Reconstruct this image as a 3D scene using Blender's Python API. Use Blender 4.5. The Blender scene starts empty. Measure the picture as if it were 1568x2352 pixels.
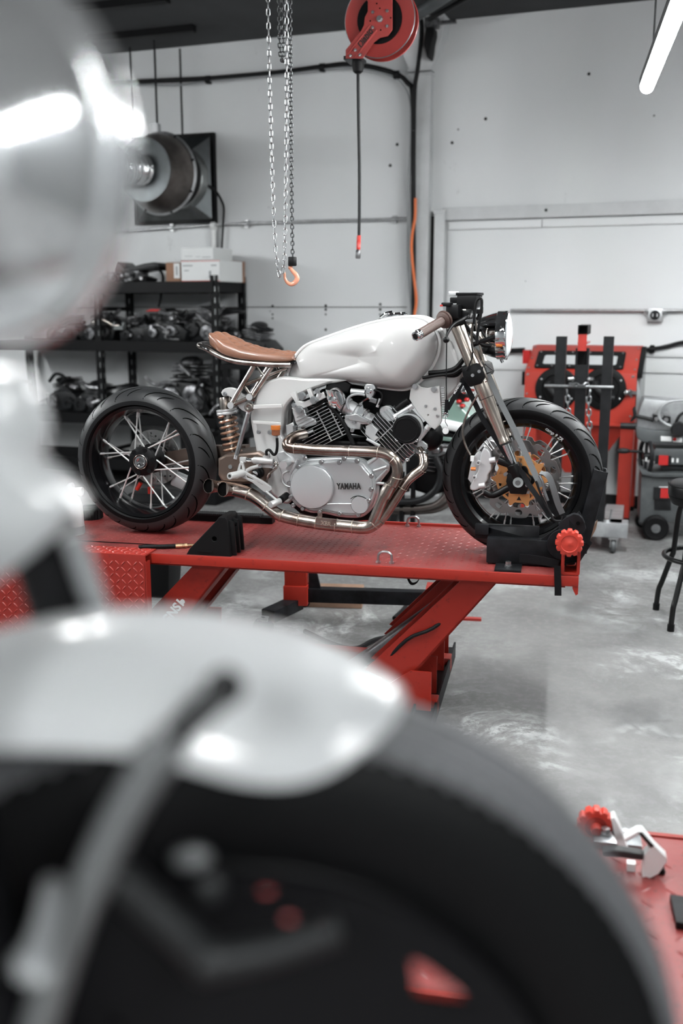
import bpy, bmesh, math, random
from mathutils import Vector, Matrix
S = bpy.context.scene
COL = S.collection
random.seed(7)
PI = math.pi
V = Vector
def rad(a): return math.radians(a)

# ------------------------------------------------------------------ camera
F = 2352 * 35 / 36.0
EYE = V((0, 0, 1.55))
PITCH = math.atan((1176 - 705) / F)
def ray(px, py):
    a = (px - 784) / F; b = -(py - 1176) / F
    return V((a, math.cos(PITCH) + b * math.sin(PITCH), -math.sin(PITCH) + b * math.cos(PITCH)))
class Frame:
    """a local frame standing in the room: origin and heading; measures where a sight line meets its planes"""
    def __init__(s, o, deg):
        s.o = V(o); s.a = rad(deg); s.ca = math.cos(s.a); s.sa = math.sin(s.a)
    def loc(s, w):
        d = V(w) - s.o
        return V((d.x * s.ca + d.y * s.sa, -d.x * s.sa + d.y * s.ca, d.z))
    def vec(s, d): return V((d.x * s.ca + d.y * s.sa, -d.x * s.sa + d.y * s.ca, d.z))
    def at(s, px, py, y):
        e = s.loc(EYE); d = s.vec(ray(px, py)); return e + d * ((y - e.y) / d.y)
    def onz(s, px, py, z):
        e = s.loc(EYE); d = s.vec(ray(px, py)); return e + d * ((z - e.z) / d.z)
    def atx(s, px, py, x):
        e = s.loc(EYE); d = s.vec(ray(px, py)); return e + d * ((x - e.x) / d.x)

# ------------------------------------------------------------------ materials
MATS = {}
def srgb(r, g, b):
    f = lambda c: (c / 255 / 12.92) if c / 255 <= .04045 else ((c / 255 + .055) / 1.055) ** 2.4
    return (f(r), f(g), f(b), 1)
def mat(name, col, rough=.5, metal=0., coat=0., bump=0., bscale=60., var=0., vscale=8., var2=None, spec=.5, rvar=0., trans=0., emit=None, estr=0., aniso=0.):
    m = bpy.data.materials.new(name); m.use_nodes = True; MATS[name] = m
    nt = m.node_tree; b = nt.nodes['Principled BSDF']; L = nt.links.new
    c = srgb(*col) if max(col) > 1 else (*col, 1)
    b.inputs['Base Color'].default_value = c
    b.inputs['Roughness'].default_value = rough; b.inputs['Metallic'].default_value = metal
    b.inputs['Specular IOR Level'].default_value = spec
    if coat: b.inputs['Coat Weight'].default_value = coat; b.inputs['Coat Roughness'].default_value = .04
    if trans: b.inputs['Transmission Weight'].default_value = trans
    if aniso: b.inputs['Anisotropic'].default_value = aniso
    if emit: b.inputs['Emission Color'].default_value = (*emit, 1); b.inputs['Emission Strength'].default_value = estr
    if bump or var or rvar:
        tc = nt.nodes.new('ShaderNodeTexCoord')
        if bump:
            n = nt.nodes.new('ShaderNodeTexNoise'); n.inputs['Scale'].default_value = bscale; n.inputs['Detail'].default_value = 4
            L(tc.outputs['Object'], n.inputs['Vector'])
            bp = nt.nodes.new('ShaderNodeBump'); bp.inputs['Strength'].default_value = bump; bp.inputs['Distance'].default_value = .01
            L(n.outputs[0], bp.inputs['Height']); L(bp.outputs[0], b.inputs['Normal'])
        if var or rvar:
            n = nt.nodes.new('ShaderNodeTexNoise'); n.inputs['Scale'].default_value = vscale; n.inputs['Detail'].default_value = 6; n.inputs['Roughness'].default_value = .62
            L(tc.outputs['Object'], n.inputs['Vector'])
            r = nt.nodes.new('ShaderNodeValToRGB'); r.color_ramp.elements[0].position = .38; r.color_ramp.elements[1].position = .66
            L(n.outputs[0], r.inputs[0])
            c2 = srgb(*var2) if var2 else (c[0] * (1 - var), c[1] * (1 - var), c[2] * (1 - var), 1)
            r.color_ramp.elements[0].color = c2; r.color_ramp.elements[1].color = c
            if var: L(r.outputs[0], b.inputs['Base Color'])
            if rvar:
                mr = nt.nodes.new('ShaderNodeMapRange'); mr.inputs['To Min'].default_value = rough; mr.inputs['To Max'].default_value = min(1, rough + rvar)
                mr.inputs['From Min'].default_value = .35; mr.inputs['From Max'].default_value = .65
                L(n.outputs[0], mr.inputs['Value']); L(mr.outputs[0], b.inputs['Roughness'])
    return m

# ------------------------------------------------------------------ mesh builder
def catmull(pts, k, closed=False):
    P = [V(p) for p in pts]; n = len(P); out = []
    if k <= 1: return P
    rng = n if closed else n - 1
    for i in range(rng):
        p1, p2 = P[i], P[(i + 1) % n]
        p0 = P[(i - 1) % n] if closed or i > 0 else p1 * 2 - p2
        p3 = P[(i + 2) % n] if closed or i + 2 < n else p2 * 2 - p1
        for j in range(k):
            t = j / k
            out.append(.5 * ((2 * p1) + (p2 - p0) * t + (2 * p0 - 5 * p1 + 4 * p2 - p3) * t * t + (3 * p1 - p0 - 3 * p2 + p3) * t ** 3))
    if not closed: out.append(P[-1])
    return out
def basis(d):
    d = V(d).normalized(); u = V((0, 0, 1)) if abs(d.z) < .9 else V((1, 0, 0))
    a = d.cross(u).normalized(); return a, d.cross(a).normalized(), d
class MB:
    def __init__(s): s.bm = bmesh.new()
    def mark(s, i):
        s.bm.faces.ensure_lookup_table()
        for k in range(getattr(s, 'n0', 0), len(s.bm.faces)): s.bm.faces[k].material_index = i
        s.n0 = len(s.bm.faces); return s
    def ring_faces(s, rings, closed=False, cap0=True, cap1=True):
        f = s.bm.faces.new; n = len(rings[0]); m = len(rings)
        for i in range(m if closed else m - 1):
            A, B = rings[i], rings[(i + 1) % m]
            for j in range(n):
                q = [A[j], A[(j + 1) % n], B[(j + 1) % n], B[j]]
                q = [v for k, v in enumerate(q) if v not in q[:k]]
                if len(q) > 2:
                    try: f(q)
                    except ValueError: pass
        if not closed:
            if cap0 and len(set(rings[0])) > 2: f(list(reversed(rings[0])))
            if cap1 and len(set(rings[-1])) > 2: f(rings[-1])
        return s
    def loft(s, secs, closed=False, cap=True, cap0=None, cap1=None):
        R = [[s.bm.verts.new(p) for p in sec] for sec in secs]
        return s.ring_faces(R, closed, cap if cap0 is None else cap0, cap if cap1 is None else cap1)
    def box(s, c, d, rot=None):
        c = V(c); h = V(d) / 2; M = rot or Matrix.Identity(3)
        P = [c + M @ V((x * h.x, y * h.y, z * h.z)) for z in (-1, 1) for x, y in ((-1, -1), (1, -1), (1, 1), (-1, 1))]
        return s.loft([P[:4], P[4:]])
    def bx(s, x0, x1, y0, y1, z0, z1): return s.box(((x0 + x1) / 2, (y0 + y1) / 2, (z0 + z1) / 2), (abs(x1 - x0), abs(y1 - y0), abs(z1 - z0)))
    def bar(s, p, q, w, h, up=(0, 0, 1)):
        p, q = V(p), V(q); d = (q - p).normalized(); a = d.cross(V(up)).normalized(); b = a.cross(d)
        R = [[c + a * (i * w / 2) + b * (j * h / 2) for i, j in ((-1, -1), (1, -1), (1, 1), (-1, 1))] for c in (p, q)]
        return s.loft(R)
    def cyl(s, p, q, r, r1=None, n=20, cap=True):
        p, q = V(p), V(q); r1 = r if r1 is None else r1; a, b, d = basis(q - p)
        cs = [(math.cos(2 * PI * i / n), math.sin(2 * PI * i / n)) for i in range(n)]
        return s.loft([[c + a * (x * rr) + b * (y * rr) for x, y in cs] for c, rr in ((p, r), (q, r1))], cap=cap)
    def lathe(s, prof, o, d, n=32, closed=False):
        o = V(o); a, b, d = basis(d); R = []
        for r, h in prof:
            c = o + d * h
            if r < 1e-6: v = s.bm.verts.new(c); R.append([v] * n)
            else: R.append([s.bm.verts.new(c + a * (r * math.cos(2 * PI * i / n)) + b * (r * math.sin(2 * PI * i / n))) for i in range(n)])
        return s.ring_faces(R, closed)
    def tube(s, pts, r, n=10, k=4, closed=False, cap=True, squash=None):
        P = catmull(pts, k, closed); m = len(P); rings = []
        T = [(P[(i + 1) % m] - P[i - 1]) if closed or 0 < i < m - 1 else (P[1] - P[0] if i == 0 else P[-1] - P[-2]) for i in range(m)]
        T = [t.normalized() for t in T]; a, b, _ = basis(T[0])
        for i in range(m):
            if i:
                ax = T[i - 1].cross(T[i])
                if ax.length > 1e-7:
                    M = Matrix.Rotation(T[i - 1].angle(T[i]), 3, ax); a = M @ a; b = M @ b
            rr = r if not callable(r) else r(i / (m - 1))
            x, y = (rr, rr) if not squash else (rr * squash[0], rr * squash[1])
            rings.append([P[i] + a * (x * math.cos(2 * PI * j / n)) + b * (y * math.sin(2 * PI * j / n)) for j in range(n)])
        return s.loft(rings, closed=closed, cap=cap)
    def strap(s, pts, w, t, side, k=4):
        P = catmull(pts, k); m = len(P); R = []; sd = V(side)
        for i in range(m):
            d = (P[min(i + 1, m - 1)] - P[max(i - 1, 0)]).normalized(); a = (sd - d * sd.dot(d)).normalized(); b = d.cross(a)
            R.append([P[i] + a * (u * w / 2) + b * (v * t / 2) for u, v in ((-1, -1), (1, -1), (1, 1), (-1, 1))])
        return s.loft(R)
    def prism(s, pts, vec):
        vec = V(vec); P = [V(p) for p in pts]
        return s.loft([P, [p + vec for p in P]])
    def ball(s, c, r, n=16):
        c = V(c); r = (r, r, r) if not hasattr(r, '__len__') else r
        R = []
        for i in range(n // 2 + 1):
            t = PI * i / (n // 2); z = math.cos(t); q = math.sin(t)
            if q < 1e-6: v = s.bm.verts.new(c + V((0, 0, z * r[2]))); R.append([v] * n)
            else: R.append([s.bm.verts.new(c + V((q * math.cos(2 * PI * j / n) * r[0], q * math.sin(2 * PI * j / n) * r[1], z * r[2]))) for j in range(n)])
        R.reverse(); return s.ring_faces(R)
    def torus(s, c, d, R, r, n=40, m=8, arc=None):
        a, b, d = basis(d); c = V(c)
        if arc is None: return s.tube([c + a * (R * math.cos(2 * PI * i / n)) + b * (R * math.sin(2 * PI * i / n)) for i in range(n)], r, m, 1, True)
        return s.tube([c + a * (R * math.cos(t)) + b * (R * math.sin(t)) for t in [arc[0] + (arc[1] - arc[0]) * i / n for i in range(n + 1)]], r, m, 1)
    def hexbolt(s, p, d, r, h):
        p = V(p); d = V(d).normalized(); s.cyl(p, p + d * h * .35, r * 1.25, n=12); return s.cyl(p, p + d * h, r, n=6)
    def mesh(s, me, M=None):
        b2 = bmesh.new(); b2.from_mesh(me)
        if M: bmesh.ops.transform(b2, matrix=M, verts=b2.verts)
        t = bpy.data.meshes.new('t'); b2.to_mesh(t); b2.free(); s.bm.from_mesh(t); bpy.data.meshes.remove(t); return s
    def bevel(s, w, seg=2, ang=32):
        bmesh.ops.remove_doubles(s.bm, verts=s.bm.verts, dist=1e-6)
        s.bm.normal_update()
        E = [e for e in s.bm.edges if len(e.link_faces) == 2 and e.calc_face_angle(0) > rad(ang)]
        bmesh.ops.bevel(s.bm, geom=E, offset=w, segments=seg, profile=.6, affect='EDGES', clamp_overlap=True); return s
    def build(s, name, m, parent=None, label=None, sharp=38, fix=True):
        me = bpy.data.meshes.new(name)
        if fix: bmesh.ops.recalc_face_normals(s.bm, faces=s.bm.faces)
        s.bm.to_mesh(me); s.bm.free()
        me.polygons.foreach_set('use_smooth', [True] * len(me.polygons)); me.set_sharp_from_angle(angle=rad(sharp))
        o = bpy.data.objects.new(name, me); COL.objects.link(o)
        for q in (m if isinstance(m, (list, tuple)) else [m]): me.materials.append(MATS[q])
        if parent: o.parent = parent
        if label: o['label'] = label
        return o
def plate(outline, holes=(), t=.004, bev=0., M=None):
    """a flat plate with holes in its own XY plane as a mesh"""
    cu = bpy.data.curves.new('c', 'CURVE'); cu.dimensions = '2D'; cu.fill_mode = 'BOTH'; cu.extrude = t / 2; cu.bevel_depth = bev; cu.bevel_resolution = 1
    for P in [outline, *holes]:
        sp = cu.splines.new('POLY'); sp.points.add(len(P) - 1); sp.use_cyclic_u = True
        for q, p in zip(sp.points, P): q.co = (p[0], p[1], 0, 1)
    o = bpy.data.objects.new('c', cu); COL.objects.link(o); dg = bpy.context.evaluated_depsgraph_get()
    me = bpy.data.meshes.new_from_object(o.evaluated_get(dg)); bpy.data.objects.remove(o); bpy.data.curves.remove(cu)
    if M: me.transform(M)
    return me
def text_mesh(txt, size, M, ext=.0006, bold=0., shear=0., space=1.):
    cu = bpy.data.curves.new('t', 'FONT'); cu.body = txt; cu.size = size; cu.extrude = ext; cu.offset = bold; cu.shear = shear; cu.space_character = space
    cu.align_x = 'CENTER'; cu.align_y = 'CENTER'
    o = bpy.data.objects.new('t', cu); COL.objects.link(o); dg = bpy.context.evaluated_depsgraph_get()
    me = bpy.data.meshes.new_from_object(o.evaluated_get(dg)); bpy.data.objects.remove(o); bpy.data.curves.remove(cu)
    me.transform(M); return me
def axes(o, x, y, z): return Matrix(((x[0], y[0], z[0], o[0]), (x[1], y[1], z[1], o[1]), (x[2], y[2], z[2], o[2]), (0, 0, 0, 1)))
def ngon(cx, cy, r, n=24, a0=0.): return [(cx + r * math.cos(a0 + 2 * PI * i / n), cy + r * math.sin(a0 + 2 * PI * i / n)) for i in range(n)]
def thing(name, label, cat, loc=(0, 0, 0), deg=0, group=None):
    o = bpy.data.objects.new(name, None); COL.objects.link(o); o.location = loc; o.rotation_euler = (0, 0, rad(deg)); o.empty_display_size = .05
    o['label'] = label; o['category'] = cat
    if group: o['group'] = group
    return o
def tag(o, label, cat, group=None):
    o['label'] = label; o['category'] = cat
    if group: o['group'] = group
    return o
def struct(o, label=None):
    o['kind'] = 'structure'
    if label: o['label'] = label
    return o
def kids(o): return [c for c in COL.objects if c.parent == o]
def dup(o, parent=None):
    c = o.copy(); COL.objects.link(c)
    if parent: c.parent = parent
    for ch in kids(o): dup(ch, c)
    return c
# ------------------------------------------------------------------ frames of the place
W = Frame((2.128, 7.748, 0), -20.1)      # back wall: x along it, y into it
LF = Frame((.836, 3.390, 0), -12.1)      # raised work lift
BK = Frame((-.065, 3.92, .62), -15)      # motorcycle on the lift

# ------------------------------------------------------------------ surface materials
def wall_mat(name, col, dark, seam=None):
    m = bpy.data.materials.new(name); m.use_nodes = True; MATS[name] = m; nt = m.node_tree; L = nt.links.new; N = nt.nodes.new
    b = nt.nodes['Principled BSDF']; b.inputs['Roughness'].default_value = .6; b.inputs['Specular IOR Level'].default_value = .25
    tc = N('ShaderNodeTexCoord')
    n1 = N('ShaderNodeTexNoise'); n1.inputs['Scale'].default_value = 1.6; n1.inputs['Detail'].default_value = 7; n1.inputs['Roughness'].default_value = .25
    mp = N('ShaderNodeMapping'); mp.inputs['Scale'].default_value = (1, 1, .55); L(tc.outputs['Object'], mp.inputs['Vector']); L(mp.outputs[0], n1.inputs['Vector'])
    r1 = N('ShaderNodeValToRGB'); r1.color_ramp.elements[0].position = .3; r1.color_ramp.elements[1].position = .62
    r1.color_ramp.elements[0].color = (*dark, 1); r1.color_ramp.elements[1].color = (*col, 1); L(n1.outputs[0], r1.inputs[0])
    # scattered specks and scuffs
    v = N('ShaderNodeTexVoronoi'); v.inputs['Scale'].default_value = 5.5; L(tc.outputs['Object'], v.inputs['Vector'])
    lt = N('ShaderNodeMath'); lt.operation = 'LESS_THAN'; lt.inputs[1].default_value = .045; L(v.outputs['Distance'], lt.inputs[0])
    cr = N('ShaderNodeSeparateColor'); L(v.outputs['Color'], cr.inputs[0])
    g = N('ShaderNodeMath'); g.operation = 'GREATER_THAN'; g.inputs[1].default_value = .8; L(cr.outputs[0], g.inputs[0])
    mu = N('ShaderNodeMath'); mu.operation = 'MULTIPLY'; L(lt.outputs[0], mu.inputs[0]); L(g.outputs[0], mu.inputs[1])
    sc = N('ShaderNodeTexNoise'); sc.inputs['Scale'].default_value = 3.2; sc.inputs['Detail'].default_value = 9; sc.inputs['Roughness'].default_value = .7; L(mp.outputs[0], sc.inputs['Vector'])
    r2 = N('ShaderNodeMapRange'); r2.inputs['From Min'].default_value = .64; r2.inputs['From Max'].default_value = .72; r2.inputs['To Max'].default_value = .35; L(sc.outputs[0], r2.inputs['Value'])
    mx = N('ShaderNodeMath'); mx.operation = 'MAXIMUM'; L(r2.outputs[0], mx.inputs[0]); L(mu.outputs[0], mx.inputs[1])
    mix = N('ShaderNodeMix'); mix.data_type = 'RGBA'; L(mx.outputs[0], mix.inputs['Factor']); L(r1.outputs[0], mix.inputs['A']); mix.inputs['B'].default_value = (.22, .22, .225, 1)
    L(mix.outputs['Result'], b.inputs['Base Color'])
    bp = N('ShaderNodeBump'); bp.inputs['Strength'].default_value = .12; bp.inputs['Distance'].default_value = .02; L(sc.outputs[0], bp.inputs['Height']); L(bp.outputs[0], b.inputs['Normal'])
    return m
wall_mat('painted_plaster', (.79, .80, .81), (.71, .72, .73))
wall_mat('painted_board', (.82, .83, .84), (.77, .78, .79))
mat('grey_block', (.10, .105, .11), .8)
mat('ceiling_paint', (.045, .047, .05), .9, var=.25, vscale=2)
mat('trim_paint', (.66, .67, .68), .6, var=.12, vscale=5)

def floor_mat():
    m = bpy.data.materials.new('worn_concrete'); m.use_nodes = True; MATS['worn_concrete'] = m; nt = m.node_tree; L = nt.links.new; N = nt.nodes.new
    b = nt.nodes['Principled BSDF']; tc = N('ShaderNodeTexCoord')
    def noise(sc, det=8, ro=.62, dist=0):
        n = N('ShaderNodeTexNoise'); n.inputs['Scale'].default_value = sc; n.inputs['Detail'].default_value = det; n.inputs['Roughness'].default_value = ro; n.inputs['Distortion'].default_value = dist
        L(tc.outputs['Object'], n.inputs['Vector']); return n
    def ramp(n, p0, p1, c0, c1):
        r = N('ShaderNodeValToRGB'); r.color_ramp.elements[0].position = p0; r.color_ramp.elements[1].position = p1
        r.color_ramp.elements[0].color = (*c0, 1); r.color_ramp.elements[1].color = (*c1, 1); L(n.outputs[0], r.inputs[0]); return r
    base = ramp(noise(1.3, 10, .68, .5), .34, .66, (.125, .124, .124), (.235, .232, .232))
    paint = ramp(noise(2.6, 12, .72, .8), .50, .585, (0, 0, 0), (1, 1, 1))
    paint2 = ramp(noise(.8, 5, .6), .42, .60, (0, 0, 0), (1, 1, 1))
    chip = ramp(noise(24, 6, .7), .40, .52, (0, 0, 0), (1, 1, 1))
    mu = N('ShaderNodeMath'); mu.operation = 'MULTIPLY'; L(paint.outputs[0], mu.inputs[0]); L(paint2.outputs[0], mu.inputs[1])
    mu2 = N('ShaderNodeMath'); mu2.operation = 'MULTIPLY'; L(mu.outputs[0], mu2.inputs[0]); L(chip.outputs[0], mu2.inputs[1])
    mu3 = N('ShaderNodeMath'); mu3.operation = 'MULTIPLY'; mu3.inputs[1].default_value = .8; L(mu2.outputs[0], mu3.inputs[0])
    mix = N('ShaderNodeMix'); mix.data_type = 'RGBA'; L(mu3.outputs[0], mix.inputs['Factor']); L(base.outputs[0], mix.inputs['A']); mix.inputs['B'].default_value = (.54, .555, .555, 1)
    oil = ramp(noise(.9, 6, .6, 1.2), .60, .74, (0, 0, 0), (.75, .75, .75))
    mix2 = N('ShaderNodeMix'); mix2.data_type = 'RGBA'; L(oil.outputs[0], mix2.inputs['Factor']); L(mix.outputs['Result'], mix2.inputs['A']); mix2.inputs['B'].default_value = (.07, .07, .072, 1)
    L(mix2.outputs['Result'], b.inputs['Base Color'])
    mr = N('ShaderNodeMapRange'); mr.inputs['To Min'].default_value = .32; mr.inputs['To Max'].default_value = .6; L(chip.outputs[0], mr.inputs['Value']); L(mr.outputs[0], b.inputs['Roughness'])
    bp = N('ShaderNodeBump'); bp.inputs['Strength'].default_value = .15; bp.inputs['Distance'].default_value = .01; L(mu2.outputs[0], bp.inputs['Height']); L(bp.outputs[0], b.inputs['Normal'])
floor_mat()
mat('galvanised', (.55, .56, .57), .38, .9, var=.25, vscale=30)
mat('black_cable', (.008, .008, .009), .5, spec=.2)
mat('dark_steel', (.018, .018, .019), .5, .2, spec=.2)
mat('grey_cable', (.30, .31, .32), .5)
mat('orange_hose', (.75, .16, .03), .45)
mat('red_paint', (.40, .022, .014), .38, coat=.3, var=.25, vscale=14, rvar=.2)
mat('lamp_glow', (1, 1, 1), .4, emit=(.97, 1, 1), estr=54)
mat('hole_black', (.012, .012, .012), .9)
mat('white_plastic', (.8, .8, .8), .4)

# ------------------------------------------------------------------ the room
wroot = V(W.o)
def wobj(mb, name, m, parent=None, **k):          # mesh given in wall coordinates
    o = mb.build(name, m, parent, **k)
    if not parent: o.location = W.o; o.rotation_euler = (0, 0, W.a)
    return o
def wthing(name, label, cat, group=None): return thing(name, label, cat, W.o, -20.1, group)
CZ = 3.70
fl = struct(MB().bx(-5.5, 6, -4, 11.5, -.1, 0).build('floor', 'worn_concrete'), 'worn grey concrete floor with chipped pale paint')
struct(wobj(MB().bx(-6.5, 3.0, 0, .2, 0, CZ), 'wall_back', 'painted_plaster'), 'pale painted wall behind the lift')
struct(wobj(MB().bx(-6.5, 3.0, -12, 0.2, CZ, CZ + .15), 'ceiling', 'ceiling_paint'), 'dark ceiling')
struct(wobj(MB().bx(-6.5, -6.3, -11, 0, 0, CZ), 'wall_left', 'grey_block'))
struct(wobj(MB().bx(2.8, 3.0, -11, 0, 0, CZ), 'wall_right', 'grey_block'))
mat('front_paint', (.45, .465, .475), .7, var=.1)
struct(wobj(MB().bx(-6.5, 3.0, -11.2, -11, 0, CZ), 'wall_front', 'front_paint'))
# pilaster with its capital, then the boarded doorway to its right
cb = MB().bx(-1.665, -1.50, -.10, 0, 0, 3.30).bx(-1.68, -1.49, -.115, 0, 3.30, 3.315).bx(-1.68, -1.49, -.115, 0, 3.33, 3.345)
cb.loft([[(x, y, z) for x, y in ((a, 0), (a, -d), (b, -d), (b, 0))] for z, a, b, d in ((3.345, -1.665, -1.50, .10), (3.55, -1.76, -1.40, .16), (3.70, -1.78, -1.38, .18))])
struct(wobj(cb, 'trim_1', 'trim_paint'), 'square white column with flared capital')
tr = MB().bx(-1.40, 3.0, -.05, -.001, 2.22, 2.315).bevel(.004)
struct(wobj(tr, 'trim_2', 'trim_paint'), 'long white beam over the boarded doorway')
tr = MB().bx(-1.46, -1.375, -.07, -.001, 0, 2.30).bx(-1.465, -1.37, -.075, -.001, 2.27, 2.295).bevel(.004)
struct(wobj(tr, 'trim_3', 'trim_paint'), 'white upright at the left of the boarded doorway')
struct(wobj(MB().bx(-1.50, -1.46, -.012, -.001, 0, 2.26), 'trim_11', 'hole_black'), 'dark gap between the column and the doorway frame')
d1 = MB().bx(-1.36, 3.0, -.012, -.001, 0, 2.145).bevel(.002)
d1 = struct(wobj(d1, 'door_1', 'painted_board'), 'wide white boarded door')
for a, b in ((-1.355, -.62), (-.615, 3.0)):
    struct(wobj(MB().bx(a, b, -.022, -.001, 2.15, 2.21).bevel(.002), 'trim_4' if a < -1 else 'trim_5', 'painted_board'))
bb = MB().bx(-6.3, -1.68, -.012, -.001, 0, .10).bx(-1.36, 2.8, -.022, -.013, 0, .10)
struct(wobj(bb, 'baseboard_back', 'dark_steel'))
sm = MB().bx(-6.3, -1.69, -.006, -.0005, 1.545, 1.551)
struct(wobj(sm, 'trim_6', 'dark_steel'), 'thin dark seam across the left wall')
for zz, nm in ((1.18, 'trim_7'), (1.06, 'trim_8')):
    struct(wobj(MB().bx(-1.35, 2.8, -.032, -.013, zz, zz + .07).bevel(.003), nm, 'painted_board'))

# bolt holes drilled in rows down the wall
for px, ys in ((626, (703, 722, 731, 757)), (748, (702, 711, 722, 757)), (873, (699, 711, 722, 733))):
    for y in ys:
        p = W.at(px, y, 0)
        o = wobj(MB().cyl((p.x, -.004, p.z), (p.x, -.0005, p.z), .011 if y > 750 or y < 715 else .008, n=10), 'trim_9', 'hole_black'); struct(o)
for px, py in ((1256, 484), (1038, 328), (1115, 273), (912, 332), (896, 380), (1352, 170)):
    p = W.at(px, py, 0); yy = -.055 if py > 470 else -.004
    struct(wobj(MB().cyl((p.x, yy, p.z), (p.x, -.0005, p.z), .012, n=10), 'trim_10', 'hole_black'))

# ------------------------------------------------------------------ pipes and cables on the wall
def conduit(pts, r, name, m, label, cat, y=-.03, straps=(), k=1, grp=None):
    P = [V((W.at(*p, y).x, y, W.at(*p, y).z)) for p in pts]
    o = MB().tube(P, r, 10, k).build(name, m); o.location = W.o; o.rotation_euler = (0, 0, W.a)
    tag(o, label, cat, grp)
    for sx, sy in straps:
        q = W.at(sx, sy, y)
        MB().box((q.x, y + .012, q.z), (.03, .04, .06)).cyl((q.x - .02, y, q.z), (q.x + .02, y, q.z), r * 1.7, n=12).build('pipe_clip', m, o)
    return o
conduit([(-120, 556), (250, 533), (500, 516), (720, 508), (938, 503)], .013, 'conduit', 'galvanised', 'thin steel conduit running level below the exhaust fan', 'conduit', straps=((395, 523), (566, 514), (905, 504)))
conduit([(491, 516), (491, 560), (492, 600)], .022, 'pipe', 'white_plastic', 'short white pipe dropping from the conduit to the boxes', 'pipe', straps=((491, 519),))
conduit([(1172, 713), (1490, 713)], .012, 'conduit', 'galvanised', 'straight bright conduit running from headlamp to the wall outlet', 'conduit', y=-.05)
conduit([(1520, 713), (1800, 713)], .012, 'conduit', 'galvanised', 'bright conduit leaving the wall outlet to the right', 'conduit', y=-.05)
conduit([(1160, 806), (1205, 804)], .02, 'pipe', 'black_cable', 'dark pipe end showing left of the red blasting cabinet', 'pipe', y=-.06)
conduit([(1440, 806), (1480, 803), (1530, 796), (1570, 786), (1640, 784)], .014, 'cable', 'black_cable', 'dark cable on the wall right of the red blasting cabinet', 'cable', y=-.06, k=4, straps=((1497, 802),))
conduit([(1445, 803), (1500, 800), (1568, 784), (1640, 779)], .009, 'cable', 'grey_cable', 'thin grey cable above the dark cable right of the red cabinet', 'cable', y=-.05, k=4)
runs = [([(-60, 222), (270, 191), (480, 180), (640, 166), (740, 153), (800, 147), (855, 154), (910, 170), (935, 190), (948, 225), (949, 420), (950, 725)], .019, 'black_cable', 'black cable bundle running along the wall and down the column'),
        ([(-60, 240), (270, 198), (400, 196), (480, 186), (640, 172), (740, 160), (800, 155), (855, 163), (905, 178), (926, 196), (941, 232), (944, 300), (938, 420), (936, 600), (943, 700), (944, 725)], .008, 'grey_cable', 'thin grey cable hanging loose beside the white column')]
for P, r, m, lb in runs:
    conduit(P, r, 'cable', m, lb, 'cable', y=-.13, k=4, straps=((478, 183), (740, 155), (910, 172)) if r > .01 else ())
conduit([(956, -30), (968, 60), (960, 150), (952, 205), (950, 300)], .017, 'cable', 'black_cable', 'black cable coming down from the ceiling past the hose reel', 'cable', y=-.17, k=4)
conduit([(954, 455), (953, 500), (946, 540), (945, 580), (951, 640), (956, 690), (951, 727)], .011, 'air_hose', 'orange_hose', 'orange air hose running down beside the white column', 'hose', y=-.19, k=4)
# wall outlet
t = wthing('wall_outlet', 'grey metal wall outlet box on the bright conduit', 'outlet')
p = W.at(1504, 724, -.05)
MB().bx(p.x - .055, p.x + .055, -.07, -.013, p.z - .05, p.z + .05).bevel(.006).build('outlet_box', 'galvanised', t)
MB().cyl((p.x, -.074, p.z), (p.x, -.07, p.z), .036, n=24).build('socket', 'black_cable', t)
for sx in (-.016, .016): MB().bx(p.x + sx - .004, p.x + sx + .004, -.077, -.074, p.z - .012, p.z + .012).build('slot', 'galvanised', t)
for sx in (-.05, .05): MB().cyl((p.x + sx, -.072, p.z + .02), (p.x + sx * 1.5, -.05, p.z + .02), .014, n=12).build('connector', 'galvanised', t)

# ------------------------------------------------------------------ ceiling lights
mat('lamp_housing', (.05, .052, .055), .5)
mat('lamp_cap', (.75, .76, .77), .4)
u = V((math.sin(rad(12.1)), math.cos(rad(12.1)), 0))
def shop_light(p, label, n=2):
    t = thing('tube_light', label, 'lamp', p, -12.1, 'tube lights under the ceiling')
    L = 1.22
    MB().bx(-.042, .042, -n * L - .01, .01, .004, .05).bevel(.003).build('housing', 'lamp_housing', t)
    for i in range(n):
        y0 = -i * L
        MB().cyl((0, y0 - .012, 0), (0, y0 - L + .012, 0), .036, n=24).build('tube', 'lamp_glow', t)
        MB().ball((0, y0 - .012, 0), (.036, .02, .036), 16).build('tube_end', 'lamp_glow', t)
        MB().cyl((0, y0 - L + .012, 0), (0, y0 - L - .002, 0), .037, n=24).build('joint_ring', 'lamp_housing', t)
    for y in (-.30, -n * L + .3):
        MB().cyl((0, y, .05), (0, y, CZ - p[2] - .004), .006, n=6).build('chain', 'lamp_housing', t)
    return t
LZ = 2.75
p0 = V((1.70, 5.91, LZ))
shop_light(p0, 'long glowing tube light hanging at upper right in front of the wall', 3)
lat = V((u.y, -u.x, 0))
for k_, (x_, y_) in enumerate(((-4.35, 8.1), (-.95, 3.7), (3.2, 5.6), (-4.6, 5.4), (1.4, -.6), (-1.6, -.9))):  # far-left and stool-side tubes are added, unseen, to brighten the back wall
    shop_light((x_, y_, LZ), ('unseen tube light added far left of the shelves to brighten the back wall', 'tube light hanging from the ceiling above the raised lift', 'unseen tube light added right of the stool to brighten the back wall', 'tube light hanging from the ceiling left of the raised lift', 'tube light hanging from the ceiling behind the camera on the right', 'tube light hanging from the ceiling behind the camera on the left')[k_], 2 if k_ in (1,) else 3)

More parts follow.
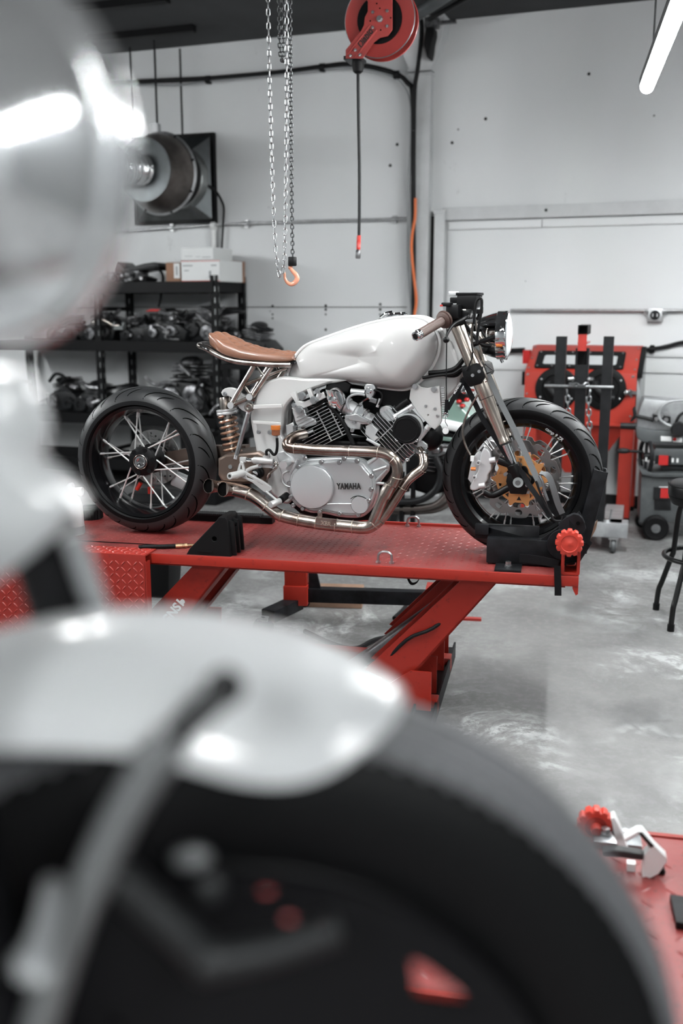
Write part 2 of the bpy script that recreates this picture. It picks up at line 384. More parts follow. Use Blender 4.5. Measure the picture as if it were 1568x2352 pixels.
# ------------------------------------------------------------------ world, camera
w = bpy.data.worlds.new('overcast'); S.world = w; w.use_nodes = True
bg = w.node_tree.nodes['Background']; bg.inputs[0].default_value = (.93, .97, 1, 1); bg.inputs[1].default_value = .15
cd = bpy.data.cameras.new('camera'); cam = bpy.data.objects.new('camera', cd); COL.objects.link(cam)
cam.location = EYE; cam.rotation_euler = (PI / 2 - PITCH, 0, 0)
cd.sensor_fit = 'VERTICAL'; cd.sensor_height = 36; cd.lens = 35; cd.clip_start = .05; cd.clip_end = 60
cd.dof.use_dof = True; cd.dof.focus_distance = 3.85; cd.dof.aperture_fstop = 1.8; cd.dof.aperture_blades = 0
S.camera = cam
S.view_settings.view_transform = 'Standard'; S.view_settings.look = 'None'; S.view_settings.gamma = 1; S.view_settings.use_curve_mapping = False
S.view_settings.exposure = 1.38
S.cycles.use_denoising = True
S.cycles.max_bounces = 8; S.cycles.diffuse_bounces = 1; S.cycles.glossy_bounces = 5; S.cycles.transmission_bounces = 6; S.cycles.sample_clamp_indirect = 8
S.cycles.caustics_reflective = False; S.cycles.caustics_refractive = False
# ------------------------------------------------------------------ the raised red work lift
def worn_red(name, col, worn, dirt, sc=7):
    m = bpy.data.materials.new(name); m.use_nodes = True; MATS[name] = m; nt = m.node_tree; L = nt.links.new; N = nt.nodes.new
    b = nt.nodes['Principled BSDF']; tc = N('ShaderNodeTexCoord'); cur = None
    def noise(s, d=8, r=.65):
        n = N('ShaderNodeTexNoise'); n.inputs['Scale'].default_value = s; n.inputs['Detail'].default_value = d; n.inputs['Roughness'].default_value = r; L(tc.outputs['Object'], n.inputs['Vector']); return n
    def layer(n, p0, p1, f, A, B):
        r = N('ShaderNodeMapRange'); r.inputs['From Min'].default_value = p0; r.inputs['From Max'].default_value = p1; r.inputs['To Max'].default_value = f; L(n.outputs[0], r.inputs['Value'])
        x = N('ShaderNodeMix'); x.data_type = 'RGBA'; L(r.outputs[0], x.inputs['Factor'])
        if isinstance(A, tuple): x.inputs['A'].default_value = (*A, 1)
        else: L(A, x.inputs['A'])
        x.inputs['B'].default_value = (*B, 1); return x.outputs['Result']
    c = layer(noise(sc * .5), .40, .62, .85, col, worn)
    c = layer(noise(sc * .4, 10, .7), .55, .70, .8, c, dirt)
    c = layer(noise(sc * 9, 6, .7), .58, .68, .6, c, dirt)
    L(c, b.inputs['Base Color']); b.inputs['Roughness'].default_value = .42
    return m
worn_red('lift_top_red', (.22, .024, .022), (.25, .060, .055), (.035, .018, .018))
worn_red('lift_red', (.34, .018, .009), (.37, .024, .013), (.12, .010, .008), 3)
worn_red('ramp_red', (.32, .025, .017), (.29, .020, .014), (.09, .010, .010), 5)
mat('worn_black', (.004, .004, .0045), .45, spec=.18, var=.5, vscale=16, var2=(30, 31, 34))
mat('zinc', (.45, .46, .47), .3, 1.)
mat('black_gap', (.003, .003, .003), .9, spec=.02)
mat('bare_steel', (.30, .31, .32), .35, .9, var=.3, vscale=20)
mat('white_letter', (.85, .85, .85), .5)

def tread(mb, O, X, Y, nx, ny, step, L=.011, wd=.0032, h=.0016, jitter=0):
    """raised lozenges on the plate spanned by X and Y"""
    O, X, Y = V(O), V(X).normalized(), V(Y).normalized(); Z = X.cross(Y)
    for i in range(nx):
        for j in range(ny):
            c = O + X * ((i + .5) * step) + Y * ((j + .5) * step)
            d = (X + Y).normalized() if (i + j) % 2 else (X - Y).normalized(); e = Z.cross(d)
            P = [c - d * L, c - d * L * .5 - e * wd, c + d * L * .5 - e * wd, c + d * L, c + d * L * .5 + e * wd, c - d * L * .5 + e * wd]
            T = [c - d * L * .62 + Z * h, c + d * L * .62 + Z * h]
            v = [mb.bm.verts.new(p) for p in P]; t = [mb.bm.verts.new(p) for p in T]
            for q in ((v[0], v[1], t[0]), (v[1], v[2], t[1], t[0]), (v[2], v[3], t[1]), (v[3], v[4], t[1]), (v[4], v[5], t[0], t[1]), (v[5], v[0], t[0])): mb.bm.faces.new(q)
    return mb
TZ = .62
lift = thing('work_lift', 'raised red diamond plate lift table under the silver motorcycle', 'lift table', LF.o, -12.1)
XL, XR, TW = -2.35, 0.0, .715
m = MB().bx(XL, XR, 0, TW, TZ - .006, TZ)
tread(m, (XL + .02, .03, TZ), (1, 0, 0), (0, 1, 0), 76, 21, .0305, .0095, .0028, .0011)
m.build('tabletop', 'lift_top_red', lift, fix=False)
m = MB().bx(XL, XR, -.004, .012, TZ - .038, TZ - .0005).bevel(.003); m.build('edge_rail', 'lift_red', lift)
m = MB().bx(XL, XR, TW - .012, TW + .004, TZ - .038, TZ + .012).bevel(.003); m.build('edge_rail', 'lift_red', lift)
m = MB().bx(-2.3, -.045, .03, TW - .03, TZ - .052, TZ - .008); m.build('under_frame', 'lift_red', lift)
MB().bx(-2.2, -1.30, .128, .136, TZ + .0005, TZ + .002).build('panel_seam', 'black_gap', lift)
# swing arms: channel sections leaning from the table down to the base
def arm(pts, y0, y1, name='swing_arm'):
    P = [(p.x, y0, p.z) for p in pts]; A, Bq, C, D = [V(p) for p in P]
    mb = MB().prism([A, Bq, C, D], (0, .008, 0)).prism([q + V((0, y1 - y0 - .008, 0)) for q in (A, Bq, C, D)], (0, .008, 0))
    mb.prism([A, C * 0 + A + (D - A), D + (C - D) * .06, A + (Bq - A) * .06][:4], (0, y1 - y0, 0))
    return mb.build(name, 'lift_red', lift)
g = lambda px, py: LF.at(px, py, .08)
a1, b1, c1, d1_ = g(1147, 1332), g(1062, 1330), g(845, 1530), g(931, 1569)
ex = (d1_ - a1).normalized()
arm([a1, b1, c1 + ex * .02, d1_ + ex * .02], .08, .22)
arm([a1, b1, c1 + ex * .02, d1_ + ex * .02], .52, .66)
sh = V((-1.045, 0, 0))
arm([q + sh for q in (a1, b1, c1 + ex * .02, d1_ + ex * .02)], .08, .22)
arm([q + sh for q in (a1, b1, c1 + ex * .02, d1_ + ex * .02)], .52, .66)
for s_ in (0, -1.045):
    MB().cyl((-.645 + s_, .06, .14), (-.645 + s_, .68, .14), .018, n=16).build('pivot_shaft', 'bare_steel', lift)
# base
for y in (.12, .60):
    MB().bx(-2.05, -.50, y - .035, y + .035, .01, .075).bevel(.004).build('base_rail', 'lift_red', lift)
for s_ in (0, -1.045):
    for y in (.055, .235, .495, .675):
        MB().prism([(-.74 + s_, y, .02), (-.52 + s_, y, .02), (-.52 + s_, y, .20), (-.60 + s_, y, .20), (-.74 + s_, y, .10)], (0, .008, 0)).build('arm_bracket', 'lift_red', lift)
MB().bx(-.585, -.50, -.12, .80, 0, .045).bx(-.585, -.577, -.12, .80, .045, .07).bx(-.508, -.50, -.12, .80, .045, .07).build('cross_foot', 'worn_black', lift)
MB().bx(-1.98, -1.89, -.12, .80, 0, .05).build('cross_foot', 'worn_black', lift)
for i, q in enumerate((((-.9, .36, .07), (-.38, .36, .30), (-.30, .36, .56)),)):
    MB().cyl(q[0], q[2], .03, n=16).build('hydraulic_ram', 'bare_steel', lift)
# cable lashed across the arm
MB().tube([(-.72, .19, .20), (-.62, .17, .30), (-.50, .16, .38), (-.42, .15, .47), (-.36, .14, .545)], .008, 8).build('control_cable', 'black_cable', lift)
MB().tube([(-.74, .10, .17), (-.62, .075, .315), (-.52, .072, .37), (-.42, .15, .44)], .007, 8).build('control_cable', 'black_cable', lift)
# lettering on the left arm
p = LF.at(404, 1392, .078); ax = (a1 - d1_).normalized(); ax = V((ax.x, 0, ax.z))
MB().mesh(text_mesh('SIGNS1', .050, axes(p + V((-.022, -.0015, -.038)), ax, V((-ax.z, 0, ax.x)), V((0, -1, 0))), .0005, .0018)).build('lettering', 'white_letter', lift)
q = LF.at(419, 1382, .078); MB().cyl((q.x, .079, q.z), (q.x, .0765, q.z), .010, n=16).build('emblem', 'white_letter', lift)
# hanging side ramp of diamond plate
x0, x1 = -2.75, LF.at(340, 1276, -.03).x
rp = MB().bx(x0, x1, -.055, .05, TZ + .001, TZ + .006).bx(x0, x1, -.061, -.055, .08, TZ + .006)
tread(rp, (x1 - 46 * .0245 - .004, -.061, TZ - .016 - 20 * .0245), (1, 0, 0), (0, 0, 1), 46, 20, .0245, .0125, .0036, .0028)
tread(rp, (x1 - 46 * .0245 - .004, -.050, TZ + .006), (1, 0, 0), (0, 1, 0), 46, 4, .0245, .0125, .0036, .0026)
rp.bx(x1 - .004, x1 + .003, -.061, -.02, .08, TZ - .02).build('ramp', 'ramp_red', lift, fix=False)
# tie-down rings
def dring(c, w=.05, h=.045):
    r = thing('x', 'x', 'x'); bpy.data.objects.remove(r)
    c = V(c); mb = MB().tube([c + V((-w / 2, 0, -.05)), c + V((-w / 2, 0, h * .5)), c + V((-w * .35, 0, h * .88)), c + V((0, 0, h)), c + V((w * .35, 0, h * .88)), c + V((w / 2, 0, h * .5)), c + V((w / 2, 0, -.05))], .005, 8, 3)
    o = mb.build('tie_ring', 'zinc', lift)
    for sx in (-1, 1): MB().cyl(c + V((sx * w / 2, 0, .001)), c + V((sx * w / 2, 0, .008)), .010, n=6).build('nut', 'zinc', o)
q = LF.onz(885, 1292, TZ); dring((q.x, .035, TZ)); q = LF.onz(951, 1206, TZ); dring((q.x, TW - .035, TZ))
# clamp plate with bolt at the near edge
q = LF.onz(1167, 1298, TZ)
MB().bx(q.x - .045, q.x + .05, .006, .105, TZ + .001, TZ + .008).bevel(.001).build('clamp_plate', 'worn_black', lift)
MB().hexbolt((q.x + .002, .05, TZ + .008), (0, 0, 1), .011, .02).build('bolt', 'zinc', lift)
# screw clamp at the right end: red bracket and hand knob
kx = LF.at(1307, 1243, .01).x; kz = LF.at(1307, 1243, .01).z
def rr(x0, x1, z0, z1, r, n=5):
    out = []
    for cx, cz, a in ((x1 - r, z0 + r, -90), (x1 - r, z1 - r, 0), (x0 + r, z1 - r, 90), (x0 + r, z0 + r, 180)):
        out += [(cx + r * math.cos(rad(a + 90 * i / n)), cz + r * math.sin(rad(a + 90 * i / n))) for i in range(n + 1)]
    return out
bx0, bx1 = LF.at(1289, 1300, 0).x, LF.at(1331, 1300, 0).x
bz1 = LF.at(1310, 1266, 0).z
Mx = lambda y: axes(V((0, y, 0)), (1, 0, 0), (0, 0, 1), (0, -1, 0))
MB().mesh(plate(rr(bx0, bx1, TZ + .002, bz1, .009), [rr(bx0 + .009, bx1 - .009, TZ + .010, bz1 - .014, .006)], .11, .001, Mx(.058))).build('clamp_bracket', 'lift_red', lift)
knob = []
for i in range(72):
    a = 2 * PI * i / 72; r = .041 + .0035 * math.tanh(3 * math.cos(12 * a)); knob.append((kx + r * math.cos(a), kz + r * math.sin(a)))
mat('knob_red', (.62, .055, .035), .42, var=.2, vscale=20)
kb = MB().mesh(plate(knob, [], .026, .004, Mx(-.012))); kn = kb.build('hand_knob', 'knob_red', lift)
MB().lathe([(0, .0), (.031, 0), (.033, .004), (.030, .004), (.028, .0015), (.010, .0015), (.006, .004), (0, .004)], (kx, -.029, kz), (0, -1, 0), 32).build('knob_face', 'knob_red', kn)
MB().cyl((kx, 0, kz), (kx, .16, kz), .012, n=14).build('screw', 'bare_steel', lift)
MB().bx(kx - .02, kx + .02, .02, .05, bz1 - .004, kz).build('screw_post', 'lift_red', lift)
MB().prism([(XR - .02, 0, TZ - .038), (XR, 0, TZ - .038), (XR, 0, TZ - .065), (XR - .008, 0, TZ - .07), (XR - .02, 0, TZ - .045)], (0, .01, 0)).build('end_lip', 'lift_red', lift)
# ------------------------------------------------------------------ the silver cafe racer
mat('tyre_rubber', (.024, .0245, .026), .36, spec=.45, bump=.05, bscale=40, rvar=.12, vscale=5)
mat('tyre_groove', (.002, .002, .002), .9, spec=.05)
mat('rim_black', (.003, .003, .0035), .2, spec=.3, coat=.12)
mat('tyre_wall_shaded', (.004, .004, .0045), .5, spec=.12)  # same rubber painted darker, putting the contrast with the highlit tread into colour
mat('spoke_steel', (.72, .72, .72), .35, .6)
mat('chrome', (.80, .81, .82), .06, 1.)
mat('satin_steel', (.55, .52, .49), .27, 1., var=.3, vscale=18, var2=(120, 108, 100))
mat('brushed_pipe', (.50, .45, .41), .25, 1., var=.5, vscale=7, var2=(110, 92, 82), bump=.03, bscale=120)
mat('weld', (.62, .55, .48), .35, 1.)
mat('cast_silver', (.62, .63, .64), .38, .65, bump=.06, bscale=220)
mat('cover_silver', (.60, .615, .63), .32, .55, bump=.04, bscale=300)
mat('fin_silver', (.55, .56, .57), .3, .9)
mat('engine_black', (.004, .004, .0045), .45, spec=.15)
mat('satin_black', (.004, .004, .0045), .36, spec=.22)
mat('tank_pearl', (.50, .495, .49), .35, coat=.7)
mat('frame_white', (.55, .545, .54), .3, coat=.5)
mat('lip_white', (.72, .72, .715), .3, coat=.4)
mat('tan_leather', (.25, .12, .078), .30, coat=.35, bump=.06, bscale=180, var=.2, vscale=10)
mat('copper_spring', (.58, .36, .26), .3, .85)
mat('fork_gold', (.56, .49, .43), .24, 1.)
mat('bronze_arm', (.20, .15, .125), .32, .8)
mat('brown_grip', (.075, .042, .034), .5)
mat('amber_plastic', (.55, .16, .03), .25, coat=.5)
mat('brake_fluid', (.22, .075, .035), .2, coat=.5)
mat('disc_steel', (.36, .355, .35), .24, 1., aniso=.4)
mat('disc_gold', (.72, .34, .13), .4, .5)
mat('caliper_silver', (.62, .62, .63), .42, .6)
mat('rubber_black', (.005, .005, .0055), .5, spec=.18)
mat('clear_glass', (.85, .9, .92), .05, spec=.6, coat=1.)
mat('red_plastic', (.55, .03, .02), .3)
mat('nylon_black', (.009, .009, .010), .8, spec=.1, bump=.1, bscale=200)
mat('nylon_grey', (.11, .115, .12), .65, bump=.1, bscale=200)
mat('pale_letter', (.7, .7, .7), .6)
mat('black_letter', (.01, .01, .01), .5)

def b(px, py, y): return BK.at(px, py, y)
def bp(pts, y): return [b(p[0], p[1], y) for p in pts]
MY = lambda y: axes(V((0, y, 0)), (1, 0, 0), (0, 0, 1), (0, -1, 0))
def side(pts, y, t, bev=.0, holes=(), raw=False, k=1):
    f = lambda L: [(q.x, q.z) for q in (L if raw else bp(L, y))]
    o = f(pts)
    if k > 1: o = [(q.x, q.y) for q in catmull([V((x, z, 0)) for x, z in o], k, True)]
    return plate(o, [f(h) for h in holes], t - 2 * bev if bev else t, bev, MY(y + t / 2))
bike = thing('motorcycle', 'silver and white cafe racer motorcycle with tan seat on the red lift', 'motorcycle', BK.o, -15)

# ---- wheels
def tyre_shape(R, w, H, n=17):
    """(r, y) outline of a tyre: crown then sidewalls"""
    top = [(R - H + H * math.cos(a) ** .8 if math.cos(a) > 0 else R - H, w * math.sin(a)) for a in [(-1.5 + 3 * i / (n - 1)) for i in range(n)]]
    return top
def crown(R, w, H, y):
    s_ = max(0, 1 - (y / w) ** 2) ** .5; return R - H + H * s_ ** .8
def make_tyre(R, w, H, rin, wi, grooves):
    prof = [(rin, -wi + .012), (rin + .002, -wi), (rin + .016, -w * .93)] + tyre_shape(R, w, H) + [(rin + .016, w * .93), (rin + .002, wi), (rin, wi - .012)]
    mb = MB(); mb.lathe(prof, (0, 0, 0), (0, 1, 0), 96, closed=True); mb.mark(0)
    for fc_ in mb.bm.faces:
        c_ = fc_.calc_center_median()
        if math.hypot(c_.x, c_.z) < R - H * .62: fc_.material_index = 2
    for t0, P, gw in grooves:
        n = 9; L = []
        for i in range(n):
            u_ = i / (n - 1); y = P[0][0] + (P[1][0] - P[0][0]) * u_; t = t0 + P[0][1] + (P[1][1] - P[0][1]) * (u_ ** P[2])
            L.append((y, t))
        rows = []
        for i, (y, t) in enumerate(L):
            wv = gw * math.sin(PI * min(1, max(0.12, i / (n - 1)))) ** .4; row = []
            (ya, ta), (yb, tb) = L[max(0, i - 1)], L[min(n - 1, i + 1)]
            dy, dt = yb - ya, (tb - ta) * R; l = math.hypot(dy, dt); ny, nt = -dt / l, dy / l
            for sgn in (-1, 1):
                yy, tt = y + ny * wv * sgn, t + nt * wv * sgn / R
                yy = max(-w * .985, min(w * .985, yy)); r = crown(R, w, H, yy) + .0009
                row.append(mb.bm.verts.new((r * math.cos(tt), yy, r * math.sin(tt))))
            rows.append(row)
        for i in range(n - 1): mb.bm.faces.new((rows[i][0], rows[i + 1][0], rows[i + 1][1], rows[i][1]))
    mb.mark(1); return mb
def grooves(n, w, k=1.):
    G = []
    for i in range(n):
        t0 = 2 * PI * i / n
        for s_ in (-1, 1):
            o = 0 if s_ < 0 else PI / n
            G.append((t0 + o, ((s_ * w * .93, 0), (s_ * w * .06, -.46 * k), 1.5), .0030))
            G.append((t0 + o - PI / n * .9, ((s_ * w * .86, 0), (s_ * w * .45, -.17 * k), 1.3), .0027))
    return G
def make_rim(rin, rout, w):
    prof = [(rout, -w), (rout + .004, -w + .002), (rout + .004, -w + .007), (rout - .006, -w + .012), (rin + .010, -w * .55), (rin + .004, -w * .3), (rin + .004, w * .3), (rin + .010, w * .55), (rout - .006, w - .012), (rout + .004, w - .007), (rout + .004, w - .002), (rout, w),
            (rout - .012, w - .004), (rin + .004, w * .62), (rin - .004, w * .35), (rin - .004, -w * .35), (rin + .004, -w * .62), (rout - .012, -w + .004)]
    return MB().lathe(prof, (0, 0, 0), (0, 1, 0), 96, closed=True)
def spokes(root, n, rh, yh, rr, yr, r, lean, nip=True, m='chrome'):
    for i in range(n):
        for s_ in (-1, 1):
            k = 1 if i % 2 else -1
            a = 2 * PI * (i + (.25 if s_ > 0 else 0)) / n; bb = a + k * lean
            p = V((rh * math.cos(a - k * .25), s_ * yh, rh * math.sin(a - k * .25))); q = V((rr * math.cos(bb), s_ * yr, rr * math.sin(bb)))
            mb = MB().cyl(p, q, r, n=7)
            if nip: d = (q - p).normalized(); mb.cyl(q - d * .022, q, r * 1.5, r * 1.4, n=7)
            mb.build('spoke', m, root)
RW = thing('x', 'x', 'x'); 
def part_empty(name, loc, parent, deg=0):
    o = bpy.data.objects.new(name, None); COL.objects.link(o); o.location = loc; o.parent = parent; o.rotation_euler = (0, 0, rad(deg)); return o
bpy.data.objects.remove(RW)
rw = part_empty('rear_wheel', (-.7715, 0, .305), bike)
make_tyre(.305, .092, .078, .232, .076, grooves(13, .092, 1.15)).build('tyre', ['tyre_rubber', 'tyre_groove', 'tyre_wall_shaded'], rw, fix=False)
make_rim(.203, .230, .078).build('rim', 'rim_black', rw)
spokes(rw, 12, .052, .040, .204, .030, .0034, .42, True, 'spoke_steel')
hub = MB().lathe([(0, -.055), (.016, -.055), (.016, -.062), (.030, -.064), (.034, -.058), (.046, -.056), (.060, -.050), (.062, -.034), (.048, -.028), (.040, 0), (.048, .03), (.062, .036), (.062, .05), (.02, .06), (0, .06)], (0, 0, 0), (0, 1, 0), 40)
hb = hub.build('hub', 'satin_black', rw)
for i in range(6):
    a = i * PI / 3 + .2; MB().cyl((.05 * math.cos(a), -.058, .05 * math.sin(a)), (.05 * math.cos(a), -.03, .05 * math.sin(a)), .010, n=10).build('hub_lug', 'satin_black', hb)
MB().lathe([(.014, -.06), (.014, -.068), (.017, -.071), (.024, -.071), (.026, -.067), (.026, -.06)], (0, 0, 0), (0, 1, 0), 32).build('bearing_ring', 'chrome', hb)
MB().torus((0, -.068, 0), (0, 1, 0), .0295, .0018, 32, 6).build('seal_ring', 'satin_steel', hb)
def disc_mesh(R, ri, nh, y, t=.005, wave=0, hole_r=.0045):
    out = []
    for i in range(144):
        a = 2 * PI * i / 144; r = R - (wave * (.5 + .5 * math.cos(10 * a)) ** 3 if wave else 0); out.append((r * math.cos(a), r * math.sin(a)))
    hs = [ngon(0, 0, ri, 48)]
    for i in range(nh):
        a = 2 * PI * i / nh; r = ri + (R - ri) * (.3 + .22 * (i % 3)); hs.append(ngon(r * math.cos(a), r * math.sin(a), hole_r, 10))
    return MB().mesh(plate(out, hs, t, 0, MY(y)))
disc_mesh(.118, .062, 30, .068).build('brake_disc', 'disc_steel', rw)
gear = []
for i in range(40 * 4):
    a = 2 * PI * i / 160; r = .098 + (.006 if i % 4 in (1, 2) else -.002); gear.append((r * math.cos(a), r * math.sin(a)))
MB().mesh(plate(gear, [ngon(0, 0, .05, 32)] + [ngon(.073 * math.cos(q), .073 * math.sin(q), .014, 16) for q in [i * PI / 3 for i in range(6)]], .006, 0, MY(.092))).build('sprocket', 'bare_steel', rw)
MB().bx(-.02, .0, .03, .05, -.152, -.122).cyl((-.055, .0, -.13), (-.035, .0, -.10), .009, n=10).build('valve_cap', 'red_plastic', rw)
fw = part_empty('front_wheel', (.7715, 0, .30), bike)
make_tyre(.30, .061, .060, .224, .050, grooves(16, .061)).build('tyre', ['tyre_rubber', 'tyre_groove', 'tyre_wall_shaded'], fw, fix=False)
make_rim(.196, .222, .052).build('rim', 'rim_black', fw)
spokes(fw, 14, .036, .032, .197, .016, .0024, .38, True, 'spoke_steel')
fh = MB().lathe([(0, -.06), (.02, -.06), (.040, -.05), (.042, -.034), (.03, -.028), (.026, 0), (.03, .028), (.042, .034), (.040, .05), (.02, .06), (0, .06)], (0, 0, 0), (0, 1, 0), 32).build('hub', 'satin_black', fw)
for ys in (-.058, .058):
    # petal rotor on a gold carrier
    n = 10; Ro, Ri = .148, .108
    pet = []
    for i in range(n * 16):
        a = 2 * PI * i / (n * 16); ph = (i % 16) / 16
        pet.append(((Ro - .014 * (max(0, math.cos(2 * PI * ph)) ** 4)) * math.cos(a), (Ro - .014 * (max(0, math.cos(2 * PI * ph)) ** 4)) * math.sin(a)))
    hs = []
    for i in range(n):
        a = 2 * PI * (i + .5) / n
        hs.append([((Ri + .018 + .012 * math.cos(q)) * math.cos(a + .11 * math.sin(q)), (Ri + .018 + .012 * math.cos(q)) * math.sin(a + .11 * math.sin(q))) for q in [2 * PI * k / 14 for k in range(14)]])
    inner = []
    for i in range(n * 12):
        a = 2 * PI * i / (n * 12); inner.append(((Ri - .010 * max(0, math.cos(2 * PI * (i % 12) / 12)) ** 2) * math.cos(a), (Ri - .010 * max(0, math.cos(2 * PI * (i % 12) / 12)) ** 2) * math.sin(a)))
    MB().mesh(plate(pet, [inner] + hs, .005, 0, MY(ys))).build('brake_disc', 'disc_steel', fw)
    car = []
    for i in range(n * 12):
        a = 2 * PI * i / (n * 12); c_ = math.cos(2 * PI * (i % 12) / 12); car.append(((.088 + .018 * max(0, c_) ** 2) * math.cos(a), (.088 + .018 * max(0, c_) ** 2) * math.sin(a)))
    hs = [ngon(0, 0, .034, 32)]
    for i in range(n):
        a = 2 * PI * (i + .5) / n; hs.append([(.074 * math.cos(a) + .011 * math.cos(q) * (1 if i % 2 else .8), .074 * math.sin(a) + .011 * math.sin(q)) for q in [a + PI + 2 * PI * k / 3 for k in range(3)]])
    cr = MB().mesh(plate(car, hs, .006, 0, MY(ys - math.copysign(.004, -ys)))).build('disc_carrier', 'disc_gold', fw)
    for i in range(n):
        a = 2 * PI * i / n
        MB().lathe([(.004, -.004), (.008, -.005), (.009, 0), (.009, .005), (0, .005)], (.101 * math.cos(a), ys, .101 * math.sin(a)), (0, 1, 0), 14).build('disc_button', 'chrome', cr)
    MB().mesh(plate([((.047 + .007 * math.cos(5 * q_)) * math.cos(q_), (.047 + .007 * math.cos(5 * q_)) * math.sin(q_)) for q_ in [2 * PI * k_ / 80 for k_ in range(80)]], [], .012, .002, MY(ys + math.copysign(.013, ys)))).build('hub_flange', 'satin_black', fw)
    for i in range(5):
        a = 2 * PI * (i + .25) / 5; MB().hexbolt((.056 * math.cos(a), ys - .006 if ys < 0 else ys + .006, .056 * math.sin(a)), (0, math.copysign(1, ys), 0), .006, .006).build('disc_bolt', 'zinc', cr)
MB().mesh(text_mesh('camp 9 ZR', .017, axes(V((.118, -.0525, .172)), V((.83, 0, -.56)), V((.56, 0, .83)), V((0, -1, 0))), .0003, 0, .2)).build('lettering', 'pale_letter', fw)

# ---- fork
def fork_leg(y, near):
    top, bot = b(1044, 733, -.105), b(1196, 1112, -.105); top.y = bot.y = y
    d = (bot - top).normalized(); L = (bot - top).length
    at = lambda t: top + d * (L * t)
    o = MB().lathe([(0, -.035), (.024, -.035), (.024, .0), (.026, .002), (.026, L * .28), (.027, L * .285), (.027, L * .47), (.0262, L * .475), (.0255, L * .60), (.022, L * .70), (.0225, L * .725), (.023, L * .728), (.023, L * .745), (.019, L * .75), (0, L * .75)], top, d, 28).build('fork_tube', 'fork_gold', bike)
    MB().torus(at(.473), d, .0262, .0014, 28, 6).build('trim_ring', 'engine_black', o)
    MB().torus(at(.752), d, .021, .003, 28, 6).build('dust_seal', 'rubber_black', o)
    MB().cyl(at(.74), at(.90), .0185, n=24).build('fork_slider', 'chrome', bike)
    ax_ = V((.7715, y, .30))
    mb = MB().lathe([(0, L * .875), (.0235, L * .875), (.025, L * .88), (.025, L * .95), (.020, L * .985), (0, L * .985)], top, d, 24)
    mb.loft([[p + V((0, dy, 0)) for p in (at(.93) + V((-.03, 0, 0)), at(.93) + V((.028, 0, .005)), ax_ + V((.045, 0, .01)), ax_ + V((.030, 0, -.045)), ax_ + V((-.028, 0, -.045)), ax_ + V((-.045, 0, .0)))] for dy in (-.018, .018)])
    ft = mb.bevel(.006, 2).build('fork_foot', 'satin_black', bike)
    s_ = -1 if near else 1
    MB().lathe([(.007, .018), (.012, .018), (.014, .022), (.019, .022), (.019, .026), (.007, .026)], ax_, (0, s_, 0), 28).build('axle_nut', 'chrome', ft)
    MB().cyl(ax_ + V((.032, s_ * .015, -.01)), ax_ + V((.032, s_ * .024, -.01)), .006, n=12).cyl(ax_ + V((-.045, s_ * .012, .03)), ax_ + V((-.045, s_ * .022, .03)), .006, n=12).build('pinch_bolt', 'zinc', ft)
    # caliper arms and the caliper
    P = [at(.885), at(.885) + V((-.055, 0, .018))]; Q = [ax_ + V((-.03, 0, -.02)), ax_ + V((-.09, 0, -.055)), ax_ + V((-.125, 0, -.045))]
    yy = V((0, s_ * .004, 0))
    MB().tube([P[0] + yy, P[1] + yy], .015, 12, 1).tube([q + yy for q in Q], .013, 12, 3).build('caliper_arm', 'satin_black', ft)
    c0 = V((.7715 - .142, y + s_ * .006, .30))
    cal = [(1112, 1032), (1122, 1040), (1124, 1058), (1125, 1078), (1117, 1090), (1116, 1102), (1107, 1112), (1095, 1122), (1085, 1124), (1082, 1117), (1094, 1093), (1100, 1080), (1105, 1052)]
    cl = MB().mesh(side(cal, -.125, .042, .005, k=2), None if near else Matrix.Translation((0, .25 - .042, 0))).build('caliper', 'caliper_silver', bike)
    yk = -.128 if near else .128
    MB().mesh(side([(1098, 1040), (1108, 1046), (1098, 1076), (1090, 1100), (1082, 1108), (1076, 1100), (1082, 1068), (1090, 1048)], -.10, .035, .003), None if near else Matrix.Translation((0, .165, 0))).build('caliper_inner', 'cast_silver', cl)
    for px, py in ((1098, 1063), (1089, 1097)):
        q = b(px, py, -.13); q.y = yk
        MB().lathe([(.004, -.004), (.008, -.004), (.008, .02), (.004, .02)], q, (0, 1, 0), 16, True).build('mount_lug', 'cast_silver', cl)
    for px, py in ((1124, 1058), (1100, 1116)):
        q = b(px, py, -.118); q.y = yk * .93
        MB().cyl(q, q + V((.022, 0, .004)), .012, n=16).build('mount_boss', 'caliper_silver', cl)
    if near:
        e = b(1107, 1078, -.1268); MB().mesh(text_mesh('ACCO', .016, axes(e, V((.22, 0, .97)), V((-.97, 0, .22)), V((0, -1, 0))), .0004)).build('lettering', 'cast_silver', cl)
        q = b(1085, 1077, -.125); MB().cyl(q - V((.006, 0, 0)), q + V((.012, 0, .0)), .007, n=10).build('banjo_bolt', 'amber_plastic', cl)
        q = b(1084, 1053, -.125); MB().bx(q.x - .006, q.x + .006, -.13, -.12, q.z - .01, q.z + .01).build('hose_tag', 'white_plastic', cl)
fork_leg(-.105, True); fork_leg(.105, False)
MB().cyl((.7715, -.14, .30), (.7715, .14, .30), .010, n=16).build('axle', 'bare_steel', bike)
MB().tube(bp([(1112, 872), (1100, 900), (1075, 945), (1062, 985), (1068, 1020), (1080, 1045)], -.118), .0042, 8).build('brake_hose', 'satin_steel', bike)
MB().tube(bp([(1085, 742), (1083, 790), (1092, 815), (1105, 840), (1118, 870), (1113, 876)], -.135), .0045, 8).build('brake_hose', 'satin_steel', bike)
MB().tube(bp([(1092, 735), (1098, 780), (1106, 810), (1114, 845)], -.10), .0045, 8).build('brake_hose', 'satin_steel', bike)
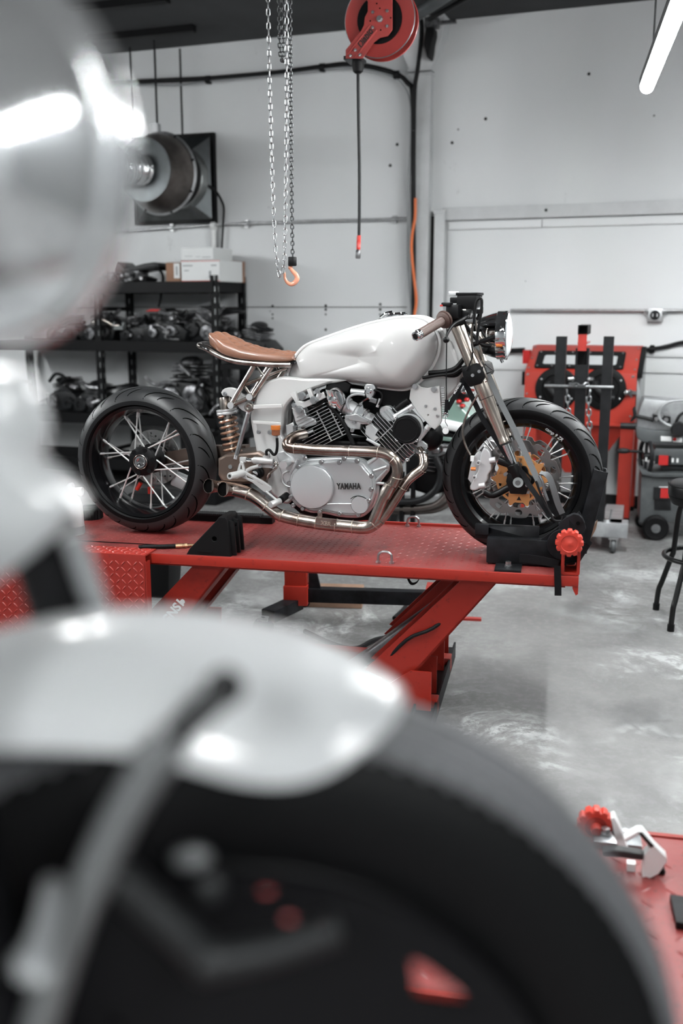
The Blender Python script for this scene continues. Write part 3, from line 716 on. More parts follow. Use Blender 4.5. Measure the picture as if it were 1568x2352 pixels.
# triple clamps
lc = bp([(1062, 846), (1095, 832), (1112, 840), (1118, 862), (1108, 880), (1082, 888), (1068, 872)], -.105)
MB().prism([V((p.x, -.14, p.z)) for p in lc], (0, .28, 0)).bevel(.006, 2).build('triple_clamp', 'satin_black', bike)
for px, py in ((1085, 862), (1100, 853)):
    q = b(px, py, -.143); MB().cyl(q + V((0, .004, 0)), q - V((0, .004, 0)), .006, n=10).build('clamp_bolt', 'zinc', bike)
hs0, hs1 = b(1032, 742, 0), b(1075, 865, 0)
MB().cyl(hs0, hs1, .032, n=24).build('steering_head', 'frame_white', bike)
tc_ = bp([(1020, 728), (1050, 716), (1070, 724), (1074, 742), (1045, 752), (1026, 745)], -.105)
MB().prism([V((p.x, -.14, p.z)) for p in tc_], (0, .28, 0)).bevel(.006, 2).build('triple_clamp', 'satin_black', bike)
# clip-on bars with brown grips
for s_ in (-1, 1):
    i0, e0 = b(1022, 733, -.19), b(957, 771, -.335)
    i0 = V((i0.x, s_ * abs(i0.y), i0.z)); e0 = V((e0.x, s_ * abs(e0.y), e0.z)); d = (e0 - i0).normalized()
    MB().cyl(i0 - d * .09, e0, .011, n=16).build('handlebar', 'satin_black', bike)
    prof = [(.0, .0), (.031, 0), (.033, .004), (.031, .008), (.027, .009), (.025, .012), (.030, .0135), (.026, .018), (.0185, .022)]
    L = (e0 - i0).length
    n = 36; mb = MB().lathe(prof + [(0, .022)], i0, d, 36)
    aa, bb, _ = basis(d); rings = []
    for h in (.018, .022, L * .45, L * .455, L * .47, L * .475, L - .022, L - .018):
        deep = 0 if h in (.018, L - .018) or abs(h - L * .4625) < .008 else 1
        rings.append([i0 + d * h + (aa * math.cos(2 * PI * j / 56) + bb * math.sin(2 * PI * j / 56)) * (.0172 - (.0014 * (j % 2)) * deep) for j in range(56)])
    mb.loft(rings).build('grip', 'brown_grip', bike, sharp=20)
    e = MB().lathe([(0, 0), (.0165, 0), (.0185, .004), (.0185, .010), (.0165, .013), (.015, .014), (.017, .018), (.0165, .026), (.012, .028), (.0, .022)], e0 - d * .018, d, 28).build('bar_end', 'chrome', bike)
    MB().cyl(e0 + d * .007, e0 + d * .0095, .0135, n=24).build('end_cap', 'rubber_black', e)
    # controls
    c = i0 - d * .035
    def cb(off, dim, nm, m, bev=.004):
        p = c + V((off[0], off[1] * -s_, off[2])); MB().box(p, dim, Matrix.Rotation(rad(-14 * -s_), 3, 'Z')).bevel(bev, 2).build(nm, m, bike)
    cb((.012, .0, .015), (.05, .045, .05), 'switch_box', 'satin_black', .008)
    cb((-.012, -.01, .040), (.035, .03, .014), 'switch_box', 'satin_black')
    cb((-.030, -.018, .036), (.010, .012, .006), 'kill_switch', 'red_plastic', .001)
    if s_ < 0:
        cb((.062, .03, .048), (.075, .060, .050), 'reservoir', 'satin_black', .004)
        cb((.062, .03, .0765), (.082, .066, .010), 'reservoir_lid', 'satin_black', .003)
        cb((.020, .05, .055), (.05, .05, .022), 'control_cluster', 'satin_black', .004)
        cb((.000, .06, .078), (.03, .03, .018), 'choke_knob', 'cast_silver', .004)
        cb((.050, .01, .005), (.05, .03, .032), 'lever_bracket', 'satin_black', .006)
        lv = [c + V((.062, -.012, .0)), c + V((.050, -.045, -.012)), c + V((.022, -.075, -.030)), c + V((.008, -.105, -.055)), c + V((.004, -.118, -.075))]
        o = MB().tube(lv, lambda t: .0085 - .004 * t, 10, 5).ball(lv[-1] - V((0, 0, .006)), .0115, 14).build('brake_lever', 'satin_black', bike)
    else:
        cb((.055, .0, .02), (.04, .03, .03), 'lever_bracket', 'satin_black', .006)
        lv = [c + V((.06, .015, .0)), c + V((.048, .05, -.012)), c + V((.02, .09, -.03)), c + V((.004, .13, -.05))]
        MB().tube(lv, lambda t: .0085 - .004 * t, 10, 5).build('clutch_lever', 'satin_black', bike)
MB().tube(bp([(1088, 745), (1092, 700), (1099, 686), (1106, 690), (1104, 720), (1098, 755), (1094, 790)], -.17), .0052, 8, 6).build('throttle_cable', 'rubber_black', bike)
MB().tube(bp([(1066, 742), (1085, 768), (1105, 790), (1128, 795)], -.10), .007, 8, 6).build('wiring_loom', 'rubber_black', bike)
for P, r, y in (([(984, 857), (1020, 854), (1045, 846), (1062, 828), (1074, 812)], .009, -.08), ([(970, 868), (1005, 862), (1040, 858), (1060, 846), (1080, 838)], .006, -.09), ([(1010, 856), (1030, 862), (1050, 860), (1062, 842)], .008, -.06)):
    MB().tube(bp(P, y), r, 8, 5).build('wiring_loom', 'rubber_black', bike)
MB().tube(bp([(1113, 836), (1134, 852), (1117, 858)], -.12), .0028, 6, 1).build('guide_loop', 'satin_black', bike)
MB().tube(bp([(1082, 790), (1085, 815), (1076, 842), (1070, 852)], -.15), .003, 6, 4).build('zip_tie', 'rubber_black', bike)
# headlamp
hc = b(1140, 770, 0)
HL = part_empty('headlamp', hc, bike)
MB().lathe([(0, -.105), (.018, -.103), (.045, -.085), (.066, -.055), (.079, -.018), (.084, .0), (.086, .004)], (0, 0, 0), (1, 0, 0), 48).build('bucket', 'chrome', HL)
MB().lathe([(.086, .003), (.089, .005), (.089, .030), (.0905, .033), (.0905, .040), (.086, .044), (.080, .042), (.080, .03)], (0, 0, 0), (1, 0, 0), 48).build('bezel', 'chrome', HL)
MB().lathe([(.084, .034), (.081, .044), (.060, .053), (.03, .058), (0, .0595)], (0, 0, 0), (1, 0, 0), 48).build('lens', 'clear_glass', HL)
MB().lathe([(.0, -.06), (.02, -.05), (.05, -.02), (.078, .03)], (0, 0, 0), (1, 0, 0), 32).build('reflector', 'chrome', HL)
MB().cyl((.02, 0, -.088), (.026, 0, -.10), .006, n=10).build('bezel_screw', 'zinc', HL)
for s_ in (-1, 1):
    MB().tube([(-.085, s_ * .10, -.035), (-.04, s_ * .098, -.02), (.0, s_ * .088, -.005)], .009, 8).build('lamp_bracket', 'satin_black', HL)
MB().cyl((.008, -.084, -.035), (.030, -.081, -.035), .006, n=10).build('marker', 'amber_plastic', HL)

# ---- tank
TO = [(661.7, 863), (666, 871), (675.7, 874.7), (700, 874), (749.7, 872), (785, 875), (818.6, 880), (864.5, 887.5), (900, 892.5), (920.6, 894), (934, 893), (946, 889), (959, 881), (971.6, 868), (986, 852), (997, 835), (1005, 815), (1008.6, 797), (1009, 784), (1006, 770), (997, 753.6), (982, 738), (966, 731), (946, 728.6), (920, 729.5), (895, 733), (844, 744.6), (793, 760), (742, 778), (715, 788), (698.7, 797), (684, 812), (673, 829), (664, 850)]
O2 = [(q.x, q.z) for q in bp(TO, -.055)]
O2 = [(q.x, q.y) for q in catmull([V((x, z, 0)) for x, z in O2], 3, True)]
cx = sum(p[0] for p in O2) / len(O2) + .02; cz = sum(p[1] for p in O2) / len(O2)
zmin = min(p[1] for p in O2); zmax = max(p[1] for p in O2)
def tank_rings():
    R = []
    K = 15
    for s_ in (-1, 1):
        seq = []
        for i in range(K + 1):
            u_ = i / K * PI / 2; f = .982 * math.cos(u_) ** .72 if i < K else 0; h = math.sin(u_) ** .92
            ring = []
            for x, z in O2:
                # fuller towards the front, tighter at the knees
                fx = .55 + .45 * min(1, max(0, (x - (cx - .30)) / .38)); yy = .055 + .098 * h * fx
                ring.append(V((cx + (x - cx) * f, s_ * yy, cz + (z - cz) * f)))
            seq.append(ring)
        R.append(seq)
    near, far = R
    mid = [[V((x, s_ * .03, z + (.004 if z > cz else 0))) for x, z in O2] for s_ in (-1, 1)]
    return list(reversed(near)) + mid + far
rings = tank_rings()
tank = MB().loft(rings[1:-1]).build('fuel_tank', 'tank_pearl', bike, sharp=60)
for s_ in (-1, 1):
    lip = [V((x, s_ * .060, z)) for x, z in O2]
    MB().tube([V((cx + (p.x - cx) * 1.003, p.y, cz + (p.z - cz) * 1.006)) for p in lip], .0066, 8, 1, True).build('seam_lip', 'lip_white', tank)
q = b(913, 729, 0); q.z += .006
capo = MB().lathe([(.042, 0), (.042, .004), (.040, .006), (.034, .0075), (.032, .012), (.018, .014), (0, .014)], q, (-.08, 0, 1), 40).tube([q + V((-.066, -.005, -.006)), q + V((-.045, -.005, .008)), q + V((-.02, -.003, .014))], .006, 8).build('filler_cap', 'chrome', bike)

# ---- seat
seat_bot = [(463.5, 779), (465, 787), (474, 794), (488, 802), (505, 810.5), (521.5, 817.5), (543, 823), (565, 826.5), (597, 830), (628.6, 832), (655, 832), (672, 828)]
seat_top = [(464, 776), (467, 770), (475, 767.5), (488, 770), (505, 778), (521.5, 786), (543, 795), (565, 801.5), (597, 807.5), (628.6, 811.5), (655, 814.5), (672, 817)]
B_ = catmull([V((q.x, q.z, 0)) for q in bp(seat_bot, -.11)], 6); T_ = catmull([V((q.x, q.z, 0)) for q in bp(seat_top, -.085)], 6)
secs = []; x0 = B_[0].x - .002; NS = len(B_)
for i in range(NS):
    xb = B_[i].x; zb = B_[i].y; xt = T_[i].x; zt = T_[i].y
    w_ = .118; dx = xb - x0
    if dx < .10: w_ *= max(.05, 1 - (1 - dx / .10) ** 2) ** .5
    w_ *= 1 - .22 * max(0, (i / NS - .55) / .45) ** 1.5
    sec = []; n = 40
    h = max(.004, zt - zb)
    prof = [(-.96, 0), (-1.0, .12), (-1.0, .45), (-.985, .72), (-.95, .90), (-.90, 1.0)]
    pts = prof + [(-.9 + 1.8 * k / 28, 1.0 + .0 + .10 * math.sin(PI * k / 28)) for k in range(1, 28)] + [(-p[0], p[1]) for p in reversed(prof)]
    for yk, zk in pts:
        x = xb + (xt - xb) * max(0, min(1, zk)); y = yk * w_; z = zb + h * zk
        if abs(yk) < .88:
            uu, vv = x / .068, y / .072
            g_ = abs(math.sin(PI * (uu + vv)) * math.sin(PI * (uu - vv))) ** .45
            z += .014 * (g_ - .6) * min(1, (.88 - abs(yk)) / .10) * min(1, i / 8)
        elif .88 <= abs(yk) <= .905: z -= .0015
        sec.append(V((x, y, z)))
    secs.append(sec)
seat = MB().loft(secs).build('seat', 'tan_leather', bike, sharp=70)
sp = [(x - (.004 if False else 0)) for x in range(2)]
lp = [b(px, py, -.112) for px, py in ((668, 838), (628, 838), (582, 835), (545, 831), (518, 824), (492, 812), (474, 801))]
end = [V((lp[-1].x - .028, -.10, lp[-1].z + .008)), V((lp[-1].x - .052, -.06, lp[-1].z + .012)), V((lp[-1].x - .058, 0, lp[-1].z + .014))]
half = lp + end
MB().tube(half + [V((p.x, -p.y, p.z)) for p in reversed(half[:-1])], .0105, 10, 5).build('seat_loop', 'satin_steel', bike)
ml = MB().loft([[V((q.x + .012, s_ * (.112 if j < len(half) - 3 else max(.02, abs(q.y))), q.z + dz)) for s_, dz in ((-1, .004), (1, .004), (1, .010), (-1, .010))] for j, q in enumerate(half[:-1])]).build('seat_pan', 'satin_black', bike)
tl = MB().tube([V((p.x + .002, p.y * 1.0 - .0085, p.z + .001)) for p in (lp[-1] + V((.014, 0, -.006)), lp[-1], lp[-1] + V((-.016, .006, .006)), end[0] + V((0, .0, 0)))], .0062, 8, 4).build('tail_light', 'rubber_black', bike)
MB().tube([V((p.x + .002, p.y - .0145, p.z + .001)) for p in (lp[-1] + V((.008, 0, -.003)), lp[-1], lp[-1] + V((-.014, .006, .005)))], .0022, 6, 4).build('tail_lens', 'chrome', tl)

# ---- subframe tubes, shock and linkage
def rod(p, q, y, r, nm='subframe_tube', m='satin_steel', y1=None, n=14):
    a, c = b(*p, y), b(*q, y if y1 is None else y1); return MB().cyl(a, c, r, n=n).build(nm, m, bike)
for s_ in (1, -1):
    Y = -.10 * s_
    for p, q, r in (((584, 839), (534, 924), .0105), ((625, 842), (581, 910), .0105), ((534, 930), (577, 911), .0085), ((566, 882.5), (659, 844), .007), ((590.6, 840), (605, 863), .006), ((562.5, 888), (575, 907), .006)):
        a, c = b(*p, -.10), b(*q, -.10); a.y = c.y = Y; MB().cyl(a, c, r, n=14).build('subframe_tube', 'satin_steel', bike)
        for e in (a, c): MB
    for px, py, r in ((534, 930), (577, 911)) and ((534, 930, .0135), (577, 911, .0135)):
        q = b(px, py, -.10); q.y = Y
        o = MB().cyl(q - V((0, .022 * s_, 0)), q + V((0, .022 * s_, 0)), r, n=24).build('tube_boss', 'satin_steel', bike)
        MB().cyl(q - V((0, .0225 * s_, 0)), q - V((0, .0245 * s_, 0)), r * .96, n=24).build('boss_cap', 'cast_silver', o)
sh0, sh1 = b(515, 912, -.045), b(536, 1046, -.045); d = (sh1 - sh0).normalized(); L = (sh1 - sh0).length
so = MB().lathe([(0, 0), (.020, .0), (.024, .01), (.024, .048), (.0, .048)], sh0, d, 28).lathe([(.018, .048), (.018, L * .72), (.008, L * .74), (.008, L), (0, L)], sh0, d, 24).build('shock_body', 'satin_steel', bike)
MB().lathe([(.020, .048), (.040, .048), (.0405, .052), (.0405, .056), (.039, .058), (.0405, .060), (.0405, .068), (.039, .070), (.02, .070)], sh0, d, 36).build('preload_ring', 'cast_silver', so)
aa, bb, _ = basis(d); N = 7.2; L2 = L - .062
MB().tube([sh0 + d * (.072 + L2 * .93 * i / 150) + (aa * math.cos(2 * PI * N * i / 150) + bb * math.sin(2 * PI * N * i / 150)) * .034 for i in range(151)], .0052, 8, 1).build('spring', 'copper_spring', so)
MB().lathe([(.01, L - .004), (.036, L - .004), (.037, L + .004), (.03, L + .012), (0, L + .012)], sh0, d, 28).build('spring_seat', 'cast_silver', so)
MB().mesh(side([(509, 902), (516, 894), (530, 892), (545, 897), (552, 906), (563, 912), (556, 918), (540, 925), (534, 914), (524, 908), (514, 909)], -.075, .022, .003, k=2)).build('shock_mount', 'frame_white', bike)
q = b(516.5, 905, -.078); MB().hexbolt(q, (0, -1, 0), .007, .006).build('mount_bolt', 'zinc', bike)
ro = MB().cyl(b(570, 950, -.115), b(542, 1050, -.115), .0095, n=6).build('link_rod', 'bare_steel', bike)
MB().cyl(b(572, 942, -.115), b(569, 952, -.115), .0085, n=14).cyl(b(543, 1045, -.115), b(541, 1054, -.115), .009, n=14).build('rod_end', 'cast_silver', ro)
MB().mesh(side([(546, 930), (556, 925), (566, 923), (577, 925), (583, 934), (579, 944), (570, 946), (556, 941)], -.09, .02, .003, k=2)).build('rocker', 'cast_silver', bike)
q = b(571, 935.5, -.122); MB().lathe([(.005, .012), (.005, .016), (.010, .018), (.017, .016), (.019, .008), (.019, 0), (0, 0)], q + V((0, .01, 0)), (0, -1, 0), 28).build('rocker_bolt', 'satin_steel', bike)
MB().mesh(plate(ngon(0, 0, .024, 28), [ngon(.0065 * (i + .5 * (j % 2)), .0056 * j, .002, 6) for i in range(-3, 4) for j in range(-3, 4) if math.hypot(.0065 * (i + .5 * (j % 2)), .0056 * j) < .020], .004, 0, MY(-.074))).build('x', 'engine_black', bike).name = 'perforated_guard'
g_ = [o for o in COL.objects if o.name.startswith('perforated_guard')][-1]; q = b(586, 937, -.074); g_.location = (q.x, 0, q.z)

# ---- swingarm (one sided, on the far side of the wheel)
sw = [(505, 1057), (520, 1049), (560, 1046), (592, 1043), (608, 1052), (614, 1075), (611, 1095), (600, 1104), (560, 1106), (512, 1103), (505, 1090)]
mb = MB().mesh(side(sw, -.12, .20, .010))
mb.loft([[V((x, y, z)) for y, z in ((.065, z0), (.115, z0), (.115, z1), (.065, z1))] for x, z0, z1 in ((-.36, .27, .37), (-.55, .275, .36), (-.72, .28, .33), (-.80, .285, .325))])
swo = mb.build('swingarm', 'bronze_arm', bike)
tq = b(545, 1051, -.07); MB().mesh(plate(rr(-.055, .06, -.04, .04, .02), [], .003, 0), Matrix.Translation((tq.x, tq.y, tq.z - .003)) @ Matrix.Rotation(rad(-4), 4, 'Y')).build('recess', 'black_gap', swo)
q = b(529, 1072, -.121); MB().lathe([(.004, 0), (.0075, .0), (.0085, .003), (.004, .003)], q, (0, -1, 0), 18).build('axle_adjuster', 'chrome', swo)
q = b(592, 1086, -.13); MB().lathe([(0, 0), (.024, 0), (.024, .018), (.018, .02), (.016, .034), (.009, .036), (.007, .02), (0, .02)], q + V((0, .015, 0)), (0, -1, 0), 28).build('pivot_nut', 'satin_black', bike)
MB().lathe([(.0075, .0), (.0125, .0), (.013, .003), (.0075, .004)], b(585, 1089, -.165), (0, -1, 0), 24).build('pivot_ring', 'chrome', bike)
MB().box((-.66, .10, .20), (.09, .05, .06), Matrix.Rotation(rad(20), 3, 'Y')).bevel(.012, 2).build('rear_caliper', 'cast_silver', bike)

# ---- white pressed frame
FO = [(672, 872), (640, 872), (608, 885), (597, 895), (592, 908), (588, 925), (580, 950), (580, 968), (584, 990), (588, 1011), (592, 1032), (595, 1052), (598, 1075), (606, 1100), (622, 1125), (645, 1148), (660, 1152), (666, 1143), (655, 1110), (643, 1085), (640, 1066), (650, 1052), (659, 1044), (652, 1018), (642, 998), (645, 973), (646, 950), (651, 934), (660, 920), (672, 909), (690, 900), (707, 892), (750, 877), (763, 875), (740, 874), (700, 875)]
for Y in (-.125, .065):
    m_ = side(FO, -.095, .06, .010, k=3)
    if Y > 0: m_.transform(Matrix.Translation((0, .13, 0)))
    fr = MB().mesh(m_).build('frame', 'frame_white', bike, sharp=50)
    if Y < 0: frame_near = fr
for px, py in ((594, 992), (619, 993)):
    q = b(px, py, -.127); q.y = -.125; MB().hexbolt(q, (0, -1, 0), .0075, .007).build('frame_bolt', 'zinc', frame_near)
MB().mesh(side([(583, 932), (645, 930), (646, 935), (582, 938)], -.124, .012, .003)).build('pressed_rib', 'frame_white', frame_near)
MB().mesh(side([(581, 968), (644, 972), (644, 976), (582, 972)], -.124, .010, .003)).build('pressed_rib', 'frame_white', frame_near)
NP = [(944, 893), (958, 884), (966, 890), (980, 893), (1007, 888), (1013, 966), (1009, 974), (998, 985), (990, 980), (960, 947), (941, 916)]
npo = MB().mesh(side(NP, -.088, .012, .0025, [[(V((0, 0, 0)), 0)][:0] or [(983 + 3 * math.cos(t), 953.5 + 3.2 * math.sin(t)) for t in [i * PI / 6 for i in range(12)]]])).build('head_plate', 'frame_white', bike)
for px, py, r in ((953, 888, .009), (996.5, 894, .009), (977.5, 932.5, .0045), (998.5, 939, .0045), (1004, 955, .0045)):
    q = b(px, py, -.09); MB().hexbolt(q, (0, -1, 0), r, r * .7).build('plate_bolt', 'zinc', npo)
MB().mesh(side([(930, 850), (1010, 770), (1030, 790), (1052, 850), (1048, 885), (1020, 915), (1005, 930), (950, 900)], -.045, .09, .012)).build('frame_neck', 'frame_white', bike)
for i in range(14):
    q = b(1013 + i * .25, 890 + i * 5.2, -.085); MB().bx(q.x, q.x + .011, -.09, -.07, q.z - .0022, q.z + .0022).build('cooling_rib', 'cast_silver', npo)
# ---- engine
eng = part_empty('engine', (0, 0, 0), bike)
CC = [(667, 1116), (669, 1097), (677, 1080), (692, 1068), (708, 1063), (725, 1062), (760, 1060), (800, 1060), (819, 1062), (832, 1067), (840, 1077), (850, 1088), (855, 1098), (858, 1118), (857, 1132), (853, 1144), (848, 1158), (838, 1172), (824, 1181), (800, 1182), (778, 1180), (750, 1174), (732, 1172), (716, 1171), (700, 1166), (684, 1155), (672, 1138)]
def grow(pts, k, c=None):
    cx_ = sum(p[0] for p in pts) / len(pts); cy_ = sum(p[1] for p in pts) / len(pts)
    return [(cx_ + (p[0] - cx_) * k, cy_ + (p[1] - cy_) * k) for p in pts]
MB().mesh(side(grow(CC, 1.03), -.12, .24, .012, k=3)).build('crankcase', 'cast_silver', eng)
cc = MB().mesh(side(CC, -.158, .04, .005, k=3)).build('clutch_cover', 'cover_silver', eng, sharp=25)
MB().mesh(side(grow(CC, .93), -.164, .02, .006, k=3)).build('cover_face', 'cover_silver', cc, sharp=25)
q = b(717, 1118, -.17); rx = (b(766, 1118, -.17) - b(668, 1118, -.17)).length / 2
MB().lathe([(rx, .0), (rx, .014), (rx - .003, .018), (rx - .010, .0195), (0, .0195)], q + V((0, .008, 0)), (0, -1, 0), 64).build('round_cover', 'cover_silver', cc, sharp=25)
q = b(826, 1160, -.172); MB().lathe([(.034, .0), (.034, .006), (.032, .008), (0, .008)], q + V((0, .005, 0)), (0, -1, 0), 40).build('small_cover', 'cover_silver', cc, sharp=25)
MB().torus(q + V((0, .003, 0)), (0, 1, 0), .0345, .0014, 40, 6, (rad(60), rad(250))).build('cover_seam', 'engine_black', cc)
MB().tube(bp([(805, 1146), (812, 1141), (822, 1139), (832, 1141), (840, 1145)], -.1745), .0016, 6).build('cover_seam', 'engine_black', cc)
MB().tube(bp([(735, 1159), (770, 1157), (805, 1157), (825, 1152), (840, 1141)], -.172), .0022, 6).build('cover_ridge', 'cover_silver', cc)
e = b(800.5, 1117.5, -.1748); e.y = -.1745
MB().mesh(text_mesh('YAMAHA', .0315, axes(e, V((.998, 0, .05)).normalized(), V((-.05, 0, .998)).normalized(), V((0, -1, 0))) @ Matrix.Diagonal((.66, 1, 1, 1)), .0008, .0013, 0, 1.12)).build('lettering', 'black_letter', cc)
for px, py in ((737, 1061), (779, 1062), (820, 1059), (853, 1093), (852, 1124), (846, 1150), (823, 1183), (780, 1180), (734, 1176), (668, 1142), (664, 1110), (673, 1161), (695, 1168), (685, 1072), (700, 1053), (790, 1053)):
    q = b(px, py, -.168); q.y = -.155
    MB().lathe([(.009, 0), (.0095, .010), (.007, .013), (.0035, .013), (.003, .010), (0, .010)], q + V((0, -.006, 0)), (0, -1, 0), 14).build('cover_bolt', 'zinc', cc)
# bits of the crankcase round the cover
MB().mesh(side([(640, 1052), (660, 1040), (690, 1048), (700, 1062), (670, 1085), (662, 1112), (652, 1100), (644, 1075)], -.13, .10, .008)).build('gearbox_case', 'cast_silver', eng)
MB().mesh(side([(845, 1062), (868, 1050), (890, 1068), (888, 1082), (866, 1110), (856, 1100)], -.12, .12, .006)).build('cylinder_base', 'cast_silver', eng)
for a, c in (((846, 1066), (866, 1051)), ((858, 1082), (889, 1072)), ((862, 1106), (888, 1078)), ((860, 1109), (882, 1111))): rod(a, c, -.135, .006, 'case_rib', 'cast_silver').parent = eng
rod((684, 1055), (667, 1088), -.145, .006, 'case_rib', 'cast_silver').parent = eng
for px, py, r in ((664, 1100, .03),): MB().torus(b(px, py, -.13), (0, 1, 0), r, .004, 32, 8).build('case_ring', 'cast_silver', eng)
MB().mesh(side([(690, 1012), (840, 1020), (900, 1075), (868, 1130), (850, 1190), (760, 1195), (690, 1175), (650, 1140), (655, 1060)], -.09, .18, .01)).build('sump', 'engine_black', eng)
# finned cylinders
def cylinder(root, c_px, fin_dir, axis, n0, n1, step, wfun, dep, core_r):
    c = b(*c_px, -.0); c = b(*c_px, -.10); c.y = 0
    f = V((fin_dir[0], 0, fin_dir[1])).normalized(); a = V((axis[0], 0, axis[1])).normalized()
    fo = []
    for i in range(n0, n1):
        w0, w1 = wfun(i); h = c + a * (i * step); mb = MB(); y = dep * (1 - .04 * (i % 2))
        P = []
        for cx_, cy_, a0 in ((w1 - .02, y - .02, 0), (w0 + .02, y - .02, 90), (w0 + .02, -y + .02, 180), (w1 - .02, -y + .02, 270)):
            P += [h + f * (cx_ + .02 * math.cos(rad(a0 + 18 * k))) + V((0, cy_ + .02 * math.sin(rad(a0 + 18 * k)), 0)) for k in range(6)]
        mb.prism([p - a * .0013 for p in P], a * .0026)
        fo.append(mb.build('fin', 'fin_silver', root))
    MB().cyl(c + a * (n0 * step - .01), c + a * (n1 * step), core_r, n=28).build('barrel', 'engine_black', root)
    return c, f, a
rc = part_empty('rear_cylinder', (0, 0, 0), bike)
c, f, a = cylinder(rc, (752, 1000), (.888, .46), (-.46, .888), -2, 10, .0128, lambda i: (-.105 + max(0, i - 5) * .004, .098 - max(0, i - 6) * .014), .108, .072)
for k in (.005, .055):          # cooling fin webs seen as bright dashes
    for j in range(-2, 8):
        p = c + f * k + a * (j * .0128 + .006) + V((0, -.100, 0)); MB().bar(p - a * .005, p + a * .005, .005, .006, (0, 1, 0)).build('fin_web', 'fin_silver', rc)
fc = part_empty('front_cylinder', (0, 0, 0), bike)
c2, f2, a2 = cylinder(fc, (888, 1008), (.70, -.715), (.715, .70), -4, 9, .0125, lambda i: (-.100, .108) if i < 4 else (-.09 + (i - 4) * .004, .10 - (i - 4) * .006), .108, .072)
for k in (-.02, .06):
    for j in range(-3, 8):
        p = c2 + f2 * k + a2 * (j * .0125 + .006) + V((0, -.100, 0)); MB().bar(p - a2 * .005, p + a2 * .005, .004, .006, (0, 1, 0)).build('fin_web', 'fin_silver', fc)
# heads
q = b(934.5, 986, -.125); 
MB().lathe([(0, .02), (.050, .02), (.0525, .016), (.0525, -.02), (.056, -.05), (0, -.05)], q, (0, -1, 0), 48).build('head_cover', 'engine_black', fc)
MB().torus(q + V((0, -.0195, 0)), (0, 1, 0), .044, .0022, 48, 8).build('cover_ring', 'engine_black', fc)
MB().lathe([(0, .0), (.0575, .0), (.0575, .02), (0, .02)], q + V((0, .03, 0)), (0, -1, 0), 40).build('head_casting', 'cast_silver', fc)
for px, py in ((909, 960), (957, 1011), (912, 1010), (936, 1056), (975, 1040)):
    s_ = b(px, py, -.13); MB().lathe([(0, 0), (.007, 0), (.007, .016), (.004, .018), (0, .014)], s_ + V((0, .006, 0)), (0, -1, 0), 14).build('head_bolt', 'zinc', fc)
for P in ([(876, 937), (893, 935), (906, 950), (906, 962), (890, 966), (874, 950)], [(962, 1012), (979, 1022), (975, 1032), (960, 1030)]):
    MB().mesh(side(P, -.09, .10, .004, k=2)).build('head_casting', 'cast_silver', fc)
MB().mesh(side([(842, 980), (851, 975), (866, 988), (858, 1000), (866, 1006), (858, 1012), (840, 996)], -.115, .05, .004)).build('cam_housing', 'cast_silver', fc)
rod((842, 1008), (872, 1024), -.118, .006, 'case_rib', 'cast_silver').parent = fc
# rear head with its bolts and white engine mount
MB().mesh(side([(672, 934), (690, 926), (716, 915), (738, 900), (746, 906), (745, 918), (726, 930), (742, 956), (700, 985), (680, 972)], -.06, .12, .008)).build('head_casting', 'engine_black', rc)
MB().mesh(side([(674, 942), (688, 934), (698, 945), (702, 958), (716, 962), (724, 972), (694, 980), (682, 972), (677, 955)], -.10, .06, .006, k=2)).build('head_casting', 'cast_silver', rc)
MB().mesh(side([(668, 905), (676, 902), (683, 922), (698, 925), (714, 918), (706, 896), (711, 894), (720, 916), (742, 902), (746, 912), (712, 930), (678, 944), (671, 938), (680, 925)], -.128, .022, .003)).build('engine_mount', 'frame_white', rc)
for px, py, r in ((694, 909, .013), (720, 919, .012), (688, 941, .0125), (729, 898, .008), (730, 919, .004), (675, 931, .008)):
    s_ = b(px, py, -.135); MB().hexbolt(s_, (0, -1, 0), r, r * .8).build('mount_bolt', 'zinc', rc)
MB().cyl(b(735, 903, -.12), b(732, 912, -.12), .012, n=16).build('mount_collar', 'cast_silver', rc)
for k in range(9):
    p = b(676 + .2 * k, 979 + k * 3.4, -.12); MB().bx(p.x - .006, p.x + .008, -.125, -.11, p.z - .002, p.z + .002).build('cooling_rib', 'bare_steel', rc)
MB().mesh(side([(658, 978), (666, 975), (672, 972), (676, 985), (674, 1010), (664, 1014), (660, 1000)], -.10, .04, .003)).build('side_bracket', 'cast_silver', rc)
# black hose along the V, carburettor and intake
MB().tube(bp([(752, 928), (772, 948), (790, 975), (803, 1002), (812, 1022)], -.118), .0085, 10).build('breather_hose', 'rubber_black', eng)
MB().tube(bp([(700, 932), (722, 934), (742, 922), (750, 900)], -.118), .004, 8).build('ignition_lead', 'rubber_black', eng)
carb = part_empty('carburettor', (0, 0, 0), bike)
s0 = [(752, 899), (768, 897), (786, 905), (797, 922), (790, 938)]
I0, I1 = b(772, 900, -.07), b(789, 938, -.085)
secs = []
for i in range(13):
    t = i / 12; ang = rad(-10 + 78 * t); p = b(768 + 20 * t ** 1.3, 898 + 36 * t, -.118); r = .036 - .010 * t
    ax_ = V((math.sin(ang) * .8, -.1, -math.cos(ang))); u1, u2, _ = basis(ax_)
    secs.append([p + u1 * (r * math.cos(2 * PI * k / 28)) + u2 * (r * math.sin(2 * PI * k / 28)) for k in range(28)])
MB().loft(secs).build('bell_mouth', 'chrome', carb, sharp=60)
MB().ball(b(771, 915, -.115), (.036, .036, .042), 28).build('bell_mouth', 'chrome', carb)
MB().cyl(b(790, 912, -.085), b(797, 940, -.085) + V((.0, 0, .0)), .012, n=12).build('intake_clamp', 'rubber_black', carb)
ax_ = (b(836, 955, -.085) - b(788, 928, -.085)).normalized()
o_ = b(789, 929, -.085)
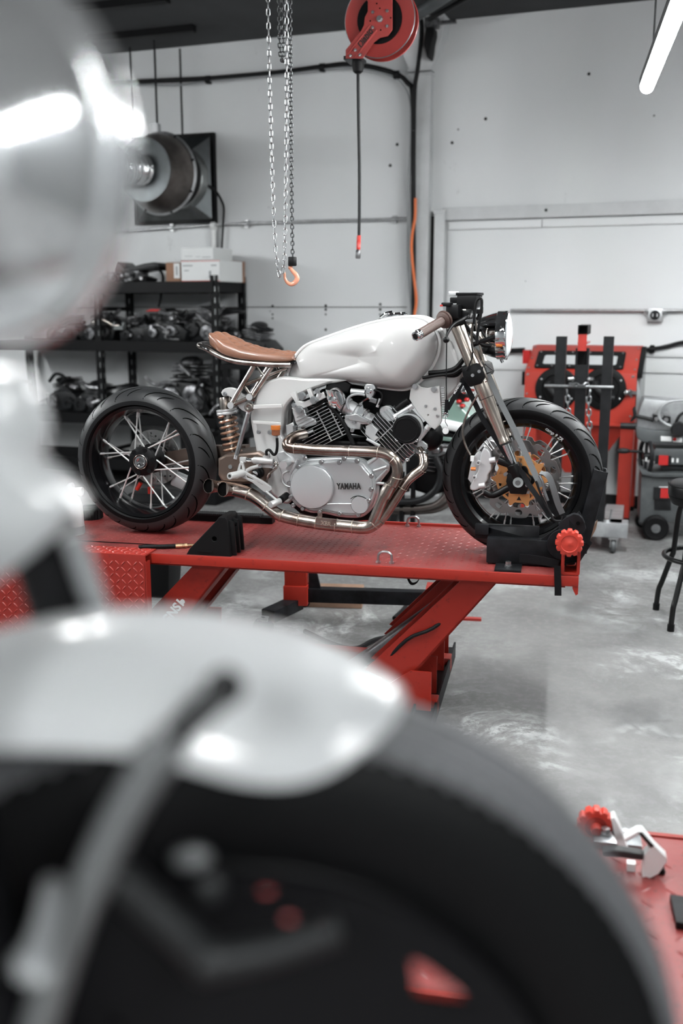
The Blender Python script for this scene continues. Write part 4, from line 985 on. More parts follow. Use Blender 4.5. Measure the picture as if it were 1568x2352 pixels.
MB().lathe([(.0, 0), (.031, 0), (.031, .012), (.034, .013), (.034, .02), (.030, .022), (.030, .05), (.026, .055), (.026, .085), (.030, .086), (.030, .098), (.024, .1), (.024, .13), (0, .13)], o_, ax_, 32).build('carburettor_body', 'cast_silver', carb)
MB().torus(o_ + ax_ * .006, ax_, .032, .004, 32, 8).build('clamp_band', 'rubber_black', carb)
MB().torus(o_ + ax_ * .092, ax_, .0305, .003, 32, 8).build('clamp_band', 'chrome', carb)
MB().mesh(side([(795, 955), (816, 957), (830, 964), (848, 968), (846, 973), (826, 972), (824, 984), (806, 984), (799, 978), (793, 968)], -.118, .055, .004)).build('float_bowl', 'cast_silver', carb)
MB().mesh(side([(792, 956), (818, 952), (844, 966), (842, 971), (815, 966), (793, 962)], -.126, .02, .002)).build('bowl_flange', 'fin_silver', carb)
for px, py, r in ((812, 971, .007), (798, 962, .004), (845, 969, .005), (809, 988, .008), (840, 948, .008), (829, 928, .006), (853, 955, .006)):
    s_ = b(px, py, -.13); MB().lathe([(r * .4, .006), (r * .5, .008), (r, .008), (r, 0), (0, 0)], s_ + V((0, .004, 0)), (0, -1, 0), 14).build('carburettor_screw', 'zinc', carb)
MB().tube(bp([(800, 940), (796, 925), (802, 912), (815, 906), (830, 906), (838, 908)], -.12), .0052, 10, 5).build('fuel_line', 'grey_cable', carb)
MB().mesh(side([(838, 890), (842, 884), (856, 884), (860, 892), (856, 905), (850, 916), (844, 914), (840, 900)], -.10, .03, .004)).build('fuel_tap', 'cast_silver', carb)
MB().lathe([(0, 0), (.012, 0), (.013, .006), (.009, .010), (0, .010)], b(847, 897, -.115), (0, -1, 0), 18).build('tap_knob', 'chrome', carb)
MB().cyl(b(806, 899, -.09), b(838, 902, -.09), .012, n=16).build('tap_body', 'cast_silver', carb)
MB().cyl(b(822, 928, -.12), b(846, 914, -.12), .003, n=8).build('choke_rod', 'chrome', carb)
MB().mesh(side([(822, 940), (833, 930), (836, 950), (818, 950)], -.125, .004, .0005)).build('throttle_lever', 'chrome', carb)
MB().mesh(side([(852, 914), (864, 918), (862, 926), (848, 922)], -.11, .02, .002)).build('linkage', 'bare_steel', carb)
MB().tube(bp([(858, 896), (872, 900), (878, 912), (870, 930)], -.11), .004, 8).build('vacuum_hose', 'rubber_black', carb)
MB().cyl(b(873, 916, -.10), b(866, 935, -.10), .006, n=12).build('vacuum_port', 'cast_silver', carb)
# dark clutter deep between the cylinders
MB().mesh(side([(755, 878), (800, 880), (860, 890), (940, 900), (946, 918), (905, 955), (872, 940), (850, 1000), (800, 990), (770, 940), (750, 900)], .02, .08, .01)).build('airbox', 'engine_black', bike)
MB().mesh(side([(760, 876), (786, 877), (800, 886), (796, 898), (770, 897), (752, 892)], -.085, .06, .008)).build('rubber_boot', 'rubber_black', carb)
MB().mesh(side([(880, 892), (936, 900), (940, 920), (912, 942), (884, 930), (872, 905)], -.06, .10, .01)).build('coil', 'engine_black', bike)
MB().tube(bp([(905, 945), (925, 928), (938, 920)], -.09), .013, 12).build('rubber_boot', 'rubber_black', bike)
# frame down tubes
for a_, c_, r in (((906, 958), (948, 932), .011), ((960, 1010), (985, 978), .011)):
    rod(a_, c_, -.10, r, 'down_tube', 'cast_silver')
    m_ = ((a_[0] + c_[0] * 3) / 4, (a_[1] + c_[1] * 3) / 4); m2 = ((a_[0] + c_[0] * 3.5) / 4.5, (a_[1] + c_[1] * 3.5) / 4.5)
    rod(m_, m2, -.10, r * 1.25, 'tube_collar', 'zinc')
MB().ball(b(988, 1000, -.03), (.05, .06, .06), 20).build('horn', 'engine_black', bike)

# ---- exhaust
ex_ = part_empty('exhaust', (0, 0, 0), bike)
def pipe(px, ys, r, name='exhaust_pipe', k=6, n=20):
    P = [b(p[0], p[1], y) for p, y in zip(px, ys)]; return MB().tube(P, r, n, k), P
def weld(P, t_i, r, d=None):
    i = t_i; d = (P[min(i + 1, len(P) - 1)] - P[max(0, i - 1)]).normalized(); return MB().torus(P[i], d, r, .0016, 28, 6)
p1 = [(700, 996), (676, 1003), (661, 1016), (664, 1028), (700, 1031.5), (739, 1034), (805, 1036), (869, 1039), (893, 1046), (908, 1062), (912.5, 1080), (910, 1097), (902, 1115)]
y1 = [-.11, -.15, -.19, -.205, -.21, -.21, -.21, -.21, -.21, -.21, -.21, -.21, -.21]
m_, P = pipe(p1, y1, .0205); m_.build('exhaust_pipe', 'brushed_pipe', ex_)
for px, py, d_ in ((677, 1030, (1, 0, -.03)), (803, 1036, (1, 0, -.04)), (868, 1039, (1, 0, -.06)), (902, 1055, (.75, 0, -.66)), (911, 1097, (-.25, 0, -1))):
    MB().torus(b(px, py, -.21), d_, .0207, .0013, 28, 6).build('weld_bead', 'weld', ex_)
m_, P = pipe([(902, 1113), (888, 1126), (880, 1145), (866, 1180), (858, 1198)], [-.21, -.21, -.21, -.207, -.205], .0215); 
m_.build('exhaust_pipe', 'brushed_pipe', ex_)
m_, P = pipe([(898, 1114), (884, 1140)], [-.21] * 2, .0240, k=1); m_.build('slip_joint', 'brushed_pipe', ex_)
m_, P = pipe([(962, 1034), (970, 1046), (973, 1062), (968, 1077), (950, 1091), (935, 1104), (924, 1120), (905, 1150), (884, 1182), (868, 1200)], [-.11, -.13, -.145, -.155, -.165, -.172, -.178, -.185, -.19, -.195], .0185)
m_.build('exhaust_pipe', 'brushed_pipe', ex_)
for px, py, d_, y in ((968, 1078, (.6, 0, .8), -.155), (924, 1120, (.5, 0, .86), -.178)):
    MB().torus(b(px, py, y), d_, .0188, .0013, 28, 6).build('weld_bead', 'weld', ex_)
MB().lathe([(.014, 0), (.026, 0), (.027, .008), (.014, .008)], b(968, 1038, -.12), (.2, -.3, 1), 24).build('exhaust_flange', 'zinc', ex_)
c1 = [(872, 1192), (862, 1201), (847, 1210.5), (828, 1212), (810, 1210), (748, 1204), (686, 1194), (647, 1184.5), (629, 1175), (609, 1159.5), (588, 1144), (569, 1134.5), (547, 1128), (529, 1125), (515, 1124)]
m_, P = pipe(c1, [-.20] * 12 + [-.203, -.212, -.238], lambda t: .0245 - .0012 * t + .005 * max(0, (t - .9) / .1), n=24)
# open outlet: build without the end cap and add an inner bore
m_.build('collector', 'brushed_pipe', ex_)
for px, py, d_ in ((860, 1202, (.75, 0, .66)), (810, 1210, (1, 0, 0)), (772, 1206.5, (1, 0, -.1)), (727, 1200, (1, 0, -.12)), (686, 1194, (1, 0, -.15)), (647, 1184.5, (.9, 0, -.35)), (612, 1162, (.8, 0, -.6)), (570, 1135, (.9, 0, -.4))):
    MB().torus(b(px, py, -.20), d_, .0248, .0017, 28, 6).build('weld_bead', 'weld', ex_)
m2 = [(600, 1150), (575, 1134), (550, 1125), (515, 1118), (496, 1117), (482, 1116.5)]
m_, P = pipe(m2, [-.175, -.16, -.145, -.14, -.15, -.176], lambda t: .0235 + .005 * max(0, (t - .8) / .2), n=24); m_.build('exhaust_pipe', 'brushed_pipe', ex_)
for px, py, y, px2, py2 in ((515, 1124, -.238, 527, 1125), (482, 1116.5, -.176, 494, 1117)):
    e, e2 = b(px, py, y), b(px2, py2, y + .028); d_ = (e - e2).normalized()
    MB().lathe([(.0285, -.004), (.0285, .008), (.027, .008), (.0265, .0)], e, d_, 32).build('outlet', 'brushed_pipe', ex_)
    MB().cyl(e + d_ * .0002, e + d_ * .0012, .0268, n=28).build('bore', 'black_gap', ex_)
MB().mesh(side([(724, 1196), (726, 1189), (772, 1193), (771, 1215), (724, 1210)], -.2235, .004, .0008)).build('name_plate', 'brushed_pipe', ex_)
e = b(748, 1203, -.2262); MB().mesh(text_mesh('XBR', .021, axes(e, V((.99, 0, -.10)), V((.10, 0, .99)), V((0, -1, 0))), .0008, .0006)).build('lettering', 'weld', ex_)
MB().mesh(side([(729, 1172), (738, 1171), (739, 1190), (730, 1190)], -.215, .006, .001)).build('hanger', 'brushed_pipe', ex_)
s_ = b(734, 1175, -.22); MB().hexbolt(s_, (0, -1, 0), .005, .005).build('hanger_bolt', 'zinc', ex_)

# ---- rear set: brake pedal, peg, master cylinder, reservoir
rs = part_empty('rear_set', (0, 0, 0), bike)
mat('satin_white_alloy', (.54, .54, .535), .3, .35)
lev = [(552, 1062), (557, 1064), (561, 1083), (572, 1090), (600, 1105), (621, 1119), (623, 1124), (613, 1131), (606, 1129), (580, 1108), (560, 1098), (549, 1094), (545, 1082), (549, 1068)]
MB().mesh(side(lev, -.20, .014, .002, [[(564, 1090), (582, 1100), (583, 1104), (566, 1098)], [(589, 1104), (604, 1113), (604, 1116), (590, 1108)], [(552, 1068), (555, 1068), (557, 1080), (550, 1079)]])).build('brake_pedal', 'satin_white_alloy', rs)
pg = b(556, 1088, -.20); pe = b(527, 1094, -.285)
MB().lathe([(.0, -.01), (.014, -.01), (.014, (pe - pg).length - .004), (.012, (pe - pg).length), (.007, (pe - pg).length), (.007, (pe - pg).length - .02), (0, (pe - pg).length - .02)], pg, pe - pg, 24).build('foot_peg', 'satin_white_alloy', rs)
MB().cyl(b(611, 1129, -.205), b(638, 1151, -.21), .005, n=12).build('toe_rod', 'satin_white_alloy', rs)
MB().lathe([(0, 0), (.013, 0), (.013, .05), (.012, .052), (0, .052)], b(642, 1151, -.19), V((-.45, -1, -.15)), 24).build('toe_peg', 'satin_white_alloy', rs)
MB().cyl(b(645, 1148, -.19), b(658, 1138, -.13), .014, n=18).build('peg_mount', 'satin_black', rs)
mc0, mc1 = b(582, 1057, -.18), b(632, 1060, -.18); d_ = (mc1 - mc0).normalized()
MB().lathe([(0, -.006), (.009, -.006), (.009, 0), (.0125, 0), (.0135, .004), (.0135, .078), (.012, .082), (0, .082)], mc0, d_, 24).build('master_cylinder', 'satin_white_alloy', rs)
MB().lathe([(.006, -.03), (.008, -.028), (.008, -.006), (0, -.006)], mc0, d_, 14).build('push_rod', 'chrome', rs)
MB().box(mc0 - d_ * .042, (.026, .016, .02)).bevel(.003, 2).build('clevis', 'satin_white_alloy', rs)
for px, py in ((598, 1070), (624, 1070)):
    MB().lathe([(.004, .006), (.008, .007), (.0085, 0), (0, 0)], b(px, py, -.19), (0, -1, 0), 16).build('mount_bolt', 'zinc', rs)
MB().mesh(side([(588, 1064), (632, 1066), (636, 1072), (618, 1074), (590, 1072)], -.178, .012, .002)).build('mount_plate', 'satin_white_alloy', rs)
MB().tube(bp([(563, 1083), (578, 1075), (598, 1070)], -.185), .0075, 12).build('pedal_stay', 'satin_white_alloy', rs)
MB().tube(bp([(634, 1064), (636, 1072), (628, 1080), (616, 1092), (611, 1112)], -.16), .0042, 8).build('brake_line', 'satin_steel', rs)
MB().torus(b(634, 1066, -.19), (0, 1, 0), .007, .003, 18, 6).build('banjo_fitting', 'satin_steel', rs)
MB().mesh(side([(604, 1048), (616, 1044), (617, 1052), (605, 1052)], -.185, .016, .002)).build('inlet_port', 'satin_white_alloy', rs)
MB().tube(bp([(612, 1046), (612, 1036), (619, 1034), (628, 1044), (634, 1040), (636.5, 1025), (636, 1006)], -.19), .0055, 10, 5).build('reservoir_hose', 'rubber_black', rs)
MB().lathe([(0, 0), (.010, .001), (.0165, .005), (.0165, .026), (0, .026)], b(633.5, 1002, -.19), (0, 0, 1), 28).build('reservoir', 'brake_fluid', rs)
MB().lathe([(0, 0), (.0175, 0), (.0190, .004), (.0175, .009), (.0190, .013), (.018, .017), (0, .0175)], b(632.8, 987, -.19), (0, 0, 1), 28).build('reservoir_cap', 'amber_plastic', rs)
MB().cyl(b(635.5, 1010, -.19), b(635.2, 1002, -.19), .0045, n=10).build('hose_clamp', 'zinc', rs)
MB().cyl(b(650, 1068, -.19), b(664, 1060, -.12), .016, n=20).build('side_boss', 'cast_silver', rs)
MB().mesh(side([(636, 1042), (650, 1038), (668, 1052), (672, 1060), (650, 1064), (640, 1056)], -.14, .05, .006)).build('side_bracket', 'cast_silver', rs)
# bike stands on its tyres; small paddock pin under the engine keeps it upright
# ------------------------------------------------------------------ things standing on the lift
def lt(px, py, y): return LF.at(px, py, y)
def lside(pts, y, t, bev=.0, holes=(), k=1):
    f = lambda L: [(q.x, q.z) for q in (lt(p[0], p[1], y) for p in L)]
    o = f(pts)
    if k > 1: o = [(q.x, q.y) for q in catmull([V((x, z, 0)) for x, z in o], k, True)]
    return plate(o, [f(h) for h in holes], t - 2 * bev if bev else t, bev, MY(y + t / 2))
def lthing(name, label, cat, group=None): return thing(name, label, cat, LF.o, -12.1, group)
mat('wood_raw', (.36, .22, .15), .7, var=.4, vscale=6)
# wheel vise
wv = lthing('wheel_chock', 'black steel wheel chock clamping the front tyre at the lift end', 'wheel chock')
x0, x1 = lt(1117, 1260, .10).x, lt(1290, 1260, .10).x
zt = lt(1117, 1236, .10).z
m = MB().bx(x0, x1 + .02, .10, .15, TZ + .006, zt).bevel(.004, 2); m.build('side_rail', 'worn_black', wv)
m = MB().bx(x0, x1 + .02, .33, .38, TZ + .006, zt).bevel(.004, 2); m.build('side_rail', 'worn_black', wv)
MB().bx(x0 + .02, x1 + .05, .15, .33, TZ + .004, TZ + .012).build('base_plate', 'worn_black', wv)
xa, xb = lt(1091, 1215, .15).x, lt(1238, 1215, .15).x; za, zb = lt(1100, 1220, .15).z, lt(1100, 1203, .15).z
m = MB().bx(xa, xb, .145, .165, lt(1100, 1236, .15).z, zb).bx(xa, xa + .05, .135, .145, za - .01, zb); m.bevel(.002).build('clamp_jaw', 'worn_black', wv)
m = MB().bx(xa, xb, .315, .335, lt(1100, 1236, .15).z, zb); m.bevel(.002).build('clamp_jaw', 'worn_black', wv)
# sloping gusset and the upright square post
gs = [(1236, 1244), (1290, 1206), (1318, 1186), (1330, 1176), (1338, 1190), (1345, 1214), (1330, 1250), (1308, 1290), (1240, 1285)]
MB().mesh(lside(gs, .11, .012, .001)).mesh(lside(gs, .35, .012, .001)).build('gusset', 'worn_black', wv)
po = [lt(1324, 1180, .20), lt(1308, 1285, .20), lt(1348, 1290, .20), lt(1390, 1078, .20), lt(1360, 1070, .20)]
def hollow(p, q, w, h, t, up):
    p, q = V(p), V(q); d = (q - p).normalized(); a_ = d.cross(V(up)).normalized(); b_ = a_.cross(d)
    R = lambda c, k: [c + a_ * (i * (w / 2 - k)) + b_ * (j * (h / 2 - k)) for i, j in ((-1, -1), (1, -1), (1, 1), (-1, 1))]
    return MB().loft([R(p, 0), R(q, 0), R(q, t), R(q - d * .10, t)])
p_, q_ = lt(1330, 1262, .24), lt(1379, 1077, .24)
hollow(p_, q_, .10, lt(1395, 1078, .24).x - lt(1362, 1072, .24).x, .006, (0, 0, 1) if False else (1, 0, 0)).bevel(.003).build('upright_post', 'worn_black', wv)
MB().mesh(lside([(1284, 1204), (1318, 1182), (1336, 1192), (1342, 1214), (1326, 1232), (1300, 1236)], .085, .025, .003, k=2)).build('pivot_lug', 'worn_black', wv)
MB().cyl(lt(1327, 1202, .082), lt(1327, 1202, .086), .007, n=14).build('pivot_hole', 'black_gap', wv)
MB().mesh(lside([(1282, 1238), (1345, 1248), (1356, 1250), (1330, 1290), (1295, 1293), (1278, 1270)], .09, .02, .003)).build('end_cheek', 'worn_black', wv)
MB().lathe([(0, 0), (.055, 0), (.057, .006), (.055, .012), (0, .012)], lt(1292, 1250, .085), (0, -1, 0), 32).build('round_cheek', 'worn_black', wv)
MB().prism([lt(1352, 1230, .26), lt(1372, 1198, .26), lt(1368, 1216, .26), lt(1356, 1238, .26)], (0, .04, 0)).build('wood_wedge', 'wood_raw', wv)
# straps
def strap(name, label, pts, w, t, m, side_=(0, -1, 0), k=5, cat='strap'):
    o = MB().strap(pts, w, t, side_, k).build(name, m); o.location = LF.o; o.rotation_euler = (0, 0, rad(-12.1)); return tag(o, label, cat)
L_ = lambda *a: [lt(*p) for p in a]
st = lthing('tie_down_strap', 'grey webbing strap with hook pulling from fork to lift end', 'strap')
MB().strap(L_((1112, 840, .22), (1140, 905, .19), (1180, 985, .16), (1225, 1082, .12), (1243, 1118, .10)), .021, .002, (1, 0, 0)).build('webbing', 'nylon_grey', st)
MB().strap(L_((1240, 1085, .095), (1258, 1092, .085), (1270, 1120, .08), (1280, 1155, .085), (1291, 1180, .09)), .021, .002, (1, 0, 0)).build('webbing', 'nylon_grey', st)
MB().strap(L_((1255, 1128, .10), (1262, 1150, .10), (1272, 1172, .10), (1283, 1182, .10)), .025, .004, (1, 0, 0)).build('webbing', 'nylon_black', st)
MB().tube(L_((1238, 1092, .09), (1246, 1108, .088), (1250, 1128, .09), (1258, 1150, .09)), .005, 8).tube(L_((1240, 1090, .10), (1256, 1092, .095), (1262, 1112, .09)), .004, 8).build('cam_buckle', 'bare_steel', st)
MB().tube(L_((1230, 1105, .10), (1248, 1150, .098), (1264, 1178, .095), (1268, 1190, .095), (1276, 1196, .095), (1290, 1196, .09)), .0042, 8, 5).tube(L_((1292, 1186, .09), (1287, 1206, .09), (1285, 1218, .088), (1290, 1226, .085)), .004, 8).build('wire_hook', 'dark_steel', st)
MB().strap(L_((1288, 1180, .092), (1310, 1205, .085), (1335, 1232, .08), (1356, 1250, .09)), .016, .002, (0, 0, 1)).build('webbing', 'nylon_black', st)
strap('strap_tail', 'black strap end lying flat in front of the wheel chock', L_((1192, 1282, .078), (1210, 1283, .070), (1240, 1287, .055), (1268, 1293, .045), (1283, 1296, .045)), .030, .003, 'nylon_black', (0, 0, 1))
strap('strap_tail', 'black strap end hanging below the right end of the lift', L_((1280, 1300, -.008), (1280, 1320, -.009), (1281, 1345, -.009), (1281, 1368, -.009)), .024, .003, 'nylon_black', (1, 0, 0))
s2 = lthing('fork_strap', 'dark lettered strap running down the front of the fork', 'strap')
MB().strap(L_((1062, 868, .20), (1085, 915, .19), (1110, 965, .18), (1140, 1010, .175), (1172, 1060, .17), (1198, 1085, .165), (1212, 1110, .15), (1240, 1150, .11), (1262, 1185, .095)), .019, .002, (1, 0, 0)).build('webbing', 'nylon_black', s2)
for i, ch in enumerate('MONSTER'):
    q = lt(1112 + i * 3.6, 940 + i * 5.6, .176); MB().mesh(text_mesh(ch, .012, axes(q, V((.53, 0, -.85)), V((.85, 0, .53)), V((0, -1, 0))), .0003)).build('letter', 'nylon_grey', s2)
ln = thing('lanyard', 'black lettered key lanyard hanging from the handlebar with a pale fob', 'lanyard', BK.o, -15)
MB().strap(bp([(1066, 868), (1052, 896), (1034, 928), (1027, 940)], -.12), .017, .0015, (1, 0, 0)).build('ribbon', 'nylon_black', ln)
MB().strap(bp([(1026, 752), (1025, 820), (1024.5, 880), (1025, 920), (1024, 945)], -.125), .004, .0015, (1, 0, 0)).build('ribbon', 'nylon_black', ln)
MB().strap(bp([(1026, 918), (1025, 935), (1024, 952)], -.123), .014, .002, (1, 0, 0)).build('ribbon', 'nylon_black', ln)
e = b(1050.5, 891.5, -.1225); MB().mesh(text_mesh('MONSTER', .0105, axes(e + V((0, -.0022, 0)), V((.50, 0, .866)), V((-.866, 0, .50)), V((0, -1, 0))), .0003, .0002)).build('lettering', 'pale_letter', ln)
MB().torus(b(1023.5, 953, -.123), (0, 1, .2), .008, .0018, 20, 6).tube(bp([(1024, 958), (1022, 968), (1027, 978), (1024, 984)], -.123), .0016, 6).build('key_ring', 'chrome', ln)
MB().lathe([(0, -.002), (.011, -.002), (.012, 0), (.011, .002), (0, .002)], b(1023, 990, -.123), (0, 1, 0), 24).build('fob', 'pale_letter', ln)
# rubber wedge chock
wc = lthing('wedge_chock', 'black rubber wedge chock at the near edge of the lift', 'wheel chock')
y0, y1 = .012, .14
pr = [lt(430, 1272, y0), lt(436, 1262, y0), lt(499, 1196, y0), lt(503, 1190, y0), lt(516, 1190, y0), lt(520, 1196, y0), lt(528, 1278, y0)]
zb_ = TZ + .001
pr = [(p.x, max(zb_, p.z)) for p in pr]; pr[0] = (pr[0][0], zb_); pr[-1] = (pr[-1][0], zb_)
out = [(p[0], p[1]) for p in pr]
hl = ngon(lt(492, 1238, y0).x, lt(492, 1238, y0).z, .012, 20)
MB().mesh(plate(out, [hl], y1 - y0 - .006, .003, MY((y0 + y1) / 2))).build('wedge_body', 'rubber_black', wc)
q = lt(492, 1238, y0); MB().cyl((q.x, y0 + .012, q.z), (q.x, y0 + .015, q.z), .012, n=20).build('blind_hole', 'black_gap', wc)
xe = pr[-1][0]
for yy in (.028, .075, .122):
    MB().prism([(xe - .03, yy, zb_), (xe + .020, yy, zb_), (xe + .012, yy, pr[3][1] - .018), (xe - .02, yy, pr[3][1] - .006)], (0, .014 if yy > .03 else .012, 0)).bevel(.002).build('rib', 'rubber_black', wc)
MB().bx(pr[1][0] + .035, xe - .07, y0 - .0035, y0 + .001, zb_ + .012, zb_ + .018).build('moulded_ridge', 'rubber_black', wc)
for zz in (zb_ + .03, pr[3][1] - .03):
    MB().cyl((xe + .012, .05, zz), (xe + .016, .05, zz), .007, n=12).build('blind_hole', 'black_gap', wc)
# air line with brass fitting
ah = lthing('air_line', 'black air line with brass fitting lying on the lift edge', 'hose')
MB().tube([V((q.x, q.y, TZ + .010)) for q in (LF.onz(318, 1257, TZ + .01), LF.onz(335, 1256, TZ + .01), LF.onz(380, 1255, TZ + .01), LF.onz(405, 1254, TZ + .01))], .0085, 10).build('hose', 'rubber_black', ah)
p_, q_ = LF.onz(403, 1254, TZ + .01), LF.onz(446, 1252, TZ + .01); d_ = (q_ - p_).normalized()
mat('brass', (.72, .50, .30), .3, 1.)
MB().lathe([(0, 0), (.0095, 0), (.0095, .025), (.008, .026), (.008, .034), (.010, .035), (.010, .046), (.006, .047), (.005, .075), (0, .075)], p_, d_, 16).build('fitting', 'brass', ah)
# black rail along the far side of the table
fr_ = lthing('chain_rail', 'black chain laid along the far edge of the lift', 'chain')
q0, q1 = LF.onz(452, 1188, TZ), LF.onz(612, 1194, TZ)
MB().bx(q0.x - .1, q1.x + .05, .60, .65, TZ + .001, TZ + .028).build('side_plate', 'engine_black', fr_)
n_ = 36
for i in range(n_):
    x = q0.x + (q1.x - q0.x) * i / n_; MB().cyl((x, .598, TZ + .031), (x, .652, TZ + .031), .005, n=8).build('roller', 'dark_steel', fr_)
# spray bottle, funnel tool and black can behind the rear wheel
sb = lthing('spray_bottle', 'white plastic bottle standing at the left end of the lift', 'bottle')
q = LF.onz(174, 1226, TZ)
MB().lathe([(0, 0), (.044, 0), (.047, .006), (.046, .05), (.043, .12), (.034, .15), (.016, .17), (.015, .19), (0, .19)], (q.x - .01, q.y, TZ), (0, 0, 1), 32).build('bottle', 'white_plastic', sb)
mat('murky_fluid', (.45, .47, .47), .3)
MB().lathe([(0.0, .0), (.0475, .004), (.0472, .035), (0, .035)], (q.x - .01, q.y, TZ + .0005), (0, 0, 1), 32).build('fluid', 'murky_fluid', sb)
MB().tube([(q.x - .02, q.y, TZ + .185), (q.x - .015, q.y, TZ + .20), (q.x - .0, q.y, TZ + .205)], .013, 12).build('nozzle', 'white_plastic', sb)
fn = lthing('plastic_funnel', 'white plastic funnel tube held up left of the rear wheel', 'funnel')
e = lt(188, 1129, .22); s_ = lt(120, 1118, .22)
d_ = (s_ - e).normalized()
MB().lathe([(.0165, 0), (.0185, -.002), (.0185, .004), (.012, .03), (.010, .05), (.010, (s_ - e).length), (.008, (s_ - e).length), (.008, .05), (.0165, 0)], e, d_, 28).build('tube', 'white_plastic', fn)
MB().cyl((e.x - .14, e.y, TZ + .002), (e.x - .14, e.y, e.z + .0), .008, n=10).build('stand', 'dark_steel', fn)
cn = lthing('drip_can', 'round black can on the lift behind the rear tyre', 'can')
q = LF.onz(207, 1190, TZ)
MB().lathe([(0, 0), (.055, 0), (.055, .045), (.052, .048), (.038, .05), (.036, .056), (.030, .056), (.030, .04), (0, .04)], (q.x, q.y, TZ), (0, 0, 1), 36).build('can', 'rubber_black', cn)
for i in range(16):
    a_ = 2 * PI * i / 16; MB().bar((q.x + .055 * math.cos(a_), q.y + .055 * math.sin(a_), TZ + .002), (q.x + .055 * math.cos(a_), q.y + .055 * math.sin(a_), TZ + .042), .008, .006, (math.cos(a_), math.sin(a_), 0)).build('rib', 'rubber_black', cn)
# ------------------------------------------------------------------ workshop furniture along the back wall
def wt(px, py, y): return W.at(px, py, y)
mat('shelf_black', (.004, .004, .0045), .5, spec=.15)
mat('cardboard', (.30, .16, .10), .75, var=.25, vscale=6)
mat('box_white', (.72, .73, .73), .6)
mat('print_grey', (.30, .31, .32), .6)
mat('print_red', (.55, .08, .06), .6)
mat('dirty_metal', (.30, .30, .31), .35, .8, var=.6, vscale=22, var2=(60, 60, 62))
mat('dark_part', (.006, .006, .0065), .42, spec=.25, var=.5, vscale=14, var2=(30, 31, 33))
mat('foil', (.62, .63, .64), .22, 1., bump=1.0, bscale=28)
mat('duct_brown', (.16, .14, .13), .35, .7, var=.5, vscale=5)
mat('sheet_dark', (.085, .095, .10), .28, .5, var=.5, vscale=3)
mat('sheet_light', (.40, .42, .42), .25, .6, var=.5, vscale=4)
mat('cabinet_red', (.52, .045, .028), .42, var=.15, vscale=4)
mat('window_glass', (.55, .57, .58), .12, spec=.6)
mat('red_lens', (.45, .02, .02), .25)
mat('saw_grey', (.10, .108, .112), .45, .2, var=.3, vscale=10)
mat('saw_light', (.38, .39, .40), .4, .3, var=.3, vscale=10)
mat('tank_green', (.20, .30, .26), .22, .1, coat=.8)
mat('seat_vinyl', (.006, .006, .0065), .3, spec=.3)

# exhaust fan and its wall panel
fan = wthing('exhaust_fan', 'wall exhaust fan with round steel housing and foil duct beside the hanging rods', 'fan')
xa, xb, za, zb = -4.17, -3.43, 2.29, 2.965
xc, zc = (xa + xb) / 2, (za + zb) / 2
MB().bx(xa - .03, xa, -.05, -.001, za - .03, zb + .03).bx(xb, xb + .03, -.05, -.001, za - .03, zb + .03).bx(xa, xb, -.05, -.001, zb, zb + .03).bx(xa, xb, -.05, -.001, za - .03, za).build('panel_frame', 'shelf_black', fan)
C_ = [V((xa, -.04, za)), V((xb, -.04, za)), V((xb, -.04, zb)), V((xa, -.04, zb))]
r_ = .26; I_ = [V((xc + r_ * math.cos(t), -.16, zc + r_ * math.sin(t))) for t in (rad(225), rad(315), rad(45), rad(135))]
for k in range(4):
    MB().prism([C_[k], C_[(k + 1) % 4], I_[(k + 1) % 4], I_[k]], (0, .006, 0)).build('panel', 'sheet_light' if k == 0 else 'sheet_dark', fan)
ce = wt(392, 405, -.30); fx, fz = ce.x, ce.z
MB().lathe([(0, 0), (.26, 0), (.26, .10), (.22, .12), (.235, .24), (.235, .30), (0, .30)], (fx, -.12, fz), (0, -1, 0), 40).build('fan_neck', 'sheet_light', fan)
MB().lathe([(.262, .0), (.262, .07), (.238, .075)], (fx, -.26, fz), (0, -1, 0), 40).build('rubber_sleeve', 'rubber_black', fan)
MB().lathe([(.22, 0), (.30, .02), (.315, .05), (.31, .09), (.285, .20), (.235, .30), (.23, .32), (0, .325)], (fx, -.40, fz), (0, -1, 0), 48).build('housing', 'duct_brown', fan)
MB().torus((fx, -.46, fz), (0, 1, 0), .316, .016, 56, 8).build('clamp_ring', 'galvanised', fan)
for k in range(8):
    a_ = k * PI / 4 + .3; MB().box((fx + .318 * math.cos(a_), -.46, fz + .318 * math.sin(a_)), (.02, .036, .02)).build('clamp_bolt', 'dark_steel', fan)
MB().lathe([(0, 0), (.245, 0), (.245, .012), (0, .014)], (fx, -.725, fz), (0, -1, 0), 40).build('end_plate', 'sheet_dark', fan)
MB().tube([(fx - .01, -.72, fz + .0), (fx - .04, -.85, fz), (fx - .16, -.98, fz - .01), (fx - .4, -1.02, fz)], lambda t: .115 + .006 * math.sin(t * 130), 24, 16).build('foil_duct', 'foil', fan)
hp = wt(367, 300, -.40)
MB().bx(fx - .09, fx - .02, -.46, -.40, fz + .10, hp.z + .05).build('hanger_plate', 'galvanised', fan)
MB().tube([wt(366, 352, -.50), wt(375, 335, -.50), wt(383, 312, -.46)], .022, 8, 1).build('lever', 'shelf_black', fan)
MB().tube([wt(397, 340, -.42), wt(420, 375, -.30), wt(470, 420, -.10), wt(494, 438, -.06), (wt(508, 460, -.04)), wt(514, 480, -.04), wt(512, 520, -.04), wt(509, 580, -.04)], .011, 8, 5).build('power_cable', 'dark_steel', fan)
